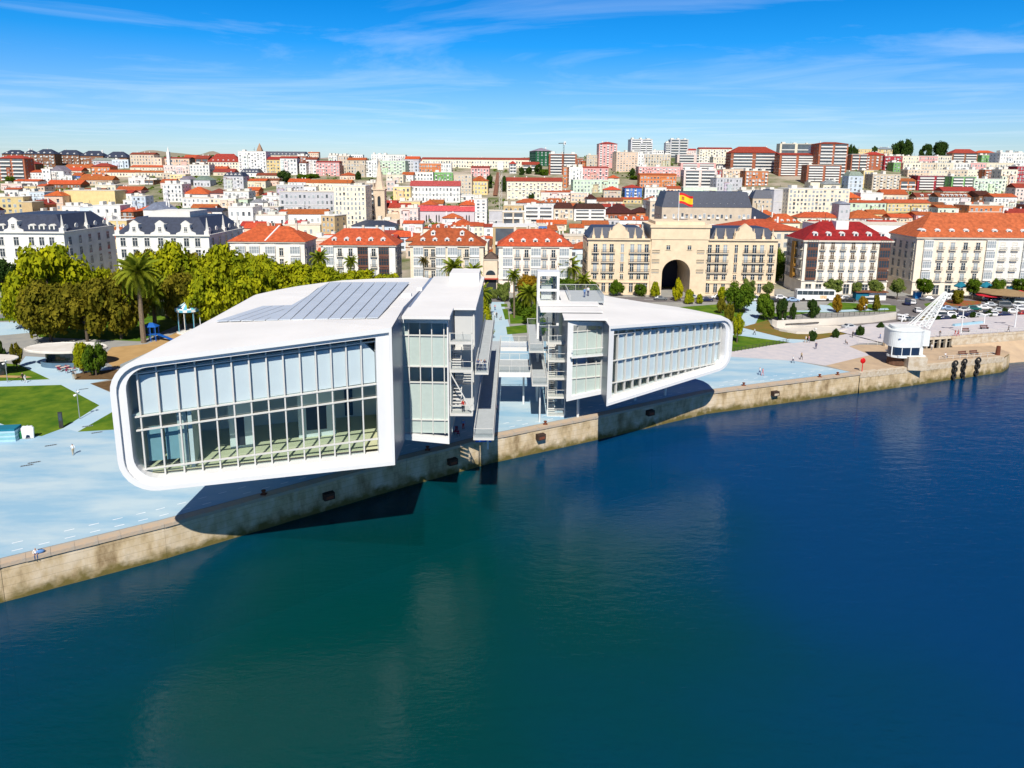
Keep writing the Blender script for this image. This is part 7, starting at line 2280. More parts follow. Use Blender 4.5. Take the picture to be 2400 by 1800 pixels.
# ------------------------------------------------------------------ people
SKIN = M('skin', (.45, .26, .18, 1), rough=.6); HAIRM = {'dark': M('dark_hair', (.02, .014, .01, 1), rough=.6), 'fair': M('fair_hair', (.28, .18, .08, 1), rough=.6), 'grey': M('grey_hair', (.4, .4, .4, 1), rough=.6)}
CLO = {k: M('cloth_' + k, v, rough=.9, var=.1, scale=4) for k, v in {'white': (.75, .75, .74, 1), 'black': (.02, .02, .022, 1), 'navy': (.02, .03, .09, 1), 'pink': (.65, .3, .32, 1), 'red': (.5, .03, .02, 1), 'denim': (.06, .10, .22, 1), 'beige': (.45, .35, .22, 1), 'grey': (.25, .25, .26, 1), 'blue': (.12, .25, .5, 1)}.items()}
BODY = {}


def body_mesh(pose):
    if pose in BODY: return BODY[pose]
    V, E, R, K = [], [], [], []

    def a(p, r, k, parent=None):
        V.append(p); R.append(r); K.append(k)
        if parent is not None: E.append((parent, len(V) - 1))
        return len(V) - 1
    sit = pose == 'sit'
    hz = .50 if sit else .94
    lean = .16 if pose == 'lean' else 0.0
    pel = a((0, 0, hz), (.145, .11), 3)
    wa = a((0, lean * .3, hz + .16), (.125, .095), 2, pel)
    ch = a((0, lean * .8, hz + .38), (.155, .11), 2, wa)
    ne = a((0, lean * 1.1, hz + .53), (.058, .058), 0, ch)
    h1 = a((0, lean * 1.3 + .015, hz + .62), (.082, .092), 0, ne)
    a((0, lean * 1.4, hz + .74), (.078, .088), 1, h1)
    a((0, lean * 1.3 + .085, hz + .625), (.022, .03), 0, h1)      # nose and brow
    for s in (-1, 1):
        sw = s * (.26 if pose == 'walk' else .02)
        if sit: hip, kn, an = (s * .10, .04, hz - .02), (s * .12, .46, hz + .01), (s * .12, .44, .08)
        else: hip, kn, an = (s * .09, 0, hz - .10), (s * .10, sw * .55 + .03, .50), (s * .10, sw * .9 - (.08 if sw < 0 else 0), .09)
        i = a(hip, (.10, .10), 3, pel); i = a(kn, (.066, .066), 3, i); i = a(an, (.045, .045), 3, i); a((an[0], an[1] + .15, .04), (.042, .035), 4, i)
        sh = a((s * .19, lean * .8, hz + .45), (.06, .06), 2, ch)
        if pose == 'lean': el, wr = (s * .25, .30, hz + .25), (s * .14, .46, hz + .22)
        elif sit: el, wr = (s * .24, .06, hz + .20), (s * .15, .32, hz + .12)
        else: el, wr = (s * .25, -sw * .35 - .02, hz + .19), (s * .26, -sw * .7 + .05, hz - .03)
        i = a(el, (.045, .045), 2, sh); i = a(wr, (.032, .032), 0, i)
        d = (Vector(wr) - Vector(el)).normalized() * .09
        a(tuple(Vector(wr) + d), (.036, .02), 0, i)
    me = bpy.data.meshes.new('body_tmp'); me.from_pydata(V, E, [])
    ob = bpy.data.objects.new('body_tmp', me); COL.objects.link(ob)
    ob.modifiers.new('s', 'SKIN')
    sv = me.skin_vertices[0].data
    for i, r in enumerate(R): sv[i].radius = r
    sv[0].use_root = True
    ob.modifiers.new('u', 'SUBSURF').levels = 1
    dg = bpy.context.evaluated_depsgraph_get()
    out = bpy.data.meshes.new_from_object(ob.evaluated_get(dg))
    bpy.data.objects.remove(ob)
    out.name = 'person'
    out.materials.clear()
    for m in (SKIN, HAIRM['dark'], CLO['white'], CLO['black'], CLO['black']): out.materials.append(m)
    vs = [Vector(v) for v in V]
    for p in out.polygons:
        c = p.center; best = min(range(len(vs)), key=lambda i: (vs[i] - c).length)
        k = K[best]
        if k == 0 and c.z > hz + .60 and c.y < lean * 1.3 - .02: k = 1
        p.material_index = k; p.use_smooth = True
    BODY[pose] = out
    return out


def person(px, py, pose, top, leg, hair, face, label, z=0.0, Y=None, group=None, at=None):
    p = at if at is not None else (U(px, py, z) if Y is None else Vector((UY(px, py, Y).x, Y, z)))
    o = link('person', body_mesh(pose), None, p, rad(face))
    for i, m in ((1, HAIRM[hair]), (2, CLO[top]), (3, CLO[leg])):
        o.material_slots[i].link = 'OBJECT'; o.material_slots[i].material = m
    s = rnd.uniform(.95, 1.04); o.scale = (s, s, s)
    return tag(o, label, 'person', group)


person(172, 1066, 'walk', 'white', 'beige', 'dark', 40, 'person in white walking alone across the blue square')
person(54, 894, 'walk', 'black', 'black', 'dark', -80, 'person in black walking on the lawn path beside one in white')
person(60, 897, 'walk', 'white', 'white', 'fair', -80, 'person in white walking on the lawn path')
person(173, 889, 'stand', 'black', 'beige', 'dark', 20, 'person in a dark top standing by the flower bed')
person(178, 888, 'stand', 'white', 'beige', 'grey', 60, 'person in a white top standing by the flower bed')
person(1163, 969, 'walk', 'pink', 'black', 'fair', 170, 'person in a pink top and black trousers between the pavilions')
person(1780, 879, 'walk', 'white', 'denim', 'fair', -60, 'person in white beside one in pink on the right square')
person(1787, 881, 'walk', 'pink', 'pink', 'dark', -60, 'dark haired person in pink on the right square')
person(1858, 851, 'walk', 'white', 'navy', 'grey', -90, 'person in white shirt and navy shorts on the right square')
person(1878, 843, 'walk', 'beige', 'black', 'dark', -60, 'person in beige and black on the granite paving')
person(1912, 818, 'walk', 'navy', 'navy', 'dark', 150, 'person all in navy on the granite paving')
person(1888, 803, 'walk', 'white', 'beige', 'fair', 100, 'person in white strolling at the dry grass, left of a pair')
person(1895, 803, 'walk', 'pink', 'grey', 'fair', 100, 'person in pink strolling at the dry grass, right of a pair')
person(1768, 785, 'walk', 'white', 'black', 'dark', 100, 'person in black and white on the curved path')
person(1998, 791, 'stand', 'black', 'black', 'dark', 30, 'person in black standing at the dry grass strip')
person(1981, 807, 'sit', 'grey', 'black', 'dark', -90, 'person in grey sitting low on the granite paving')
person(2062, 797, 'walk', 'blue', 'denim', 'fair', 90, 'person in pale blue beside the crane', z=.1)
person(2363, 778, 'walk', 'black', 'black', 'dark', 80, 'person in black on the upper promenade at the right', z=PROM_Z)
person(2238, 788, 'walk', 'red', 'pink', 'dark', 90, 'person in red on the upper promenade, left of a pair', z=PROM_Z)
person(2245, 788, 'walk', 'pink', 'red', 'fair', 90, 'person in pink on the upper promenade, right of a pair', z=PROM_Z)
person(2202, 790, 'stand', 'black', 'grey', 'dark', 180, 'person in black standing at the promenade railing', z=PROM_Z)
person(2215, 838, 'sit', 'white', 'navy', 'dark', 200, 'person in white sitting on the old pier', z=-.35)
person(2183, 822, 'stand', 'white', 'grey', 'fair', 190, 'person in white before the wall openings', z=-.4)
person(1160, 727, 'walk', 'pink', 'denim', 'fair', 180, 'person in pink far up the garden path')
person(1159, 744, 'walk', 'white', 'white', 'fair', 180, 'person in white on the garden path beside one in black')
person(1164, 745, 'walk', 'black', 'black', 'dark', 180, 'person in black on the garden path')
person(1175, 750, 'sit', 'grey', 'grey', 'grey', 90, 'person in grey sitting beside the garden path')
ye = U(1127, 872, zu).y + .62
for i, (px, t, l, hr) in enumerate(((1121, 'denim', 'navy', 'dark'), (1128, 'white', 'navy', 'fair'), (1136, 'navy', 'denim', 'fair'))):
    person(px, 866, 'lean', t, l, hr, 180, ['dark haired', 'fair haired white topped', 'fair haired navy topped'][i] + ' visitor leaning on the upper walkway end rail', z=zu, at=Vector((UY(px, 866, ye).x, ye, zu)))
person(1092, 888, 'stand', 'red', 'black', 'dark', 180, 'person in red standing on the open stairs', at=Vector((-6.2, 87.9, zs[1] - 3.1 if False else zs[0])))
person(0, 0, 'stand', 'blue', 'denim', 'fair', 20, 'person in blue on the roof terrace, left of two', at=Vector((U(1370, 697, 18.1).x, U(1370, 697, 18.1).y, 18.1)))
person(0, 0, 'stand', 'white', 'navy', 'dark', -20, 'person in white on the roof terrace, right of two', at=Vector((U(1378, 694, 18.1).x, U(1378, 694, 18.1).y, 18.1)))
person(1086, 1006, 'stand', 'blue', 'red', 'dark', 160, 'person in blue in the shade under the stairs')
qp = U(84, 1300)
person(0, 0, 'sit', 'white', 'denim', 'grey', 215, 'person in white sitting on the quay edge at the left', at=Vector((qp.x, qp.y, -.38)))
o = thing('bag', 'blue bag lying beside the seated person on the quay edge', 'bag', U(95, 1296, .08), rad(30))
mb = MB(); mb.ball((0, 0, .2), .42, .25, .22, 10); mb.build('bag_body', CLO['blue'], o, smooth=True)
mb = MB(); mb.bar((-.2, 0, .4), (.2, 0, .4), .04, .12); mb.build('strap', CLO['navy'], o)

# ------------------------------------------------------------------ dock crane
cb = U(2137, 858); CYY = 147.0
cr_ = thing('dock_crane', 'old white dock crane with glazed cabin on a sandstone plinth', 'crane', (UY(2120, 860, CYY).x, CYY, 0))
ox = cr_.location.x
XC = lambda px: UY(px, 790, CYY).x - ox
ZC = lambda py: UY(2120, py, CYY).z
CW = M('chalky_white_paint', (.72, .74, .72, 1), rough=.5, var=.08, scale=.8)


def cab_outline(s=1.0):
    x0, x1 = XC(2081), XC(2156); pts = []
    for i in range(9):
        a = math.pi + math.pi / 2 * i / 8
        pts.append((x0 + 2.4 + 2.4 * math.cos(a), -.2 + 2.2 * math.sin(a) * 1.0))
    pts += [(x1 - 1.0, -2.2), (x1, -1.4), (x1, 2.8), (x0 + .6, 2.8)]
    cx_ = (x0 + x1) / 2
    return [(cx_ + (p[0] - cx_) * s, p[1] * s) for p in pts]


mb = MB(); mb.prism(cab_outline(), ZC(809), ZC(772)); mb.build('cab_body', CW, cr_)
mb = MB(); mb.prism(cab_outline(1.03), ZC(772) - .05, ZC(772) + .18); mb.prism(cab_outline(.8), ZC(772) + .18, ZC(772) + .75); mb.build('cab_roof', CW, cr_)
mb = MB(); mb.prism(cab_outline(.97)[:11] + [(XC(2126), -2.1), (XC(2126), 2.2)], ZC(828), ZC(809)); mb.build('cabin_glass', M('dark_blue_glass', (.015, .03, .06, 1), rough=.08, spec=.8), cr_)
for px in (2084, 2104, 2124):
    mb = MB(); x = XC(px); y = -1.6 if px == 2084 else -2.22
    mb.bar((x, y, ZC(829)), (x, y, ZC(808)), .22, .16); mb.build('cabin_post', CW, cr_)
mb = MB(); mb.prism(cab_outline(1.0)[:11] + [(XC(2126), -2.2), (XC(2126), 2.4)], ZC(833), ZC(828)); mb.build('cabin_floor', CW, cr_)
mb = MB(); mb.box(XC(2127), XC(2154), -2.0, 2.2, ZC(826), ZC(809.5)); mb.build('engine_box', CW, cr_)
mb = MB(); mb.box(XC(2156) + .02, XC(2172), -1.2, 2.4, ZC(808), ZC(773)); mb.build('counter_box', CW, cr_)
mb = MB(); mb.box(XC(2093), XC(2098), -2.3, -2.2, ZC(790.5), ZC(788)); mb.build('painted_mark', M('faded_blue_mark', (.08, .14, .3, 1)), cr_)
mb = MB(); mb.tube((XC(2107), .2, 0), (XC(2107), .2, ZC(832)), 1.9, 1.6, 14); mb.build('slewing_post', M('rusty_steel', (.12, .06, .035, 1), rough=.9, var=.3), cr_)
mb = MB(); mb.prism([(XC(2117), -3.0), (XC(2158), -3.4), (XC(2160), 3), (XC(2115), 3)], -.6, ZC(829)); mb.build('stone_plinth', PALEST, cr_)
mb = MB(); mb.box(XC(2095), XC(2160), -2.4, 2.8, ZC(826.5) - .28, ZC(826.5) - .05); mb.build('slewing_deck', CW, cr_)
jib = MB()
tip = Vector((UY(2219, 686, CYY + 6).x - ox, 6, UY(2219, 686, CYY + 6).z))
bl, br_ = Vector((XC(2148), 0.6, ZC(764))), Vector((XC(2173), 0.6, ZC(770)))
legs = [bl + Vector((0, -.9, 0)), br_ + Vector((0, -.9, 0)), bl + Vector((0, .9, 0)), br_ + Vector((0, .9, 0))]
ends_ = [tip + Vector((-.25, -.2, .2)), tip + Vector((.25, -.2, -.2)), tip + Vector((-.25, .2, .2)), tip + Vector((.25, .2, -.2))]
for p, q in zip(legs, ends_): jib.bar(p, q, .22, .22)
n = 11
for i in range(n):
    a, b = i / n, (i + 1) / n
    jib.bar(legs[0].lerp(ends_[0], a), legs[1].lerp(ends_[1], b), .10, .10); jib.bar(legs[1].lerp(ends_[1], a), legs[0].lerp(ends_[0], b), .10, .10)
    jib.bar(legs[2].lerp(ends_[2], a), legs[3].lerp(ends_[3], b), .10, .10); jib.bar(legs[0].lerp(ends_[0], b), legs[1].lerp(ends_[1], b), .10, .10)
jib.build('lattice_jib', CW, cr_)
mb = MB()
for dy_ in (-.5, .5): mb.bar((XC(2125), dy_ + .4, ZC(768)), tip + Vector((-.9, dy_ * .3, -.3)), .13, .13)
mb.build('stay', CW, cr_)

# ------------------------------------------------------------------ street furniture
POLE = M('galvanised_pole', (.36, .38, .38, 1), rough=.4, metal=.4)


def lamp(px, py, top, label, kind=0, z=0.0, white=False):
    g = U(px, py, z); h = UY(px, top, g.y).z - z
    o = thing('street_lamp', label, 'street lamp', g)
    mt = WHITE if white else POLE
    r = .16 if white else .075
    mb = MB(); mb.tube((0, 0, 0), (0, 0, h), r, r * .7, 8); mb.build('pole', mt, o)
    if white:
        mb = MB(); mb.box(-1.3, 1.3, -.12, .12, h - .25, h); mb.build('arm', mt, o)
        for s in (-1, 1):
            mb = MB(); mb.box(s * 1.1 - .4, s * 1.1 + .4, -.3, .3, h, h + .16); mb.build('lamp_head', WHITE, o)
    else:
        for k, dz in ((-1, .75), (1, .2)):
            mb = MB(); mb.tube((k * .1, 0, h - dz), (k * .42, -.2, h - dz - .18), .12, .2, 8); mb.build('lamp_head', SASH, o)
    return o


lamp(187, 982, 914, 'slim lamp post with two spotlights at the corner of the lawn')
lamp(18, 896, 842, 'slim lamp post at the path near the left edge')
lamp(2252, 780, 725, 'white lamp post on the promenade right of the crane', z=PROM_Z * .95, white=True)
lamp(2378, 767, 714, 'white lamp post on the promenade at the right', z=PROM_Z, white=True)
lamp(2306, 758, 736, 'short white lamp post between the two tall ones', z=PROM_Z, white=True)
lamp(2112, 766, 737, 'white post standing behind the crane roof', white=True)
lamp(1907, 797, 768, 'slim lamp post beside the dark shrub on the dry strip')
lamp(1831, 766, 745, 'slim lamp post at the tunnel wall')
lamp(2026, 737, 712, 'slim lamp post by the oval park path')


def rail_line(name, label, cat, pts, zfun, h=1.0, step=1.6, mat=None, bars=2):
    o = thing(name, label, cat, (0, 0, 0)); mat = mat or STEEL
    for p, q in zip(pts, pts[1:]):
        ln = math.dist(p, q); k = max(1, round(ln / step))
        mb = MB()
        for b in range(bars):
            hh = h * (1 - .45 * b); mb.bar((p[0], p[1], zfun(p) + hh), (q[0], q[1], zfun(q) + hh), .05, .05)
        mb.build('rail', mat, o)
        for i in range(k):
            x, y = lerp(p[0], q[0], i / k), lerp(p[1], q[1], i / k); z = lerp(zfun(p), zfun(q), i / k)
            m2 = MB(); m2.bar((x, y, z - .05), (x, y, z + h + .02), .07, .07); m2.build('post', mat, o)
    return o


P2 = lambda l, z=0.0: [tuple(U(a, b, z))[:2] for a, b in l]
rail_line('railing', 'steel railing along the upper promenade edge above the openings', 'railing', P2([(2174, 792), (2271, 785), (2420, 776)], PROM_Z), lambda p: PROM_Z, 1.1, 2.2)
rail_line('railing', 'steel railing above the sand left of the crane', 'railing', P2([(2012, 806), (2078, 811)]), lambda p: 0.0, 1.1, 1.8)
rail_line('railing', 'low railing on the old pier edge', 'railing', P2([(2200, 846), (2330, 836)], -.6), lambda p: -.55, 1.0, 2.0)
rail_line('fence', 'low post fence along the lawn edge right of the smaller pavilion', 'fence', P2([(1712, 826), (1780, 815), (1850, 802)]), lambda p: 0.0, .9, 1.2, IRON)
rail_line('fence', 'dark mesh fence above the tunnel wall', 'fence', P2([(1800, 754), (1880, 746), (1990, 741), (2095, 731)]), lambda p: 0.0, 1.2, 2.0, IRON)
# tunnel ramp
tw = thing('tunnel_wall', 'pale curved concrete walls of the sunken road ramp in the park', 'wall', (0, 0, 0))
RAMPM = M('pale_concrete', (.62, .57, .50, 1), rough=.85, var=.08, scale=.3)


def wall_strip(nm, pts, z0, z1, th, mat, parent):
    mb = MB()
    for p, q in zip(pts, pts[1:]):
        p, q = Vector(p), Vector(q); d = (q - p).normalized(); n = Vector((-d.y, d.x)) * th
        mb.prism([(p.x, p.y), (q.x, q.y), (q.x + n.x, q.y + n.y), (p.x + n.x, p.y + n.y)], z0, z1)
    return mb.build(nm, mat, parent)


wall_strip('rear_wall', P2([(1809, 766), (1820, 768), (1850, 767), (1881, 765), (1940, 763), (1989, 760), (2045, 756), (2100, 748)]), -.2, 1.9, .4, RAMPM, tw)
wall_strip('front_kerb', P2([(1809, 766), (1814, 771), (1826, 775), (1845, 779), (1866, 782), (1908, 783), (1960, 779), (2007, 774), (2080, 766)]), -.2, .5, .4, RAMPM, tw)
mb = MB(); pts = P2([(1811, 767), (1850, 767), (1900, 765), (1960, 763), (2004, 771), (1950, 778), (1908, 782), (1866, 781), (1826, 774)]); mb.face([(p[0], p[1], .02) for p in reversed(pts)]); mb.build('ramp_floor', RAMPM, tw)
mb = MB(); a, b = P2([(1840, 767.5), (1918, 764)]); mb.bar((a[0], a[1] - .15, .9), (b[0], b[1] - .15, 1.0), .1, .25); mb.build('handrail', IRON, tw)


def bench(px, py, z, rz, label):
    if 'bench' not in PROTO:
        o = PROTO['bench'] = thing('park_bench', label, 'bench', U(px, py, z), rad(rz), 'red brown benches')
        WD = M('red_brown_timber', (.13, .035, .025, 1), rough=.7)
        for k in range(3):
            mb = MB(); mb.box(-1.1, 1.1, -.28 + k * .2, -.12 + k * .2, .42, .47); mb.build('slat', WD, o)
        for k in range(2):
            mb = MB(); mb.box(-1.1, 1.1, .34, .38, .58 + k * .2, .74 + k * .2); mb.build('slat', WD, o)
        for x in (-.9, .9):
            mb = MB(); mb.box(x - .05, x + .05, -.26, .3, 0, .42); mb.box(x - .05, x + .05, .3, .36, .0, .95); mb.build('leg', IRON, o)
    else: dup(PROTO['bench'], U(px, py, z), rad(rz), label)


bench(2263, 778, PROM_Z, 8, 'red brown bench on the promenade beside the white lamp'); bench(2307, 771, PROM_Z, 8, 'red brown bench on the promenade, farther right')
bench(2257, 833, -.55, 15, 'red brown bench on the old pier, left one'); bench(2283, 831, -.6, 15, 'red brown bench on the old pier, right one')
o = thing('long_bench', 'long pale blue bench wall on the promenade', 'bench', U(2235, 764, PROM_Z)); e_ = U(2302, 757, PROM_Z) - o.location
mb = MB(); mb.bar((0, 0, .25), (e_.x, e_.y, .25), .7, .5); mb.build('seat', M('pale_blue_paint', (.32, .52, .62, 1), rough=.6), o)
# lifebuoy stand
o = thing('lifebuoy_stand', 'bright red lifebuoy stand at the end of the blue paving', 'lifebuoy', U(2020, 871, .05))
RED = M('bright_red_plastic', (.62, .01, .01, 1), rough=.4)
mb = MB(); mb.bar((0, 0, 0), (0, 0, 2.0), .12, .1); mb.build('post', RED, o)
mb = MB(); mb.ball((0, 0, 2.3), .55, .14, .6, 14); mb.build('lifebuoy_case', RED, o, smooth=True)
# bollards on the coping
for i, (px, py, nm) in enumerate(((1278, 996, 'between the pavilions'), (1743, 905, 'right of the smaller pavilion'), (1921, 885, 'farther right on the quay'), (1963, 880, 'near the lifebuoy'), (618, 1160, 'in the shade of the big pavilion'), (1002, 1056, 'below the stairs'))):
    if 'bollard' not in PROTO:
        o = PROTO['bollard'] = thing('bollard', '', 'bollard', (0, 0, 0), 0, 'rusty mooring bollards')
        mb = MB(); mb.lathe([(.26, 0), (.2, .12), (.16, .32), (.28, .42), (.28, .52), (.1, .58)], 12); mb.build('bollard_post', M('rusty_iron', (.16, .05, .025, 1), rough=.9, var=.3), o)
        mb = MB(); mb.box(-.36, .36, -.36, .36, -.02, .04); mb.build('base_plate', MATS['rusty_iron'], o)
        o.location = U(px, py - 2, .08); o['label'] = 'rusty mooring bollard ' + nm
    else: dup(PROTO['bollard'], U(px, py - 2, .08), 0, 'rusty mooring bollard ' + nm)
# outlet boxes on the quay face
qs = [Vector(p) for p in Q[1:]]


def on_wall(px, py):
    best = None
    for a, b in zip(qs, qs[1:]):
        d = (b - a).normalized(); n = Vector((d.y, -d.x))
        p = UP(px, py, (a.x, a.y, 0), Vector((n.x, n.y, 0)))
        t = (Vector((p.x, p.y)) - a).dot(d)
        if -2 <= t <= (b - a).length + 2: best = (p, math.atan2(d.y, d.x))
    return best


for px, py, nm in ((1265, 1022, 'on the sunlit wall between the pavilions'), (1521, 966, 'in the shadow of the smaller pavilion'), (1814, 921, 'on the sunlit wall at the right'), (1058, 1080, 'below the walkway end'), (768, 1160, 'in the shadow of the big pavilion')):
    w_ = on_wall(px, py)
    if w_ is None: continue
    p, an = w_
    o = thing('outlet_box', 'dark timber outlet box ' + nm, 'outlet', p, an, 'outlet boxes on the quay wall')
    mb = MB(); mb.box(-.7, .7, -.75, .2, -.45, .45); mb.build('box_frame', M('dark_timber', (.05, .03, .022, 1), rough=.9, var=.3), o)
    mb = MB(); mb.box(-.5, .5, -.78, -.75, -.3, .1); mb.build('flap', PALEST if px == 1814 else MATS['rusty_iron'], o)
# tyre fenders
for px, py in ((2234, 852), (2256, 848), (2288, 845)):
    p = UP(px, py, (pa.x, pa.y, 0), Vector((dq.y, -dq.x, 0)))
    o = thing('tyre_fender', 'black hanging tyre fender on the pier, ' + {2234: 'leftmost of three', 2256: 'middle of three', 2288: 'rightmost of three'}[px], 'fender', p + Vector((dq.y, -dq.x, 0)) * .45, math.atan2(dq.y, dq.x), 'tyre fenders on the pier')
    for k in range(6):
        mb = MB(); R_, r_ = .52, .2
        for i in range(14):
            t = 6.2832 * i / 14
            for j in range(6):
                s = 6.2832 * j / 6
                mb.v.append(((R_ + r_ * math.cos(s)) * math.cos(t), r_ * math.sin(s), (R_ + r_ * math.cos(s)) * math.sin(t)))
        for i in range(14):
            for j in range(6): mb.f.append((i * 6 + j, ((i + 1) % 14) * 6 + j, ((i + 1) % 14) * 6 + (j + 1) % 6, i * 6 + (j + 1) % 6)); mb.m.append(0)
        t_ = mb.build('tyre', MATS['tyre_rubber'], o, smooth=True, loc=(rnd.uniform(-.1, .1), rnd.uniform(-.1, .1), .2 - k * .72)); t_.rotation_euler = (0, 0, rnd.uniform(.6, 1.3) if k % 2 else rnd.uniform(-.3, .3))
o = thing('mooring_post', 'rusty red mooring post at the tip of the pier', 'post', U(2338, 832, PIER_Z)); mb = MB(); mb.tube((0, 0, 0), (0, 0, 2.1), .5, .42, 12); mb.build('post_body', MATS['rusty_iron'], o)
# parasols and tents on the far pavement


def parasol(px, py, top, wpx, mat, label, name='parasol', sides=8):
    g = U(px, py); h = UY(px, top, g.y).z; r = wpx / 2 * g.y / F
    o = thing(name, label, 'parasol', g, 0, 'cafe parasols')
    mb = MB(); mb.tube((0, 0, 0), (0, 0, h), .06, n=8); mb.build('pole', POLE, o)
    mb = MB(); mb.lathe([(r, h * .66), (r, h * .72), (r * .5, h * .88), (.05, h)], sides); mb.build('canopy', mat, o)


TEALC = M('teal_canvas', (.01, .16, .24, 1), rough=.9); REDC = M('red_canvas', (.5, .015, .03, 1), rough=.9)
parasol(2249, 696, 660, 30, TEALC, 'teal parasol before the long cream house, left one'); parasol(2308, 696, 660, 34, TEALC, 'teal parasol before the long cream house, right one'); parasol(2374, 698, 668, 32, TEALC, 'flat teal parasol at the right edge')
parasol(2316, 706, 686, 54, REDC, 'wide crimson parasol tent above the white cars', 'parasol_tent', 12); parasol(2388, 704, 680, 40, REDC, 'crimson parasol at the right edge'); parasol(2345, 704, 676, 120, M('tan_canvas', (.3, .2, .1, 1), rough=.9), 'broad tan canopy behind the crimson tent', 'canopy_tent', 10)
parasol(2228, 702, 686, 30, CLO['white'], 'small white tent behind the crane tip', 'tent')
o = thing('kiosk', 'teal and white street kiosk at the red roofed house', 'kiosk', U(2020, 704)); mb = MB(); mb.box(-2, 2, 0, 2.4, 0, 2.6); mb.build('kiosk_body', TEALC, o); mb = MB(); mb.box(-2.3, 8, -.6, 2.6, 2.6, 2.9); mb.build('awning', M('brown_awning', (.2, .07, .03, 1)), o); mb = MB(); mb.box(2.4, 7.8, .4, 2.4, 0, 2.4); mb.build('counter', SASH, o)
o = thing('kiosk', 'small blue kiosk under the street trees', 'kiosk', U(2152, 700)); mb = MB(); mb.box(-1, 1, 0, 1.6, 0, 2.2); mb.build('kiosk_body', M('kiosk_blue', (.02, .2, .5, 1)), o); mb = MB(); mb.box(-1.3, 1.3, -.4, 1.8, 2.2, 2.4); mb.build('kiosk_roof', SASH, o)

# ------------------------------------------------------------------ left square
KZ = 3.6
kc = U(155, 815, KZ); kr = 97 * kc.y / F
ko = thing('cafe_kiosk', 'cafe kiosk with a large oval white concrete roof on the square', 'kiosk', (kc.x, kc.y, 0))
prof = [(kr * .90, KZ - .32), (kr, KZ - .2), (kr, KZ + .1), (kr * .97, KZ + .22), (kr * .95, KZ + .12)]
SYK = .52
mb = MB(); mb.lathe(prof, 48, sy=SYK); mb.face([(kr * .90 * math.cos(-6.2832 * i / 48), kr * .90 * SYK * math.sin(-6.2832 * i / 48), KZ - .32) for i in range(48)])
mb.build('roof', M('stained_white_concrete', (.70, .67, .61, 1), col2=(.60, .55, .48, 1), scale=.25, detail=7), ko)
mb = MB()
arc = [(kr * .62 * math.cos(t), kr * .62 * SYK * math.sin(t) - .3) for t in [math.pi * 1.02 + math.pi * .96 * i / 24 for i in range(25)]]
for p, q in zip(arc, arc[1:]):
    mb.face([(p[0], p[1], 0), (q[0], q[1], 0), (q[0], q[1], 1.1), (p[0], p[1], 1.1)])
mb.build('counter', M('blue_grey_counter', (.10, .17, .24, 1), rough=.5), ko)
mb = MB(); mb.lathe([(kr * .52, 0), (kr * .52, KZ - .33)], 28, sy=SYK); mb.build('glass_wall', M('dark_cafe_glass', (.02, .03, .04, 1), rough=.1, spec=.8), ko)
mb = MB(); mb.tube((kr * .88, .1, KZ + .1), (kr * .88, .1, KZ + .6), .3, n=8); mb.build('roof_vent', IRON, ko)
k2 = U(-20, 840, 3.2)
o = thing('cafe_kiosk', 'pale canopy of a second kiosk cut by the left edge', 'kiosk', (k2.x, k2.y, 0)); mb = MB(); mb.lathe([(4.6, 3.0), (5, 3.1), (5, 3.3), (4.8, 3.35)], 32, sy=.55); mb.build('roof', MATS['stained_white_concrete'], o); mb = MB(); mb.lathe([(2.6, 0), (2.6, 3.0)], 20, sy=.55); mb.build('glass_wall', MATS['dark_cafe_glass'], o)
# tables and chairs
tb = None
TT = M('pink_table_top', (.62, .45, .40, 1), rough=.5); MAR = M('maroon_chair', (.2, .02, .05, 1), rough=.6)
TPL = ((110, 856), (128, 858), (137, 866), (148, 869), (158, 866), (162, 862), (152, 860), (166, 872), (190, 868), (200, 872), (122, 850))
for i, (px, py) in enumerate(TPL):
    lab = 'round pink cafe table ' + ('nearest the counter' if i == 0 else f'{["", "left of the cluster", "in the front of the cluster", "at the front right", "in the middle of the cluster", "behind the middle table", "close to the counter front", "at the far right of the cluster", "under the yellowish young tree", "under the leafy young tree", "at the left end of the counter"][i]}')
    if tb is None:
        tb = thing('cafe_table', lab, 'table', U(px, py), 0, 'cafe tables'); mb = MB(); mb.lathe([(.5, .7), (.5, .75)], 14); mb.build('table_top', TT, tb); mb = MB(); mb.tube((0, 0, 0), (0, 0, .7), .05, n=8); mb.lathe([(.28, 0), (.2, .04)], 10); mb.build('leg', IRON, tb)
        ch = thing('cafe_chair', '', 'chair', (0, 0, 0), 0, 'cafe chairs')
        mb = MB(); mb.box(-.22, .22, -.22, .22, .42, .46); mb.build('seat', MAR, ch); mb = MB(); mb.box(-.22, .22, .19, .23, .5, .85); mb.build('backrest', MAR, ch)
        for x in (-.2, .2):
            for y in (-.2, .2):
                mb = MB(); mb.bar((x, y, 0), (x, y, .42), .035, .035); mb.build('leg', IRON, ch)
        first = True
    else: dup(tb, U(px, py), 0, lab)
    g = U(px, py)
    for k in range(2):
        a = rnd.uniform(-2.2, -.9) if k == 0 else a + 3.14
        loc = (g.x + .8 * math.cos(a), g.y + .8 * math.sin(a), 0)
        lc_ = 'maroon chair, ' + ['quay', 'garden'][k] + ' side of the pink table ' + lab[22:]
        if first: ch.location = loc; ch.rotation_euler = (0, 0, a - 1.57); ch['label'] = lc_; first = False
        else: dup(ch, loc, a - 1.57, lc_)
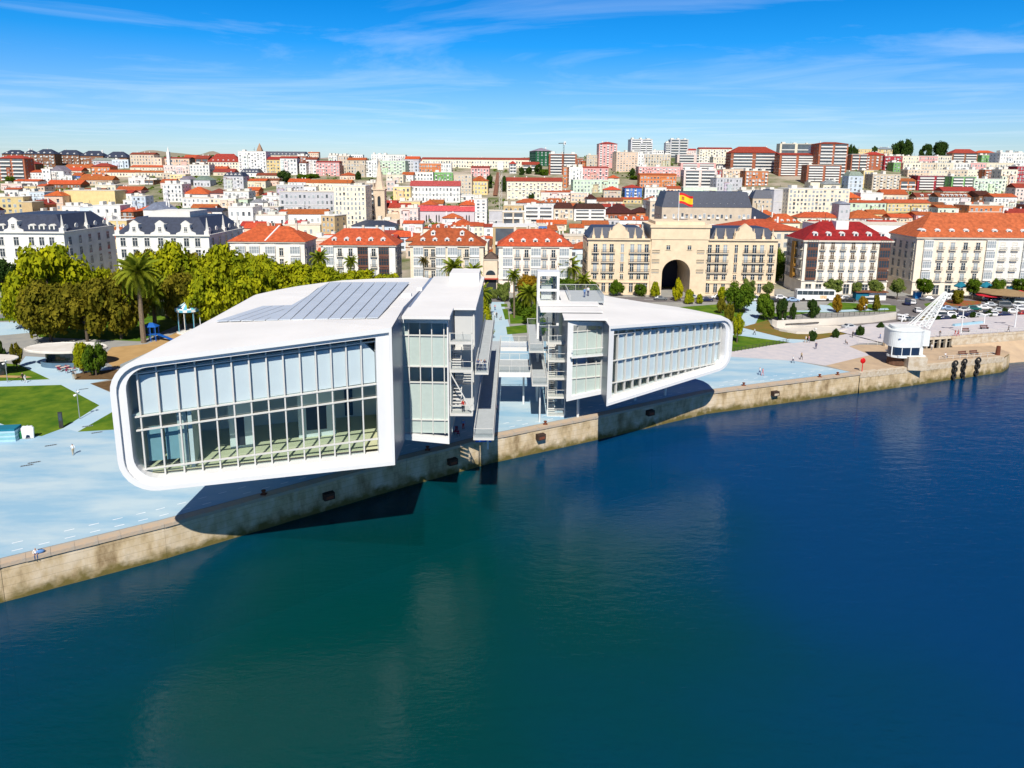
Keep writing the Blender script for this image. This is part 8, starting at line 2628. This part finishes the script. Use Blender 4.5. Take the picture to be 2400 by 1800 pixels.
# stall, bin, board and post at the lawn edge
o = thing('striped_stall', 'teal and pale blue striped box stall at the left edge', 'stall', U(20, 1030), rad(8))
for k in range(6):
    mb = MB(); mb.box(-2.6, 1.5, -1.0, 1.0, k * .33, k * .33 + .31); mb.build('board', TEALC if k in (5,) else M('pale_teal_board', (.22, .46, .5, 1), rough=.7, var=.12, scale=2) if k % 2 else M('pale_blue_board', (.36, .55, .64, 1), rough=.7), o)
o = thing('litter_bin', 'green litter bin between the striped stall and the white board', 'bin', U(49, 1027)); mb = MB(); mb.lathe([(.32, 0), (.38, .9), (.34, .95)], 14); mb.build('bin_body', M('bin_green', (.02, .22, .08, 1), rough=.5), o); mb = MB(); mb.lathe([(.4, .95), (.3, 1.08), (.02, 1.12)], 14); mb.build('lid', MATS['bin_green'], o)
o = thing('white_board', 'white tooth shaped board standing on the lawn edge', 'board', U(67, 1027), rad(12))
mb = MB(); pts = [(-.75, 0), (-.35, 0), (-.25, .5), (0, .62), (.25, .5), (.35, 0), (.75, 0), (.85, 1.6), (.6, 1.95), (.15, 1.9), (0, 2.05), (-.15, 1.9), (-.6, 1.95), (-.85, 1.6)]
A = [(p[0], -.15, p[1]) for p in pts]; B = [(p[0], .15, p[1]) for p in pts]; mb.face(A); mb.face(list(reversed(B)))
for i in range(len(pts)): j = (i + 1) % len(pts); mb.face([A[j], A[i], B[i], B[j]])
mb.build('board_panel', WHITE, o); mb = MB(); mb.box(-.7, .7, -.3, .3, -.02, .04); mb.build('foot_plate', POLE, o)
o = thing('info_post', 'dark slim information post at the lawn edge', 'post', U(144, 1003), rad(10)); mb = MB(); mb.box(-.28, .28, -.1, .1, 0, 2.6); mb.build('post_body', IRON, o); mb = MB(); mb.box(-.22, .22, -.105, -.1, 1.2, 2.4); mb.build('sign_panel', PANE, o)
# carousel and playground
cg = U(446, 778); CZ = UY(450, 722, cg.y).z; cr2 = 30 * cg.y / F
o = thing('carousel', 'carousel with a blue and white striped canopy beside the pavilion roof', 'carousel', (cg.x, cg.y, 0))
mb = MB(); n = 20; CB = M('sky_blue_canvas', (.12, .42, .55, 1), rough=.8)
for i in range(n):
    a, b = 6.2832 * i / n, 6.2832 * (i + 1) / n
    P3 = lambda t, r, z: (r * math.cos(t), r * math.sin(t), z)
    mb.face([P3(a, cr2, CZ), P3(b, cr2, CZ), P3(b, .1, CZ + 1.9), P3(a, .1, CZ + 1.9)], i % 2)
    mb.face([P3(a, cr2, CZ - .6), P3(b, cr2, CZ - .6), P3(b, cr2, CZ), P3(a, cr2, CZ)], (i + 1) % 2)
mb.build('canopy', [SASH, CB], o)
for i in range(8):
    t = 6.2832 * i / 8; mb = MB(); mb.tube((cr2 * .85 * math.cos(t), cr2 * .85 * math.sin(t), 0), (cr2 * .85 * math.cos(t), cr2 * .85 * math.sin(t), CZ), .09, n=6); mb.build('post', CB if i % 2 else SASH, o)
mb = MB(); mb.lathe([(cr2, 0), (cr2, .35)], 24); mb.build('platform', SASH, o)
pg = U(354, 800)
o = thing('climbing_frame', 'blue climbing frame with slide beside the tall palm trunk', 'climbing frame', (pg.x, pg.y, 0)); BL = M('play_blue', (.01, .1, .4, 1), rough=.5)
for x in (-1.2, 0, 1.2):
    for y in (0, 1.6): mb = MB(); mb.tube((x, y, 0), (x, y, 3.4), .12, n=8); mb.build('post', BL, o)
mb = MB(); mb.box(-1.3, 1.3, -.1, 1.7, 1.5, 1.62); mb.build('platform', BL, o); mb = MB(); mb.bar((1.3, .8, 1.6), (5.2, .2, .3), 1.0, .12); mb.build('slide', BL, o); mb = MB(); mb.hip(-1.3, 1.3, -.1, 1.7, 3.4, .9, over=.2); mb.build('roof', BL, o)
# garden walls and planters at the far left
for pts, lab in (([(-60, 748), (20, 745), (44, 738), (60, 728)], 'low grey curved garden wall, nearer one'), ([(-60, 728), (0, 728), (22, 722), (30, 714)], 'low grey curved garden wall, farther one')):
    o = thing('garden_wall', lab + ' at the far left', 'wall', (0, 0, 0)); wall_strip('wall_body', P2(pts), -.1, 1.1, .5, M('grey_wall_stone', (.2, .2, .21, 1), rough=.9), o); wall_strip('wall_cap', [(p[0], p[1] - .05) for p in P2(pts)], 1.1, 1.2, .6, TRIM, o)
for px, lab in ((15, 'left'), (37, 'right')):
    o = thing('planter', f'dark blue planter tub at the far left, {lab} one', 'planter', U(px, 727), 0, 'blue planters'); mb = MB(); mb.lathe([(.6, 0), (.85, 1.0), (.8, 1.05)], 12); mb.build('tub', BL, o); mb = MB(); mb.ball((0, 0, 1.1), .6, .6, .3, 8); mb.build('plant', LEAF['green'], o)
o = thing('blue_container', 'bright blue box under the walkway end at the quay edge', 'box', U(1133, 1036)); mb = MB(); mb.box(-1.2, 1.2, 0, 1.2, 0, .9); mb.build('box_body', M('bright_blue', (.01, .12, .6, 1), rough=.5), o); mb = MB(); mb.box(-1.25, 1.25, -.05, 1.25, .9, .97); mb.build('lid', MATS['bright_blue'], o)
for i, (px, py) in enumerate(((1066, 1018), (1074, 1022), (1070, 1012))):
    dup(ch, U(px, py), rnd.uniform(0, 6), ['pale chair in the shade under the stairs, left of three', 'pale chair under the stairs, right of three', 'pale chair under the stairs, farthest back of three'][i], 'chairs under the stairs')
dr = None
for px, py, nm in ((119, 1044, 'before the striped stall'), (63, 1091, 'nearest the left edge'), (80, 1084, 'second from the left edge'), (205, 999, 'on the diagonal path'), (227, 1014, 'at the small lawn'), (196, 912, 'on the path by the flower bed')):
    if dr is None:
        dr = thing('drain_cover', 'dark slotted drain cover ' + nm, 'drain', U(px, py, .005), rad(30), 'drain covers on the square')
        mb = MB(); mb.box(-.75, .75, -.2, .2, 0, .03); mb.build('frame', M('drain_steel', (.22, .27, .31, 1), rough=.6), dr)
        for k in range(5): mb = MB(); mb.box(-.65 + k * .27, -.47 + k * .27, -.15, .15, .03, .036); mb.build('slot', IRON, dr)
    else: dup(dr, U(px, py, .005), rad(30), 'dark slotted drain cover ' + nm)
